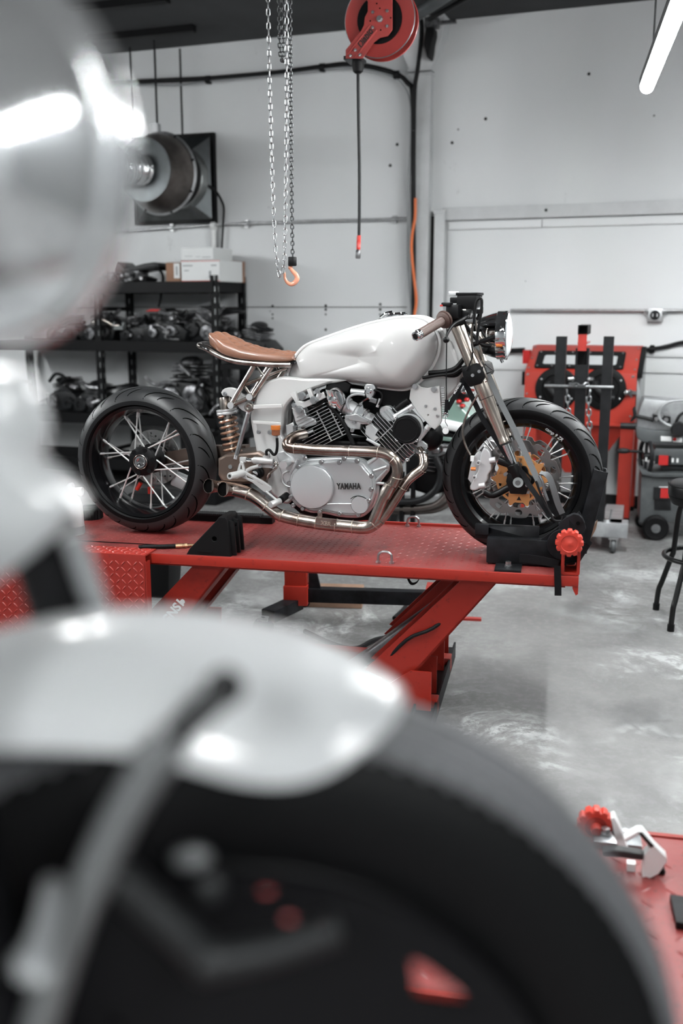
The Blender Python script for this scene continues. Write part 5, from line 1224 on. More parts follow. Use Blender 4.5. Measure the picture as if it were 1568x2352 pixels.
for px, y0_, y1_, yy in ((305, 92, 302, -.30), (360, 15, 290, -.43), (418, 80, 312, -.12)):
    a_, c_ = wt(px - 1, y0_, yy), wt(px + 1, y1_, yy)
    o = MB().cyl((c_.x, yy, c_.z), (c_.x, yy, CZ - .045), .009, n=8).build('hanger_rod', 'dark_steel', fan)
for px0, px1, py, yy in ((262, 452, 76, -.30), (210, 392, 8, -1.05)):
    q = W.onz((px0 + px1) / 2, py, CZ - .03); l0, l1 = W.onz(px0, py + 8, CZ - .03), W.onz(px1, py - 6, CZ - .03)
    o = MB().bx(l0.x - .4, l1.x, q.y - .035, q.y + .035, CZ - .05, CZ - .001).build('strut_channel', 'shelf_black'); o.location = W.o; o.rotation_euler = (0, 0, W.a)
    tag(o, 'black strut channel under the ceiling ' + ('above the exhaust fan, nearer the wall' if py > 50 else 'at the top edge, farther from the wall'), 'channel', 'strut channels under the ceiling')

# shelving unit
sh = wthing('shelving_unit', 'black steel shelving unit loaded with engine parts and boxes', 'shelf')
sx1, sx0, sy0, sy1 = -3.13, -5.35, -.62, -.12
ztop = wt(505, 632, sy0).z; z_t = wt(400, 648, sy0).z; z_m = wt(300, 784, sy0).z; z_l = wt(120, 946, sy0).z
def post(x, y, zt):
    mb = MB().bx(x - .03, x + .03, y - .018, y - .012, 0, zt).bx(x + .024, x + .03, y - .012, y + .03, 0, zt).bx(x - .03, x - .024, y - .012, y + .03, 0, zt)
    mb.mark(0); n = int(zt / .09)
    for k in range(n):
        z = .05 + k * .09
        mb.bx(x + .006, x + .014, y - .0195, y - .0185, z, z + .045); mb.bx(x + .0305, x + .0315, y + .004, y + .014, z, z + .045)
    mb.mark(1); mb.build('upright', ['shelf_black', 'sheet_light'], sh)
for x in (sx1, -4.24, sx0):
    post(x, sy0, ztop); post(x, sy1, ztop)
    for z in (.3, .62, z_l + .2, z_m + .25):
        MB().bx(x - .012, x + .012, sy0, sy1, z, z + .03).build('side_brace', 'shelf_black', sh)
for z in (z_t, z_m, z_l, .25):
    MB().bx(sx0, sx1, sy0 + .02, sy1 - .02, z - .02, z).build('shelf_board', 'shelf_black', sh)
    MB().bx(sx0, sx1, sy0 - .03, sy0 + .01, z - .085, z + .005).build('shelf_beam', 'shelf_black', sh)
    MB().bx(sx0, sx1, sy1 - .01, sy1 + .03, z - .085, z + .005).build('shelf_beam', 'shelf_black', sh)
for x in (sx1,):
    MB().bx(x - .02, x + .02, sy0, sy1, z_t - .08, z_t).build('side_beam', 'shelf_black', sh)
# boxes
def carton(name, label, px0, px1, pt, z0, y0, dy, m, prints=(), grp=None):
    l, r_2 = wt(px0, pt, y0), wt(px1, pt, y0); t = wthing(name, label, 'box', grp)
    MB().bx(l.x, r_2.x, y0, y0 + dy, z0 + .001, l.z).bevel(.004, 1).build('carton', m, t)
    for fx0, fx1, fz0, fz1, m2 in prints:
        w_, h_ = r_2.x - l.x, l.z - z0
        MB().bx(l.x + w_ * fx0, l.x + w_ * fx1, y0 - .0012, y0 - .0002, z0 + h_ * fz0, z0 + h_ * fz1).build('print', m2, t)
    return l.z
zc1 = carton('cardboard_box', 'brown cardboard box with a white label at the left of the white boxes', 380, 414, 603, z_t, -.60, .35, 'cardboard', ((.55, .95, .2, .95, 'box_white'), (.68, .80, .35, .8, 'print_grey')))
zc2 = carton('shipping_box', 'lower long white shipping box with red edge lines', 415, 504, 598, z_t, -.62, .42, 'box_white', ((0, 1, .94, .97, 'print_red'), (0, 1, .03, .06, 'print_red'), (.05, .30, .72, .78, 'print_grey'), (.08, .2, .5, .55, 'print_grey'), (.72, .78, .2, .5, 'print_grey'), (.78, .92, .72, .78, 'print_grey')))
carton('shipping_box', 'upper white shipping box stacked on the long white box', 416, 489, 569, zc2, -.60, .35, 'box_white', ((.65, .92, .2, .26, 'print_grey'), (.1, .35, .3, .34, 'print_grey'), (.45, .6, .25, .29, 'print_grey')))
carton('cardboard_box', 'tall brown cardboard box standing behind the white boxes', 489, 509, 580, z_t, -.19, .12, 'cardboard')
carton('cardboard_box', 'brown cardboard box with rounded top at the right end of the shelf', 508, 536, 599, z_t, -.34, .22, 'cardboard')
# heaps of salvaged engines and parts: each one a thing
def lump(label, px, py, w_, h_, d_, y, z0, seed, bright=.4, cat='engine', name='spare_engine'):
    rnd = random.Random(seed); c = wt(px, py, y); t = wthing(name, label, cat); x = c.x
    M_ = lambda: 'dirty_metal' if rnd.random() < bright else 'dark_part'
    pts = [(x - w_ * .5, z0 + .002), (x + w_ * .42, z0 + .002), (x + w_ * .5, z0 + h_ * .35), (x + w_ * .3, z0 + h_ * .55), (x - w_ * .2, z0 + h_ * .6), (x - w_ * .5, z0 + h_ * .4)]
    MB().prism([V((a_, y - d_ / 2, b_)) for a_, b_ in pts], (0, d_, 0)).bevel(.015, 2).build('crankcase', 'dark_part', t)
    for k in range(2):
        cx_ = x - w_ * .22 + w_ * .42 * k + rnd.uniform(-.02, .02); r_ = h_ * rnd.uniform(.16, .24)
        MB().lathe([(0, 0), (r_, 0), (r_, .02), (r_ * .85, .03), (r_ * .4, .032), (r_ * .35, .02), (0, .02)], (cx_, y - d_ / 2, z0 + h_ * rnd.uniform(.25, .35)), (0, -1, 0), 24).build('side_cover', M_(), t)
    an = rnd.uniform(-.4, .5)
    for k in range(7):
        cz_ = z0 + h_ * (.5 + .06 * k); cx_ = x + an * (cz_ - z0 - h_ * .5); s_ = w_ * rnd.uniform(.2, .26)
        MB().box((cx_, y, cz_), (s_ * 2, d_ * .8, .006), Matrix.Rotation(an, 3, 'Y')).build('fin', M_() if k % 2 else 'dirty_metal', t)
    MB().ball((x + an * h_ * .45, y - .02, z0 + h_ * .9), (w_ * .18, d_ * .35, h_ * .10), 14).build('head', M_(), t)
    for k in range(4):
        p0_ = V((x + rnd.uniform(-.5, .5) * w_, y - d_ * .55, z0 + h_ * rnd.uniform(.3, .9))); P = [p0_]
        for j in range(3): P.append(P[-1] + V((rnd.uniform(-.3, .3) * w_, rnd.uniform(-.03, .03), rnd.uniform(-.25, .2) * h_)))
        P = [V((p.x, p.y, max(p.z, z0 + .02))) for p in P]
        MB().tube(P, rnd.uniform(.008, .018), 8, 4).build('tube', M_(), t)
    for k in range(5):
        p0_ = V((x + rnd.uniform(-.42, .42) * w_, y - d_ * .5 - .005, z0 + h_ * rnd.uniform(.2, .75))); MB().lathe([(0, 0), (.018, 0), (.016, .02), (0, .024)], p0_, (0, -1, .2), 12).build('fitting', 'dirty_metal' if rnd.random() < .6 else 'dark_part', t)
    return t
for a_ in (('dark engine lump at the left of the middle shelf', 165, 760, .34, .22, .3, -.40, z_m, 1, .25), ('dark spare engine on the middle shelf behind the chrome handle', 245, 760, .36, .24, .3, -.38, z_m, 2, .35),
           ('spare engine with pale covers at the middle of the middle shelf', 335, 755, .34, .20, .3, -.42, z_m, 3, .5), ('bright metal engine parts below the red tail light', 400, 745, .42, .26, .32, -.46, z_m, 4, .9),
           ('spare engine with pale cylinder at the right end of the middle shelf', 478, 740, .34, .30, .3, -.40, z_m, 5, .7), ('small dark engine part just inside the right shelf upright', 522, 760, .16, .20, .2, -.34, z_m, 6, .4),
           ('dark heap of castings at the left of the lower shelf', 165, 910, .36, .30, .3, -.40, z_l, 7, .3), ('casting with a pale cone on the lower shelf', 225, 910, .30, .28, .3, -.44, z_l, 8, .6), ('dark castings on the lower shelf beside the rear tyre', 300, 900, .36, .26, .3, -.42, z_l, 9, .3),
           ('large stripped engine with studs on the lower shelf behind the rear tyre', 440, 870, .52, .50, .36, -.40, z_l, 10, .65), ('dark engine low on the right end of the lower shelf', 500, 880, .24, .44, .3, -.38, z_l, 11, .4)):
    lump(*a_)
lump('dark engine on the floor stand right of the shelving', 590, 800, .36, .34, .3, -.45, z_m - .17, 12, .35)
st_ = wthing('workbench_stand', 'dark stand right of the shelving hidden behind the seat', 'stand')
q = wt(590, 800, -.45); MB().bx(q.x - .24, q.x + .28, -.66, -.24, z_m - .215, z_m - .17).build('top', 'shelf_black', st_)
for sx in (-.2, .24):
    for yy in (-.62, -.28): MB().bx(q.x + sx - .025, q.x + sx + .025, yy - .025, yy + .025, 0, z_m - .215).build('leg', 'shelf_black', st_)
lump('dark engine hanging low on the stand behind the shock absorber', 560, 900, .3, .4, .3, -.9, 0, 13, .4).location.z = .55
MB().bx(q.x - .4, q.x - .1, -1.06, -.72, 0, .55).build('crate', 'shelf_black'); cr_ = COL.objects[-1]
cr_ = [o for o in COL.objects if o.name == 'crate'][0]; cr_.location = W.o; cr_.rotation_euler = (0, 0, W.a); tag(cr_, 'black crate on the floor behind the shock absorber', 'crate')
# studs on the large engine
t = wthing('stud_bolts', 'long stud bolts sticking up from the stripped engine', 'studs')
bpy.data.objects.remove(t)
# tail units and rags on the shelves
def tail(label, pts, y, d_, m, red=None, extra=None):
    t = wthing('tail_unit', label, 'seat tail'); P = [wt(p[0], p[1], y) for p in pts]
    MB().prism([V((p.x, y, p.z)) for p in P], (0, d_, 0)).bevel(.01, 2).build('body', m, t)
    if red: R = [wt(p[0], p[1], y - .01) for p in red]; MB().prism([V((p.x, y - .01, p.z)) for p in R], (0, .03, 0)).build('tail_light', 'red_lens', t)
    if extra: MB().tube([wt(*p, y) for p in extra], .012, 8, 4).build('cable', 'rubber_black', t)
    return t
tail('black tail unit with red light lying on the middle shelf parts', [(245, 742), (270, 732), (320, 722), (328, 712), (345, 708), (376, 708), (385, 716), (470, 710), (520, 711), (545, 714), (538, 718), (500, 724), (420, 728), (330, 738), (270, 748)], -.50, .20, 'dark_part', [(334, 715), (345, 710), (368, 710), (362, 715)])
tail('black saddle lying on the top shelf left of the boxes', [(262, 618), (268, 600), (285, 617), (300, 613), (330, 605), (352, 602), (364, 604), (366, 612), (360, 620), (330, 620), (300, 626), (280, 640), (262, 640)], -.52, .25, 'dark_part', None, [(355, 616), (368, 622), (374, 636), (372, 660), (368, 690), (364, 704)])
lump('bright engine part under the black saddle on the top shelf', 315, 630, .30, .10, .2, -.45, z_t, 14, .9)
lump('chrome engine part beside the headlamp on the top shelf', 262, 630, .16, .09, .2, -.50, z_t, 15, 1.)
sr = wthing('seat_rail', 'chrome bent tube lying on the middle shelf', 'tube')
MB().tube([wt(p[0], p[1], -.60) for p in ((215, 742), (232, 733), (248, 740), (262, 748), (276, 748))], .02, 10, 5).build('tube', 'satin_steel', sr)
MB().bx(wt(262, 740, -.6).x, wt(286, 740, -.6).x, -.62, -.58, wt(262, 757, -.6).z, wt(262, 748, -.6).z).bx(wt(262, 740, -.6).x, wt(265, 740, -.6).x, -.62, -.58, wt(262, 757, -.6).z, wt(262, 740, -.6).z).bx(wt(283, 740, -.6).x, wt(286, 740, -.6).x, -.62, -.58, wt(262, 757, -.6).z, wt(262, 740, -.6).z).build('bracket', 'sheet_light', sr)

# ------------------------------------------------------------------ blasting cabinet
cb_ = wthing('blasting_cabinet', 'red sandblasting cabinet with glove ports against the wall', 'cabinet')
yf, yt = -.62, -.30
A = wt(1201, 966, yf); B2 = wt(1456, 972, yf); xl, xr = A.x, B2.x; z0 = A.z; z1 = wt(1205, 853, yf).z; z2 = wt(1213, 793, yt).z
sec = lambda x: [V((x, -.06, z0)), V((x, yf, z0)), V((x, yf, z1)), V((x, yt, z2)), V((x, -.06, z2))]
MB().loft([sec(xl), sec(xr)]).bevel(.006, 2).build('body', 'cabinet_red', cb_)
MB().loft([[V((x, y, z)) for x, y, z in ((xl + .04, -.10, z0), (xl + .04, yf + .03, z0), (xr - .04, yf + .03, z0), (xr - .04, -.10, z0))], [V((x, y, z)) for x, y, z in (((xl + xr) / 2 - .10, -.28, z0 - .40), ((xl + xr) / 2 - .10, -.44, z0 - .40), ((xl + xr) / 2 + .10, -.44, z0 - .40), ((xl + xr) / 2 + .10, -.28, z0 - .40))]]).build('hopper', 'cabinet_red', cb_)
MB().bx(xl, xr, yf - .006, yf + .01, z0 - .015, z0 + .006).build('bottom_lip', 'cabinet_red', cb_)
# side door and strip
MB().loft([[p + V((dx, 0, 0)) for p in (V((xr, -.08, z0 + .02)), V((xr, yf + .02, z0 + .02)), V((xr, yf + .02, z1)), V((xr, yt, z2 - .01)), V((xr, -.08, z2 - .01)))] for dx in (.001, .025)]).build('side_door', 'sheet_light', cb_)
MB().loft([[p + V((dx, 0, 0)) for p in (V((xr, yf - .004, z1 - .03)), V((xr, yf - .004, z1)), V((xr, yt - .004, z2)), V((xr, yt + .05, z2)), V((xr, yf + .06, z1 - .03)))] for dx in (.002, .035)]).build('door_seal', 'shelf_black', cb_)
ux = V((1, 0, 0)); sl = V((0, yt - yf, z2 - z1)); SL = sl.length; us = sl / SL; un = ux.cross(us)
def on_slope(px, py):
    e = W.loc(EYE); d = W.vec(ray(px, py)); p = V((0, yf, z1)); n = un; return e + d * ((p - e).dot(n) / d.dot(n))
w0, w1, w2, w3 = on_slope(1238, 808), on_slope(1427, 811), on_slope(1430, 850), on_slope(1233, 846)
Mw = axes(V((0, yf, z1)) - 0 * ux, ux, us, un)
wx0, wx1 = min(w0.x, w3.x), max(w1.x, w2.x); wv0, wv1 = (w3 - V((0, yf, z1))).dot(us), (w0 - V((0, yf, z1))).dot(us)
MB().mesh(plate(rr(wx0, wx1, wv0, wv1, .02), [rr(wx0 + .05, wx1 - .05, wv0 + .045, wv1 - .045, .02)], .02, .002, Mw)).build('window_frame', 'rubber_black', cb_)
MB().mesh(plate(rr(wx0 + .04, wx1 - .04, wv0 + .035, wv1 - .035, .02), [], .008, 0, Mw)).build('window_pane', 'window_glass', cb_)
def screws(P, d_, r=.008):
    for p in P: MB().lathe([(0, 0), (r, 0), (r * .8, r * .6), (0, r * .75)], p, d_, 10).build('screw', 'zinc', cb_)
S_ = lambda x, v: V((0, yf, z1)) + ux * x + us * v + un * .011
screws([S_(wx0 + (wx1 - wx0) * f_, v) for f_ in (.03, .2, .4, .6, .8, .97) for v in (wv0 + .02, wv1 - .02)] + [S_(x, v) + un * -.01 for x in (xl + .02, xr - .02) for v in (.05, SL * .5, SL - .03)], un)
screws([V((x, yf - .001, z1 - .02)) for x in [xl + (xr - xl) * f_ for f_ in (.03, .25, .5, .78, .97)]] + [V((x, yf - .001, z)) for x in (xl + .02, xr - .03) for z in (z0 + .06, z0 + .20, z0 + .34)], (0, -1, 0))
for px, py in ((1278, 893), (1387, 893)):
    q = wt(px, py, yf)
    o = MB().lathe([(.155, 0), (.155, .012), (.145, .018), (.105, .018), (.10, .006), (.0, .006)], q, (0, -1, 0), 40).build('glove_port', 'rubber_black', cb_)
    MB().tube([q + V((-.06, -.004, .04)), q + V((-.03, -.03, -.01)), q + V((.02, -.035, -.05)), q + V((.07, -.02, -.06))], .035, 12, 5, squash=(1, .8)).build('glove', 'dark_part', o)
    for k in range(6): MB().lathe([(0, 0), (.008, 0), (0, .006)], q + V((.13 * math.cos(k * PI / 3 + .5), -.018, .13 * math.sin(k * PI / 3 + .5))), (0, -1, 0), 8).build('port_screw', 'zinc', o)
q = wt(1446, 901, yf); MB().cyl(q, q + V((0, -.03, 0)), .022, n=12).bx(q.x - .03, q.x + .07, q.y - .03, q.y - .01, q.z - .012, q.z + .012).ball(q + V((-.02, -.03, 0)), .024, 10).build('latch', 'zinc', cb_)
q = wt(1199, 822, -.4); MB().bx(xl - .05, xl, -.45, -.38, q.z - .04, q.z + .06).build('switch_box', 'red_lens', cb_); MB().bx(xl - .05, xl, -.45, -.38, q.z - .20, q.z - .10).build('plug', 'rubber_black', cb_)
for x, yy in ((xr - .05, yf + .03), (xr - .05, -.12), (xl + .05, yf + .03), (xl + .05, -.12)):
    MB().bx(x - .045, x + .045, yy - .004, yy + .004, .02, z0).bx(x - .049 if x < (xl + xr) / 2 else x + .041, x - .041 if x < (xl + xr) / 2 else x + .049, yy - .004, yy + .08, .02, z0).build('leg', 'cabinet_red', cb_)
    MB().bx(x - .05, x + .05, yy - .01, yy + .08, .0, .035).build('foot', 'rubber_black', cb_)

# ------------------------------------------------------------------ mast stand in front of the cabinet
SF = Frame((*Frame((0, 0, 0), 0).onz(1408, 1270, 0).xy, 0), -17)
ms = thing('mast_stand', 'dark square tube mast stand on casters in front of the red cabinet', 'stand', SF.o, -17)
sp_ = lambda px, py, y=0.: SF.at(px, py, y)
mat('mast_steel', (.018, .0185, .020), .42, .2, spec=.25, var=.5, vscale=12, var2=(26, 27, 29))
def mast(px0, px1, ptop, zb, y=0., w_=None):
    l, r_ = sp_(px0, ptop, y), sp_(px1, ptop, y); w_ = r_.x - l.x; x = (l.x + r_.x) / 2
    return hollow(V((x, y + w_ / 2, zb)), V((x, y + w_ / 2, l.z)), w_, w_, .006, (0, 1, 0)).build('mast', 'mast_steel', ms), x, l.z, w_
zb_ = .20
_, xL, zL, wL = mast(1277, 1301, 773, zb_)
_, xR, zR, wR = mast(1386, 1410, 773, zb_)
_, xC, zC, wC = mast(1323, 1348, 838, zb_)
for dx in (-wC * .53, wC * .53): MB().bx(xC + dx - .006, xC + dx + .006, .0, wC, zC - .12, sp_(1335, 800).z).build('sleeve_cheek', 'mast_steel', ms)
MB().bx(xC - wC * .5, xC + wC * .5, wC - .01, wC, zC - .02, sp_(1335, 800).z).build('sleeve_back', 'shelf_black', ms)
zr0, zr1, zr2 = sp_(1337, 806, -.05).z, sp_(1337, 767, -.05).z, sp_(1337, 749, -.05).z
MB().bx(xC - wC * .40, xC + wC * .40, -.05, -.04, zr0, zr1).bx(xC - wC * .44, xC + wC * .44, -.04, .30, zr0 + .04, zr0 + .05).build('boom', 'red_paint', ms)
hollow(V((xC, .28, (zr1 + zr2) / 2 + .0)), V((xC, -.05, (zr1 + zr2) / 2)), wC * .9, zr2 - zr1 + .01, .005, (0, 0, 1)).build('boom', 'shelf_black', ms)
zz = sp_(1330, 888, -.05).z
MB().cyl((sp_(1250, 887, -.04).x, -.04, zz), (sp_(1409, 888, -.04).x, -.04, zz), .010, n=12).build('cross_rod', 'bare_steel', ms)
def links(P, pitch, r, parent, name, m, w_=.6, ph=0):
    """chain links along the path P, one mesh shared by all the copies"""
    L = catmull(P, 24); D = [0]
    for i in range(1, len(L)): D.append(D[-1] + (L[i] - L[i - 1]).length)
    n = int(D[-1] / pitch); base = None; j = 0
    for k in range(n):
        s0, s1 = k * pitch, (k + 1) * pitch
        def at_(s):
            for i in range(1, len(D)):
                if D[i] >= s: f_ = (s - D[i - 1]) / max(1e-9, D[i] - D[i - 1]); return L[i - 1].lerp(L[i], f_)
            return L[-1]
        p0_, p1_ = at_(s0), at_(s1); d_ = (p1_ - p0_).normalized(); a_, b_, _ = basis(d_)
        if base is None:
            hl, hw = pitch / 2 + r * .4, pitch * w_ / 2
            pts = [V((hw * math.cos(t), 0, hl - hw + hw * math.sin(t))) for t in [PI * i / 6 for i in range(7)]] + [V((hw * math.cos(t), 0, -hl + hw + hw * math.sin(t))) for t in [PI + PI * i / 6 for i in range(7)]]
            base = MB().tube(pts, r, 6, 1, True).build(name, m, parent); o = base
        else: o = base.copy(); COL.objects.link(o)
        if (k + ph) % 2: a_, b_ = b_, -a_
        o.parent = parent; o.matrix_local = Matrix.Translation((p0_ + p1_) / 2) @ Matrix((a_, b_, d_)).transposed().to_4x4()
    return n
links([(xC - wC * .9, -.06, zz + .02), (xC - wC * .3, -.10, zz + .012), (xC + wC * .3, -.10, zz + .012), (xC + wC * .95, -.06, zz + .02)], .035, .006, ms, 'chain_link', 'bare_steel')
links([(xC - wC * 1.2, -.05, zz - .02), (sp_(1306, 940).x, -.05, sp_(1306, 940, -.05).z), (sp_(1306, 985).x, -.05, sp_(1306, 985, -.05).z)], .040, .006, ms, 'chain_link', 'bare_steel')
links([(xC + wC * .95, -.05, zz - .02), (sp_(1352, 930).x, -.05, sp_(1352, 930, -.05).z), (sp_(1357, 1010).x, -.05, sp_(1357, 1010, -.05).z)], .040, .006, ms, 'chain_link', 'bare_steel')
for sx in (-1, 1):
    q = V((xC + sx * wC * .75, -.01, zz + .045)); MB().cyl(q, q + V((sx * .03, -.01, 0)), .012, n=10).ball(q, .014, 10).build('shackle', 'zinc', ms)
bz0, bz1 = .105, .20
xr_ = sp_(1441, 1220, -.02).x
MB().bx(xL - .10, xr_, -.03, .12, bz0, bz1).bevel(.006).build('base_beam', 'saw_light', ms)
MB().bx(xL - .08, xL + .02, -.30, .55, bz0, bz1).build('base_rail', 'saw_light', ms)
MB().bx(xr_ - .16, xr_ - .04, -.0, .62, bz0, bz1).build('base_rail', 'saw_light', ms)
for x, yy in ((sp_(1408, 1250).x, -.0), (xL - .03, -.25), (sp_(1408, 1250).x, .55), (xL - .03, .5)):
    c_ = MB().bx(x - .03, x + .03, yy - .03, yy + .03, bz0 - .012, bz0 - .001).bx(x - .022, x - .017, yy - .02, yy + .02, .04, bz0 - .01).bx(x + .017, x + .022, yy - .02, yy + .02, .04, bz0 - .01).build('caster', 'galvanised', ms)
    MB().lathe([(0, -.015), (.035, -.015), (.043, -.01), (.045, 0), (.043, .01), (.035, .015), (0, .015)], (x, yy, .046), (1, 0, .0), 24).build('wheel', 'saw_grey', c_)
q = sp_(1392, 1200, .0); MB().ball(q + V((0, 0, .0)), .03, 8).tube([q, q + V((.02, 0, .03)), q + V((.03, -.01, .09))], .006, 6).build('wing_bolt', 'zinc', ms)

# ------------------------------------------------------------------ metal band saw at the right edge
BF = Frame((*Frame((0, 0, 0), 0).onz(1500, 1243, 0).xy, 0), -14)
bs = thing('band_saw', 'grey horizontal band saw with wheels cut off by the right edge', 'saw', BF.o, -14)
q_ = lambda px, py, y=0.: BF.at(px, py, y)
def bside(pts, y, d_, m, nm, bev=.006):
    P = [q_(p[0], p[1], y) for p in pts]; return MB().prism([V((p.x, y, p.z)) for p in P], (0, d_, 0)).bevel(bev, 2).build(nm, m, bs)
bside([(1473, 1095), (1600, 1100), (1640, 1100), (1640, 1200), (1468, 1200)], .06, .40, 'saw_grey', 'cabinet')
bside([(1467, 1075), (1474, 1090), (1500, 1096), (1700, 1096), (1700, 1088), (1500, 1088)], .02, .48, 'saw_grey', 'chip_tray', .003)
bside([(1500, 1092), (1500, 1076), (1700, 1076), (1700, 1092)], .40, .05, 'saw_grey', 'tray_back', .002)
bside([(1520, 1070), (1640, 1070), (1640, 1096), (1520, 1096)], .2, .2, 'saw_grey', 'pedestal')
bside([(1498, 1042), (1505, 1030), (1640, 1032), (1640, 1068), (1512, 1068), (1498, 1056)], .08, .30, 'saw_grey', 'vise_bed')
bside([(1506, 1046), (1541, 1047), (1541, 1066), (1503, 1066)], .055, .02, 'dark_part', 'control_panel', .002)
q = q_(1523, 1056, .05); MB().bx(q.x - .03, q.x + .03, .045, .053, q.z - .035, q.z + .03).build('stop_switch', 'red_lens', bs)
for dx in (-.11, -.08, .06, .09): MB().bx(q.x + dx - .006, q.x + dx + .006, .05, .054, q.z - .015, q.z + .012).build('push_button', 'box_white', bs)
# vise hand wheel
w_ = q_(1483, 1048, .12)
MB().torus(w_, (1, .3, 0), .115, .014, 36, 8).bar(w_ + V((0, 0, -.11)), w_ + V((0, 0, .11)), .02, .02, (1, 0, 0)).cyl(w_ - V((.02, 0, 0)), w_ + V((.10, .02, 0)), .025, n=12).cyl(w_ + V((-.02, 0, .03)), w_ + V((-.14, -.02, .035)), .010, n=10).ball(w_ + V((-.15, -.02, .035)), (.05, .022, .02), 12).build('hand_wheel', 'dark_part', bs)
bside([(1460, 950), (1463, 870), (1475, 925), (1478, 940)], .30, .02, 'saw_light', 'splash_guard', .002)
bside([(1459, 985), (1462, 960), (1470, 935), (1478, 915), (1640, 930), (1640, 990), (1500, 992), (1470, 990)], .10, .28, 'saw_light', 'saw_frame', .02)
bside([(1459, 980), (1500, 988), (1640, 996), (1640, 1025), (1520, 1020), (1475, 1015), (1462, 1006)], .06, .34, 'saw_grey', 'blade_guard', .012)
bside([(1517, 1002), (1542, 1003), (1542, 1014), (1517, 1013)], .052, .006, 'box_white', 'sticker', .0005)
bside([(1545, 1005), (1566, 1006), (1566, 1016), (1545, 1015)], .052, .006, 'box_white', 'sticker', .0005)
q = q_(1549, 1009, .05); MB().cyl(q, q - V((0, .004, 0)), .012, n=12).build('mark', 'red_lens', bs)
bside([(1498, 952), (1540, 957), (1540, 972), (1500, 966)], .06, .05, 'dark_part', 'blade_guide', .004)
for px, py in ((1507, 948), (1518, 955), (1529, 950), (1507, 962), (1529, 964)):
    q = q_(px, py, .055); MB().cyl(q, q - V((0, .012, 0)), .014, n=10).build('guide_bolt', 'zinc', bs)
MB().tube([q_(*p, .08) for p in ((1460, 955), (1490, 962), (1500, 966))], .012, 8).build('guide_arm', 'dark_part', bs)
MB().tube([q_(*p, .04) for p in ((1580, 920), (1545, 921), (1525, 930), (1514, 945), (1514, 960), (1525, 972), (1545, 980), (1560, 982))], .010, 8, 5).build('coolant_hose', 'saw_light', bs)
MB().tube([q_(*p, .04) for p in ((1640, 935), (1580, 945), (1560, 955), (1550, 975))], .010, 8, 5).build('coolant_hose', 'dark_part', bs)
q = q_(1558, 985, .03); MB().lathe([(0, 0), (.05, 0), (.055, .03), (.045, .05), (0, .05)], q, (0, -1, 0), 8).build('tension_knob', 'dark_part', bs)
q = q_(1425, 978, .1); MB().cyl((q_(1424, 978, .1)), q_(1462, 979, .1), .022, n=14).build('lift_handle', 'dark_part', bs)
bside([(1452, 940), (1458, 934), (1462, 950), (1460, 960), (1450, 970), (1446, 968), (1454, 955)], .10, .04, 'dark_part', 'pivot_lever', .004)
q = q_(1518, 1133, .05); MB().bx(q.x - .05, q.x + .05, .045, .06, q.z - .045, q.z + .04).build('switch_panel', 'dark_part', bs); MB().bx(q.x - .005, q.x + .045, .038, .046, q.z - .03, q.z + .035).build('stop_switch', 'red_lens', bs)
bside([(1513, 1118), (1540, 1118), (1540, 1123), (1513, 1123)], .052, .006, 'box_white', 'sticker', .0005)
bside([(1504, 1137), (1540, 1138), (1540, 1143), (1504, 1142)], .052, .006, 'orange_hose', 'warning_strip', .0005)
bside([(1502, 1144), (1540, 1145), (1540, 1172), (1502, 1171)], .054, .004, 'dark_part', 'plate', .0005)
for px, py, yy in ((1505, 1212, .04), (1475, 1195, .42)):
    q = q_(px, py, yy); r_ = q.z
    MB().lathe([(0, -.03), (r_ * .6, -.03), (r_ * .85, -.034), (r_, -.02), (r_, .02), (r_ * .85, .034), (0, .03)], q, (0, 1, 0), 36).build('wheel', 'rubber_black', bs)
    MB().lathe([(.008, 0), (.03, 0), (.03, .008), (.008, .010)], q + V((0, -.03, 0)), (0, -1, 0), 16).build('hub_cap', 'bare_steel', bs)
q = q_(1505, 1212, .3); MB().cyl((q.x, .04, q.z), (q.x, .42, q.z), .018, n=10).build('axle', 'bare_steel', bs)
q = q_(1575, 1200, .3); MB().bx(q.x + .35, q.x + .43, .1, .45, 0, q_(1473, 1150, .06).z).build('rear_leg', 'saw_grey', bs)
# stool
sto = thing('bar_stool', 'black round workshop stool cut off by the right edge', 'stool', (1.80, 4.80, 0), -6)
zs = (EYE + ray(1600, 1108) * (4.8 / ray(1600, 1108).y)).z
MB().lathe([(0, 0), (.175, 0), (.190, .006), (.192, .05), (.188, .058), (.175, .068), (.10, .076), (0, .078)], (0, 0, zs - .07), (0, 0, 1), 44).build('seat', 'seat_vinyl', sto)
MB().torus((0, 0, zs - .012), (0, 0, 1), .188, .006, 44, 8).build('seat_piping', 'rubber_black', sto)
MB().lathe([(0, 0), (.17, 0), (.185, .03), (.185, .04), (0, .04)], (0, 0, zs - .108), (0, 0, 1), 40).build('seat_base', 'rubber_black', sto)
MB().torus((0, 0, .335), (0, 0, 1), .19, .012, 48, 10).build('foot_ring', 'seat_vinyl', sto)
for k in range(4):
    a_ = rad(135 + 90 * k) + rad(0); c_, s_ = math.cos(a_), math.sin(a_)
    P = [(.08, zs - .11), (.13, zs - .13), (.155, zs - .18), (.17, .34), (.18, .30), (.225, .16), (.242, .11), (.25, .02), (.25, .012)]
    MB().tube([V((r_ * c_, r_ * s_, z)) for r_, z in P], .0135, 10, 5).build('leg', 'seat_vinyl', sto)
    MB().cyl((.25 * c_, .25 * s_, 0), (.249 * c_, .249 * s_, .035), .017, n=14).build('foot_cap', 'rubber_black', sto)
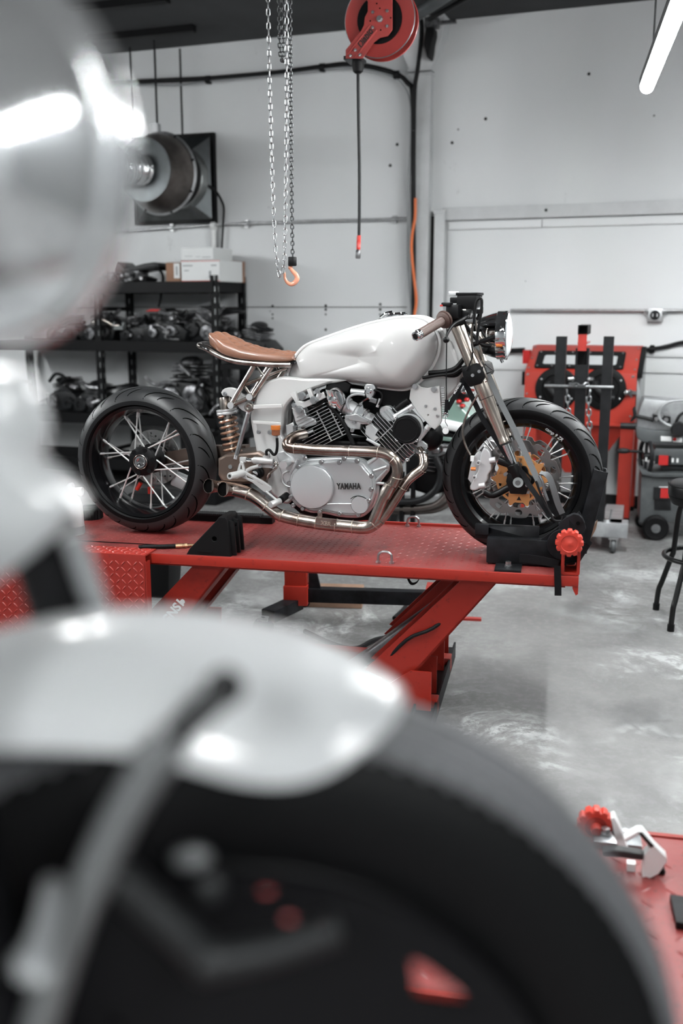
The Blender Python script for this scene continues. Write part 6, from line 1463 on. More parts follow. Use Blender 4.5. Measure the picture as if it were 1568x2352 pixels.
# ------------------------------------------------------------------ chain hoist
HF = Frame((-.24, 4.25, 0), 0)
h_ = lambda px, py, y=0.: HF.at(px, py, y)
mat('hand_chain', (.34, .345, .35), .3, .9)
mat('load_chain', (.07, .072, .075), .35, .6)
mat('hook_orange', (.66, .28, .18), .35, coat=.3)
ho = thing('chain_hoist', 'hanging chain hoist with bright hand chain and orange hook', 'hoist', HF.o, 0)
top = 2.93
links([V((h_(616, 0).x - .002, 0, top)), h_(618, 150), h_(622, 300), h_(627, 460), h_(632, 560), h_(638, 618), h_(643, 637), h_(650, 622), h_(654, 560), h_(656, 400), h_(658, 200), V((h_(659, 0).x, 0, top))], .0252, .0028, ho, 'hand_chain_link', 'hand_chain', .50)
links([h_(672, 592, .02), h_(670, 460, .02), h_(668, 250, .02), V((h_(666, 0, .02).x, .02, top))], .0165, .0030, ho, 'load_chain_link', 'load_chain', .72)
links([V((h_(641, 0, .03).x, .03, top)), h_(641, 60, .03), h_(643, 118, .03), h_(647, 136, .03), h_(651, 120, .03), V((h_(652, 0, .03).x, .03, top))], .0165, .0030, ho, 'load_chain_link', 'load_chain', .72)
MB().bx(-.20, .12, -.09, .14, top, top + .22).bevel(.02, 2).cyl((-.04, .02, top + .2), (-.04, .02, CZ), .012, n=10).build('hoist_body', 'dark_part', ho)
p_ = h_(671, 591, .02); q = h_(671, 611, .02)
MB().lathe([(0, 0), (.016, 0), (.018, .003), (.018, .034), (.016, .037), (0, .037)], (p_.x, .02, q.z), (0, 0, 1), 24).build('hook_block', 'rubber_black', ho)
P = [h_(*p, .02) for p in ((669, 611), (668, 617), (673, 624), (680, 632), (682, 640), (677, 649), (668, 653), (659, 648), (654, 638), (653.5, 630), (654, 624))]
MB().tube(P, lambda t: (.0055 + .005 * math.sin(PI * min(1, t * 1.25)) ** 1.2) * (1 if t < .9 else 1 - (t - .9) * 5.5), 14, 6).build('hook', 'hook_orange', ho)
q = h_(666, 615, .02); MB().ball(q, (.0085, .007, .0085), 12).build('hook_eye', 'hook_orange', ho)

# ------------------------------------------------------------------ hose reel
rp_ = EYE + ray(872, 45) * (5.5 / ray(872, 45).y)
RF = Frame((rp_.x, rp_.y, rp_.z), -17)
hr = thing('hose_reel', 'red hose reel hanging from the ceiling with its black hose hanging down', 'hose reel', rp_, -17)
r_ = lambda px, py, y=0.: (lambda p: V((p.x, p.y, p.z)))(RF.at(px, py, y))
mat('reel_red', (.36, .045, .040), .4, coat=.3, var=.15, vscale=6)
R_ = .182
def rside(pts, y, t, bev=0, holes=()):
    f = lambda L: [(p.x, p.z) for p in (r_(a_, c_, y) for a_, c_ in L)]
    return plate(f(pts), [f(h) for h in holes], t, bev, MY(y + t / 2))
for yy in (.0, .085):
    MB().lathe([(.115, .004), (.115, -.001), (.125, -.003), (R_ - .012, -.003), (R_, -.007), (R_ + .003, -.004), (R_ + .002, .002), (R_ - .01, .003)], (0, yy, 0), (0, 1, 0), 64, closed=True).build('reel_flange', 'reel_red', hr)
MB().torus((0, -.004, 0), (0, 1, 0), R_ + .002, .003, 64, 8).build('rim_bead', 'bare_steel', hr)
MB().cyl((0, .004, 0), (0, .082, 0), .117, n=40).build('drum', 'engine_black', hr)
for k in range(3): MB().torus((0, .018 + .024 * k, 0), (0, 1, 0), .15, .014, 48, 8).build('hose_coil', 'rubber_black', hr)
MB().lathe([(.118, 0), (.118, .01), (0, .01)], (0, -.006, 0), (0, 1, 0), 40).build('inner_disc', 'engine_black', hr)
bk = [(845, -40), (845, 26), (838, 40), (836, 58), (830, 70), (794, 115), (794, 134), (832, 134), (858, 97), (872, 86), (890, 82), (900, 68), (900, -40)]
MB().mesh(rside(bk, -.045, .005, .001)).build('bracket', 'reel_red', hr)
MB().mesh(rside([(858, -40), (890, -40), (890, 30), (858, 30)], .10, .005, .001)).build('bracket', 'reel_red', hr)
for (a_, c_), (d_, e_) in (((851, 58), (797, 126)), ((865, 68), (815, 132))):
    MB().tube([r_(a_, c_, -.047), r_(d_, e_, -.047)], .006, 8, 1).build('pressed_rib', 'reel_red', hr)
for px, py in ((856, 28), (889, 25), (856, 63), (889, 60), (816, 115), (805, 128), (827, 126)):
    MB().lathe([(0, 0), (.008, 0), (.007, .006), (0, .007)], r_(px, py, -.048), (0, -1, 0), 12).build('bolt', 'zinc', hr)
MB().hexbolt(r_(872, 43.5, -.047), (0, -1, 0), .013, .018).build('axle_nut', 'zinc', hr)
for px, py in ((865, 8), (872, 19), (850, 48), (897, 41), (874, 69)): MB().cyl(r_(px, py, -.0478), r_(px, py, -.0485), .004, n=8).build('hole', 'black_gap', hr)
e = r_(838, 88, -.0485); MB().mesh(text_mesh('Diablo', .052, axes(e, V((.64, 0, .77)), V((-.77, 0, .64)), V((0, -1, 0))) @ Matrix.Diagonal((.72, 1, 1, 1)), .0008, .001, .25)).build('lettering', 'black_letter', hr)
MB().box(r_(815, 138, .02), (.085, .13, .018)).build('guide_arm', 'dark_part', hr)
MB().lathe([(0, 0), (.03, 0), (.032, .02), (.026, .05), (.014, .06), (0, .06)], r_(822, 141, .02), (0, 0, -1), 20).build('hose_stop', 'rubber_black', hr)
hp_ = [r_(822, 160, .02), r_(823, 260, .02), r_(825, 380, .02), r_(825, 480, .02), r_(824, 545, .02)]
MB().tube(hp_, .0085, 10, 6).build('hose', 'dark_steel', hr)
q0, q1, q2 = r_(824, 541, .02), r_(822.5, 573, .02), r_(821, 594, .02); d_ = (q1 - q0).normalized(); L1 = (q1 - q0).length; L2_ = (q2 - q1).length
MB().lathe([(0, 0), (.011, 0), (.012, L1 * .3), (.010, L1 * .33), (.012, L1 * .36), (.011, L1 * .8), (.012, L1 * .83), (.010, L1), (0, L1)], q0, d_, 16).build('bend_restrictor', 'red_plastic', hr)
MB().lathe([(0, 0), (.008, 0), (.013, .008), (.014, L2_ * .9), (.011, L2_), (0, L2_)], q1, d_, 18).build('coupler', 'dirty_metal', hr)
for x in (-.05, .05): MB().bx(x - .02, x + .02, -.047, .105, (CZ - rp_.z) - .03, CZ - rp_.z).build('ceiling_mount', 'dark_steel', hr)
MB().bx(-.055, .06, -.048, -.043, .08, CZ - rp_.z).bx(-.03, .035, .098, .104, .0, CZ - rp_.z).build('bracket', 'reel_red', hr)
# steel strut pipe and black wedge bracket in the corner by the column
a_, c_ = V((W.at(950, 38, -.55))), V((W.at(1010, -2, -.75)))
sp2 = MB().tube([a_, a_ + (c_ - a_) * 2.2], .045, 18, 1).build('strut_pipe', 'saw_grey'); sp2.location = W.o; sp2.rotation_euler = (0, 0, W.a); tag(sp2, 'steel pipe slanting up to the ceiling right of the hose reel', 'pipe')
a_, c_ = V((W.at(985, 44, -.3))), V((W.at(1060, 2, -.6)))
sp3 = MB().tube([a_, a_ + (c_ - a_) * 1.6], .018, 10, 1).build('strut_rod', 'dark_steel'); sp3.location = W.o; sp3.rotation_euler = (0, 0, W.a); tag(sp3, 'thin dark rod slanting up below the steel pipe', 'rod')
P = [W.at(p[0], p[1], -.26) for p in ((977, 62), (996, 64), (996, 78), (990, 98), (984, 130), (980, 132), (972, 102))]
wb = MB().prism([V((p.x, -.26, p.z)) for p in P], (0, .14, 0)).bevel(.006).build('wedge_bracket', 'rubber_black'); wb.location = W.o; wb.rotation_euler = (0, 0, W.a); tag(wb, 'black wedge bracket high on the column beside the cable', 'bracket')
MB().bx(P[1].x - .02, P[1].x + .16, -.24, -.20, P[1].z + .03, P[1].z + .05).bx(P[0].x - .01, P[1].x + .02, -.25, -.15, P[0].z, P[0].z + .07).build('clip', 'dirty_metal', wb)

# ------------------------------------------------------------------ green motorcycle behind the lift
GF = Frame((1.0, 5.55, 0), -22)
gt = lambda px, py, y=0.: GF.at(px, py, y)
gb = thing('motorcycle', 'pale green motorcycle mostly hidden behind the front tyre of the lifted bike', 'motorcycle', GF.o, -22)
def gside(pts, y, d_, m, nm, bev=.02): 
    P = [gt(p[0], p[1], y) for p in pts]; return MB().prism([V((p.x, y, p.z)) for p in P], (0, d_, 0)).bevel(bev, 3).build(nm, m, gb)
gside([(1008, 925), (1020, 912), (1045, 918), (1062, 938), (1085, 962), (1120, 985), (1060, 982), (1010, 968)], -.10, .24, 'tank_green', 'fuel_tank')
gside([(990, 972), (1008, 962), (1066, 975), (1060, 995), (1000, 985)], -.14, .06, 'box_white', 'side_panel')
gside([(930, 975), (1010, 985), (1070, 1000), (1090, 1030), (1000, 1020), (930, 1000)], -.08, .16, 'engine_black', 'frame')
gside([(990, 1000), (1060, 1008), (1058, 1016), (990, 1010)], -.105, .03, 'tank_green', 'frame_rail', .004)
gside([(975, 1025), (995, 1020), (1010, 1032), (1008, 1044), (990, 1045)], -.16, .08, 'dirty_metal', 'rocker_cover', .012)
gside([(1012, 1020), (1040, 1022), (1040, 1030), (1014, 1030)], -.15, .06, 'dirty_metal', 'carburettor', .01)
for k in range(8):
    gside([(972, 1046 + 4.6 * k), (1004 - k, 1050 + 4.6 * k), (1004 - k, 1051.5 + 4.6 * k), (972, 1048 + 4.6 * k)], -.14, .2, 'dirty_metal' if k % 2 else 'dark_part', 'fin', .0005)
gside([(930, 1035), (1000, 1050), (1060, 1070), (1050, 1120), (990, 1140), (930, 1120)], -.10, .24, 'engine_black', 'crankcase')
MB().tube([gt(*p, -.13) for p in ((1035, 1050), (1042, 1090), (1030, 1130), (1000, 1160), (950, 1168), (900, 1168))], .022, 12, 6).build('exhaust_pipe', 'duct_brown', gb)
MB().tube([gt(*p, -.10) for p in ((1045, 1060), (1050, 1105), (1036, 1145), (1005, 1168), (950, 1174), (900, 1174))], .022, 12, 6).build('exhaust_pipe', 'duct_brown', gb)
MB().tube([gt(*p, -.16) for p in ((1000, 1050), (1012, 1085), (1000, 1125), (960, 1150), (900, 1152))], .020, 12, 6).build('exhaust_pipe', 'dark_part', gb)
MB().tube([gt(1042, 905, -.15), gt(1060, 893, -.05), gt(1085, 895, .2)], .014, 10).build('handlebar', 'chrome', gb)
MB().ball(gt(1058, 906, -.04), (.07, .05, .045), 18).build('gauge_cluster', 'dark_part', gb)
for px, py in ((1046, 902), (1066, 899), (1082, 905)): MB().ball(gt(px, py, -.1), (.02, .02, .016), 10).build('gauge_rim', 'chrome', gb)
for px, py in ((1054, 922), (1072, 918), (1062, 932)): MB().ball(gt(px, py, -.10), (.016, .02, .013), 12).build('indicator', 'red_lens', gb)
xw = gt(1010, 1100).x
for dx in (-.62,):
    wl = MB().lathe([(.20, -.05), (.29, -.055), (.32, -.03), (.325, 0), (.32, .03), (.29, .055), (.20, .05)], (xw + dx + .05, .02, .325 + .06), (0, 1, 0), 40, closed=True).build('wheel', 'tyre_rubber', gb)
    MB().lathe([(.0, -.03), (.05, -.03), (.05, .03), (0, .03)], (xw + dx + .05, .02, .385), (0, 1, 0), 20).build('hub', 'dark_part', wl)
    for k in range(10): MB().cyl((xw + dx + .05 + .04 * math.cos(k * PI / 5), .02, .385 + .04 * math.sin(k * PI / 5)), (xw + dx + .05 + .21 * math.cos(k * PI / 5 + .2), .02, .385 + .21 * math.sin(k * PI / 5 + .2)), .004, n=6).build('spoke', 'chrome', wl)
MB().tube([(xw - .2, .02, .5), (xw - .57, .02, .385)], .025, 12, 1).build('swingarm', 'dark_part', gb)
MB().bx(xw - .75, xw + .25, -.12, .16, .04, .06).build('stand_board', 'shelf_black', gb)
for px in (922, 947): MB().bx(gt(px - 4, 1180, -.14).x, gt(px + 4, 1180, -.14).x, -.15, -.12, 0, .62).build('stand_leg', 'shelf_black', gb)
MB().bx(xw - .75, xw + .25, -.10, -.06, 0, .04).bx(xw - .75, xw + .25, .10, .14, 0, .04).build('stand_foot', 'shelf_black', gb)

# ------------------------------------------------------------------ floor level behind and below the lift
fz = Frame((0, 0, 0), -6)
es = thing('engine_stand', 'red engine stand with rear crossbar on casters under the far side of the lift', 'stand', (0, 0, 0), -6)
g0 = lambda px, py, z: fz.onz(px, py, z)
c_ = g0(682, 1375, .12)
m = MB().bx(c_.x - .055, c_.x + .055, c_.y - .05, c_.y + .05, .10, .54).bevel(.004); m.build('column', 'lift_red', es)
MB().bx(c_.x - .06, c_.x + .06, c_.y - .06, c_.y + .06, .10, .20).bevel(.004).build('socket', 'lift_red', es)
r0 = g0(985, 1372, .12)
MB().bx(c_.x, r0.x, c_.y - .03, c_.y + .03, .11, .18).bevel(.004).build('crossbar', 'worn_black', es)
l0, l1 = g0(985, 1350, .14), g0(967, 1405, .12)
MB().bar((r0.x + .02, c_.y + .20, .135), (r0.x + .0, c_.y - .22, .135), .065, .07).bevel(.004).build('leg', 'lift_red', es)
f0 = g0(604, 1418, .10)
MB().bar((c_.x, c_.y, .10), (f0.x + .02, f0.y + .02, .10), .075, .06).bevel(.004).build('leg', 'worn_black', es)
MB().prism([(c_.x + .06, c_.y - .01, .18), (c_.x + .12, c_.y - .01, .18), (c_.x + .10, c_.y - .01, .26), (c_.x + .06, c_.y - .01, .30)], (0, .02, 0)).build('gusset', 'worn_black', es)
for x, y in ((f0.x, f0.y), (r0.x + .0, c_.y - .20), (r0.x + .02, c_.y + .18), (c_.x, c_.y + .25)):
    w_ = MB().lathe([(0, -.02), (.04, -.02), (.05, -.012), (.05, .012), (.04, .02), (0, .02)], (x, y, .051), (.7, .7, 0) if x > 0 else (.55, -.83, 0), 24).build('caster', 'rubber_black', es)
    MB().bx(x - .025, x + .025, y - .025, y + .025, .085, .10).build('caster_plate', 'bare_steel', w_)
MB().bar((c_.x, c_.y, .12), (c_.x, c_.y + .26, .12), .06, .05).build('leg', 'worn_black', es)
wd0, wd1 = fz.onz(708, 1395, 0), fz.onz(833, 1391, 0)
wb2 = MB().bx(wd0.x, wd1.x, wd0.y, wd0.y + .14, 0.001, .095).bevel(.004).build('wood_block', 'wood_raw'); wb2.rotation_euler = (0, 0, rad(-6)); tag(wb2, 'raw wooden block lying on the floor behind the red crossbar', 'block')
q = V(Frame((0, 0, 0), 0).onz(1082, 1424, 0)); o = MB().box((q.x, q.y, .006), (.10, .03, .012), Matrix.Rotation(rad(-8), 3, 'Z')).build('paint_stick', 'red_paint'); tag(o, 'small red stick lying on the floor right of the lift arm', 'stick')
bn = thing('trash_bin', 'black plastic bin half hidden behind the hanging red ramp', 'bin', Frame((0, 0, 0), 0).onz(360, 1420, 0) + V((-.08, .45, 0)), -12)
q = bn.location; s_ = .52
MB().loft([[V((x * k, y * k, z)) for x, y in ((-.14, -.12), (.14, -.12), (.14, .12), (-.14, .12))] for z, k in ((0.0, .72), (.50, 1.0))]).bevel(.012, 2).build('bin_body', 'rubber_black', bn)
MB().bx(-.16, .17, -.14, .14, .50, .535).bevel(.012, 2).loft([[V((x, y, z)) for x, y in ((-.15 + k, -.13 + k), (.16 - k, -.13 + k), (.16 - k, .13 - k), (-.15 + k, .13 - k))] for z, k in ((.535, 0), (.575, .05))]).bevel(.005, 1).build('bin_lid', 'rubber_black', bn)
sk = thing('strap_loop', 'black strap loop hanging under the middle of the lift table', 'strap', LF.o, -12.1)
MB().strap([LF.at(*p, .45) for p in ((934, 1306), (936, 1325), (944, 1340), (956, 1338), (964, 1325), (966, 1306))], .03, .003, (0, 1, 0), 5).build('webbing', 'nylon_black', sk)
hs_ = MB().tube([V((q.x, q.y, .012)) for q in (Frame((0, 0, 0), 0).onz(*p, .012) for p in ((700, 1450), (760, 1478), (815, 1490), (860, 1470), (905, 1462), (950, 1455)))], .012, 8, 5).build('air_hose', 'black_cable'); tag(hs_, 'black air hose snaking over the floor under the lift', 'hose')
hs2 = MB().tube([V((q.x, q.y, .011)) for q in (Frame((0, 0, 0), 0).onz(*p, .011) for p in ((905, 1420), (930, 1395), (935, 1375), (970, 1365)))], .011, 8, 5).build('air_hose', 'black_cable'); tag(hs2, 'short dark hose curling on the floor between lift arm and crossbar', 'hose')
# ------------------------------------------------------------------ the low red lift and what lies on it
mat('fender_white', (.62, .63, .64), .32, coat=.6)
mat('shell_chrome', (.86, .87, .88), .07, 1.)
mat('old_rubber', (.006, .006, .0065), .55, spec=.15)
mat('dusty_lit_tread', (.14, .142, .15), .55, spec=.4)  # dusty grey, lightened further to paint in the highlight along the ribs
mat('fore_black', (.006, .006, .007), .45, spec=.2)
mat('fore_grey', (.018, .019, .020), .45, .1)
mat('bracket_white', (.78, .79, .79), .35)
QF = Frame((.268, 1.765, 0), -12)
l2 = thing('low_lift', 'lowered red diamond plate lift table behind the foreground tyre', 'lift table', QF.o, -12)
m = MB().bx(-2.2, 1.6, 0, .75, .172, .18)
tread(m, (-2.18, .03, .18), (1, 0, 0), (0, 1, 0), 62, 11, .060, .020, .0055, .0022)
m.build('tabletop', 'lift_top_red', l2, fix=False)
for yy in (-.004, .738): MB().bx(-2.2, 1.6, yy, yy + .016, .10, .186).bevel(.003).build('edge_rail', 'lift_red', l2)
MB().bx(-2.1, 1.5, .05, .70, 0, .10).build('base', 'worn_black', l2)
n_ = lambda px, py, z=.18: QF.onz(px, py, z)
k0 = QF.at(1368, 1892, n_(1368, 1915).y)
kn2 = []
for i in range(72):
    a_ = 2 * PI * i / 72; r_k = .040 + .0035 * math.tanh(3 * math.cos(12 * a_)); kn2.append((k0.x + r_k * math.cos(a_), k0.z + r_k * math.sin(a_)))
cl2 = part_empty('clamp', (0, 0, 0), l2)
MB().mesh(plate(kn2, [], .026, .004, MY(k0.y))).build('hand_knob', 'knob_red', cl2)
MB().lathe([(0, 0), (.028, 0), (.028, .004), (.015, .006), (.012, .03), (0, .03)], (k0.x, k0.y - .014, k0.z), (0, -1, 0), 24).build('knob_face', 'lift_red', cl2)
MB().bx(k0.x - .035, k0.x + .035, k0.y + .0, k0.y + .03, .18, k0.z).build('clamp_bracket', 'lift_red', cl2)
w0 = n_(1410, 1962); MB().bx(w0.x - .05, w0.x + .07, w0.y + .02, w0.y + .10, .181, .20).bevel(.004).build('clamp_plate', 'bare_steel', cl2)
for dx in (-.02, .03): MB().hexbolt((w0.x + dx, w0.y + .06, .20), (0, 0, 1), .012, .018).build('bolt', 'zinc', cl2)
wb_ = thing('bent_bracket', 'white bent sheet bracket with dark crossbar on the low red lift', 'bracket', QF.o, -12)
yb = n_(1475, 2030).y
def bk2(pts, y, d_, m, nm, bev=.002):
    P = [QF.at(p[0], p[1], y + (p[2] if len(p) > 2 else 0)) for p in pts]; return MB().prism(P, (0, d_, 0)).bevel(bev, 1).build(nm, m, wb_)
bk2([(1402, 1880), (1411, 1876), (1425, 1905), (1444, 1958), (1422, 1956), (1409, 1912)], yb + .09, .035, 'bracket_white', 'blade')
bk2([(1404, 1882), (1409, 1912), (1416, 1934), (1406, 1915)], yb + .085, .004, 'fore_grey', 'blade_edge', .0005)
bk2([(1432, 1928), (1463, 1909), (1476, 1909), (1504, 1944), (1531, 1970), (1531, 1980), (1512, 2008), (1474, 2028), (1478, 1966), (1492, 1949), (1470, 1917), (1436, 1934)], yb + .03, .03, 'bracket_white', 'loop')
bk2([(1465, 1914), (1474, 1913), (1502, 1944), (1494, 1948)], yb + .026, .004, 'fore_grey', 'loop_edge', .0005)
bk2([(1384, 1955), (1410, 1953), (1478, 1964), (1477, 1977), (1386, 1966)], yb + .025, .03, 'fore_grey', 'crossbar')
bk2([(1505, 2002), (1522, 1996), (1529, 2004), (1522, 2018), (1512, 2018)], yb + .05, .03, 'rubber_black', 'grommet')
q = QF.at(1450, 1985, yb + .05); MB().bx(q.x - .01, q.x + .01, yb + .05, yb + .07, .18, q.z).build('foot', 'bracket_white', wb_)
dp = thing('steel_plate', 'dark steel plate with a hole on the low red lift at the right edge', 'plate', QF.o, -12)
q0, q1 = n_(1539, 2062, .19), n_(1553, 2125, .19)
MB().mesh(plate([(q0.x, q0.y), (q1.x, q1.y), (q1.x + .35, q1.y - .02), (q0.x + .37, q0.y - .02)], [ngon(q0.x + .042, q0.y - .035, .018, 20)], .016, .001, Matrix.Translation((0, 0, .190)))).build('plate', 'worn_black', dp)

# ------------------------------------------------------------------ the motorcycle close to the camera
FC = V((-.081, .61, .983)); FR = .33
FF = Frame((FC.x, FC.y, FC.z - FR), 5)
fb = thing('motorcycle', 'white and chrome motorcycle close to the camera, blurred, with bare front wheel', 'motorcycle', FF.o, 5)
f_ = lambda px, py, y: FF.at(px, py, y)
fwh = part_empty('front_wheel', (0, 0, FR), fb)
w_ = .055
prof = [(.222, -.040), (.225, -.045), (.240, -.052), (.262, -w_ - .002), (.285, -w_ - .002), (.300, -.051)]
rib = [(.310, -.0455), (.318, -.036), (.324, -.0245), (.328, -.012), (.330, 0)]
for i, (r_k, y) in enumerate(rib):
    prof += [(r_k - .004, y - .0022), (r_k, y - .0002)] if i else [(r_k, y)]
    if i < 4: n2 = rib[i + 1]; prof += [((r_k + n2[0]) / 2 + .0015, (y + n2[1]) / 2 - .002), (n2[0] - .0005, n2[1] - .0042)]
prof = prof + [(r_k, -y) for r_k, y in reversed(prof[:-1])]
ty = MB().lathe(prof, (0, 0, 0), (0, 1, 0), 128, closed=True)
for fc_ in ty.bm.faces:
    c_ = fc_.calc_center_median(); fc_.material_index = 1 if math.hypot(c_.x, c_.z) > .3085 else 0
ty.build('tyre', ['old_rubber', 'dusty_lit_tread'], fwh, sharp=25)
mb = MB()
for i in range(110):
    for s_ in (-1, 1):
        a_ = 2 * PI * (i + (.5 if s_ > 0 else 0)) / 110; c_, n2 = math.cos(a_), math.sin(a_)
        p = V((.312 * c_, s_ * .0425, .312 * n2)); d_ = V((c_, 0, n2)); t_ = V((-n2, 0, c_))
        mb.box(p, (.006, .016, .006), Matrix((t_, V((0, 1, 0)), d_)).transposed())
mb.build('tread_block', 'dusty_lit_tread', fwh)['kind'] = 'stuff'
make_rim(.196, .222, .045).build('rim', 'fore_black', fwh)
# black disc wheel: windows where one sees past it
P = [f_(*p, -.02) for p in ((925, 2170), (985, 2190), (1130, 2310), (1120, 2345), (940, 2330))]; holes = [[(p.x, p.z - FR) for p in P]]
P = [f_(*p, -.02) for p in ((262, 1925), (330, 1920), (365, 1985), (345, 2050), (275, 2030))]; holes.append([(p.x, p.z - FR) for p in P])
P = [f_(*p, -.02) for p in ((520, 2060), (600, 2035), (700, 2045), (860, 2085), (850, 2190), (620, 2260), (520, 2240))]; holes.append([(p.x, p.z - FR) for p in P])
MB().mesh(plate(ngon(0, 0, .203, 96), holes, .006, 0, MY(-.02))).build('wheel_disc', 'fore_black', fwh)
dh = []
for px, py in ((613, 2045), (663, 2110), (735, 2110), (575, 2155)):
    p = f_(px, py, -.06); dh.append(ngon(p.x, p.z - FR, .0042, 20))
Rd = .228
for k in range(16):
    for j in range(2):
        a_ = 1.9 + .27 * k + .13 * j; c_ = ((.118 + .03 * j) * math.cos(a_), (.118 + .03 * j) * math.sin(a_))
        if all(math.hypot(c_[0] - sum(q[0] for q in h) / 20, c_[1] - sum(q[1] for q in h) / 20) > .012 for h in dh): dh.append(ngon(*c_, .0042, 12))
P = [f_(*p, -.06) for p in ((945, 2200), (975, 2212), (1090, 2300), (1030, 2296), (955, 2286))]; dh.append([(p.x, p.z - FR) for p in P])
P = [f_(*p, -.06) for p in ((290, 1955), (320, 1948), (340, 1985), (328, 2012), (298, 2002))]; dh.append([(p.x, p.z - FR) for p in P])
MB().mesh(plate(ngon(0, 0, Rd, 96), [ngon(0, 0, .06, 40)] + dh, .006, 0, MY(-.06))).build('wheel_cover', 'fore_black', fwh)
MB().lathe([(0, -.09), (.03, -.09), (.045, -.06), (.05, 0), (.045, .06), (.03, .09), (0, .09)], (0, 0, 0), (0, 1, 0), 32).build('hub', 'fore_black', fwh)
# mudguard
TP = [(-330, 1560), (-200, 1510), (-80, 1470), (0, 1448), (150, 1410), (300, 1395), (450, 1400), (600, 1425), (700, 1450), (800, 1495), (870, 1540), (912, 1575), (930, 1600)]
BP = [(-330, 1712), (-200, 1706), (-80, 1702), (0, 1701), (150, 1702), (290, 1712), (420, 1742), (540, 1775), (650, 1783), (740, 1762), (830, 1710), (895, 1655), (926, 1622)]
TP = [(p.x, p.y) for p in catmull([V((x, y, 0)) for x, y in TP], 5)]; BP = [(p.x, p.y) for p in catmull([V((x, y, 0)) for x, y in BP], 5)]
secs = []; N = len(TP)
for i in range(N):
    T = f_(*TP[i], .035); B = f_(*BP[i], -.088); e = min(1, (N - 1 - i) / 14) ** .5
    T.y = .035 * e - .01 * (1 - e); B.y = -.088 * e - .03 * (1 - e)
    T = f_(*TP[i], T.y); B = f_(*BP[i], B.y)
    n2 = V((0, -.62, .78)); out = []
    far = V((T.x, .09 * e + .0, T.z - .05 * e - .002))
    outer = [far, far.lerp(T, .6) + V((0, .004, .006)) * e] + [T.lerp(B, u_) + n2 * (.030 * e * math.sin(PI * u_) ** .85) for u_ in [k / 14 for k in range(15)]]
    outer.append(B + V((0, -.0045, -.004)) * e); 
    inner = [p + V((0, .006, -.006)) * (.25 + .75 * e) for p in reversed(outer[1:-1])]
    secs.append(outer + inner)
fen = MB().loft(secs).build('mudguard', 'fender_white', fb, sharp=60)
p = f_(515, 1588, -.105); MB().lathe([(0, 0), (.010, 0), (.011, .006), (.007, .010), (0, .010)], p + V((0, .012, -.004)), (0, -.8, .6), 16).build('mudguard_bolt', 'fore_black', fen)
st2 = MB().tube([f_(*q, y) for q, y in (((518, 1586), -.112), ((455, 1640), -.118), ((400, 1695), -.122))], .0075, 12, 5).build('mudguard_stay', 'fore_grey', fb)
mat('stay_steel', (.22, .225, .23), .4, .4)
MB().tube([f_(*q, -.122) for q in ((402, 1692), (330, 1790), (265, 1900), (215, 2010), (170, 2110), (120, 2260), (90, 2360), (60, 2460))], .0105, 12, 6).build('mudguard_stay', 'stay_steel', fb)
MB().tube([f_(*q, -.135) for q in ((125, 2030), (110, 2110), (95, 2180), (88, 2215))], lambda t: .006 + .009 * t * t, 14, 5).build('axle_lug', 'saw_light', fb)
MB().tube([f_(*q, -.09) for q in ((262, 2010), (330, 2070), (410, 2140), (478, 2212))], .0115, 12, 5).tube([f_(*q, -.09) for q in ((470, 2205), (560, 2195), (660, 2172), (780, 2130))], lambda t: .0125 - .003 * t, 12, 5).ball(f_(480, 2205, -.09), .0135, 14).build('caliper_arm', 'fore_grey', fb)
MB().ball(f_(440, 1970, -.08), (.012, .006, .007), 12).build('arm_bolt', 'stay_steel', fb)
MB().ball(f_(482, 2040, -.08), (.010, .006, .010), 12).build('arm_bolt', 'fore_grey', fb)
# fork: far leg seen above the mudguard, near leg down the left edge
def leg(P, y, r0, nm, m): return MB().tube([f_(*q, y) for q in P], r0, 20, 4).build(nm, m, fb)
leg([(95, 1200), (120, 1300), (160, 1430), (230, 1700), (320, 2050), (440, 2500)], .10, .026, 'fork_leg', 'fore_black')
leg([(165, 1230), (205, 1345), (240, 1440)], .06, .0085, 'fork_stay', 'saw_light')
leg([(-420, 1150), (-340, 1400), (-200, 1750), (-110, 2050), (-40, 2350), (60, 2700)], -.105, .030, 'fork_leg', 'fore_black')
MB().tube([f_(*q, .02) for q in ((-60, 2080), (40, 2120), (160, 2150), (240, 2230), (260, 2352), (270, 2450))], .034, 14, 4).build('caliper', 'fore_black', fb)
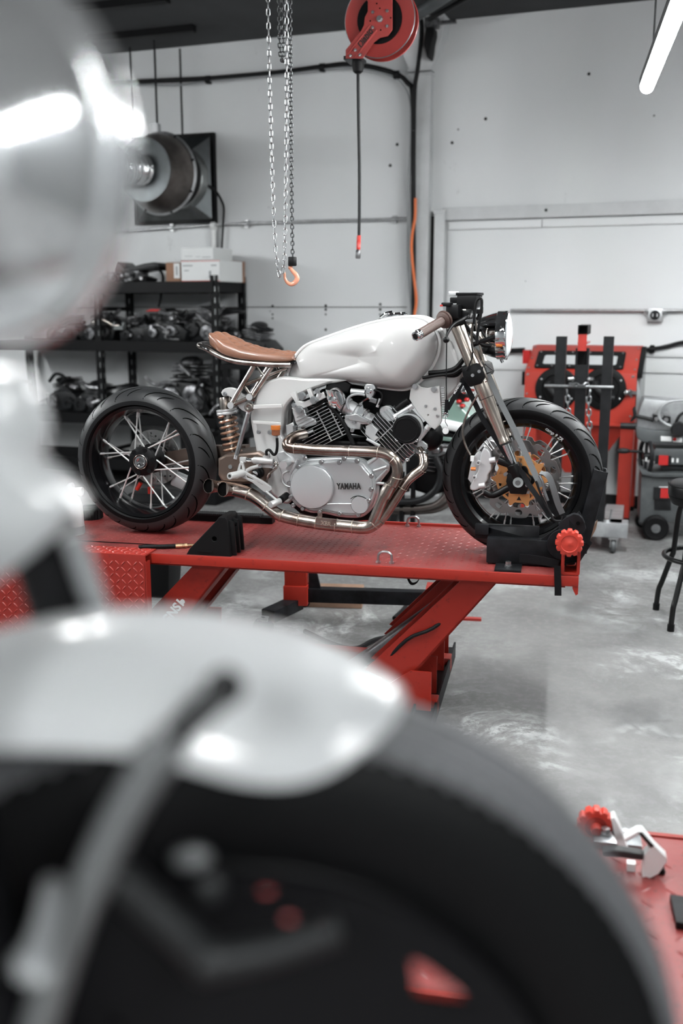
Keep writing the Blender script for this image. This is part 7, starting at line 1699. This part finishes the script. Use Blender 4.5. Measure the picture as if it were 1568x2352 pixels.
# white fork shroud
a_, c_ = f_(-10, 875, .03), f_(20, 1240, .03); d_ = (c_ - a_); L = d_.length; d_.normalize()
mb = MB().lathe([(0, -.01), (.020, -.006), (.029, .01), (.031, .03), (.027, .048), (.023, .052), (.027, .058), (.030, .075), (.031, .10), (.029, L * .98), (.022, L * 1.02), (0, L * 1.02)], a_, d_, 36)
mb.build('fork_shroud', 'fender_white', fb)
wp = [(-260, 1090), (-40, 1062), (20, 1085), (72, 1118), (112, 1148), (125, 1163), (108, 1180), (50, 1236), (-30, 1296), (-260, 1400)]
MB().mesh(plate([(p.x, p.z) for p in (f_(*q, -.02) for q in wp)], [], .03, .012, MY(-.005))).build('side_cowl', 'fender_white', fb, sharp=60)
MB().tube([f_(50, 980, .05), f_(75, 972, .05), f_(95, 968, .05)], .011, 12, 3).ball(f_(72, 975, .05), .013, 14).build('indicator', 'fender_white', fb)
# headlamp seen from behind its rim
mat('shell_silver', (.80, .81, .82), .14, .75, coat=.6)
hx = EYE + ray(-30, 378) * (.60 / ray(-30, 378).y)
HH = part_empty('headlamp', FF.loc(hx), fb, 57 - 5)
RH = .104
MB().lathe([(0, -.088), (.026, -.087), (.030, -.084), (.031, -.074), (.045, -.070), (.066, -.055), (.083, -.034), (.094, -.012), (.097, .0)], (0, 0, 0), (1, 0, 0), 72).build('shell', 'shell_silver', HH, sharp=50)
MB().lathe([(.097, -.004), (RH - .002, -.002), (RH, .002), (RH, .012), (RH - .003, .018), (.09, .02), (.09, .0)], (0, 0, 0), (1, 0, 0), 72).build('bezel', 'shell_silver', HH, sharp=60)
MB().lathe([(.094, .012), (.08, .030), (.05, .040), (0, .044)], (0, 0, 0), (1, 0, 0), 48).build('lens', 'clear_glass', HH)
MB().torus((-.076, 0, 0), (1, 0, 0), .037, .005, 40, 8).build('mount_ring', 'stay_steel', HH)
for y, z in ((-.014, .006), (.012, -.032)): MB().tube([(-.080, y, z), (-.10, y + .002, z), (-.106, y + .012, z - .002)], .0115, 14, 3).build('mount_bolt', 'shell_silver', HH)
MB().tube([(-.082, .012, -.02), (-.11, .05, -.04), (-.10, .12, -.07)], .012, 12, 4).build('lamp_arm', 'shell_silver', HH)
# the raised lift it stands on
TT = FC.z - FR
rl = thing('work_lift', 'raised red lift carrying the motorcycle close to the camera', 'lift table', FF.o, 5)
MB().bx(-1.8, .36, -.30, .26, -.05, 0).bevel(.004).build('tabletop', 'lift_top_red', rl)
for x in (-1.5, .1):
    for y in (-.26, .18): MB().bx(x, x + .06, y, y + .06, -TT + .05, -.05).build('leg', 'lift_red', rl)
MB().bx(-1.6, .3, -.28, .24, -TT, -TT + .05).build('base', 'worn_black', rl)
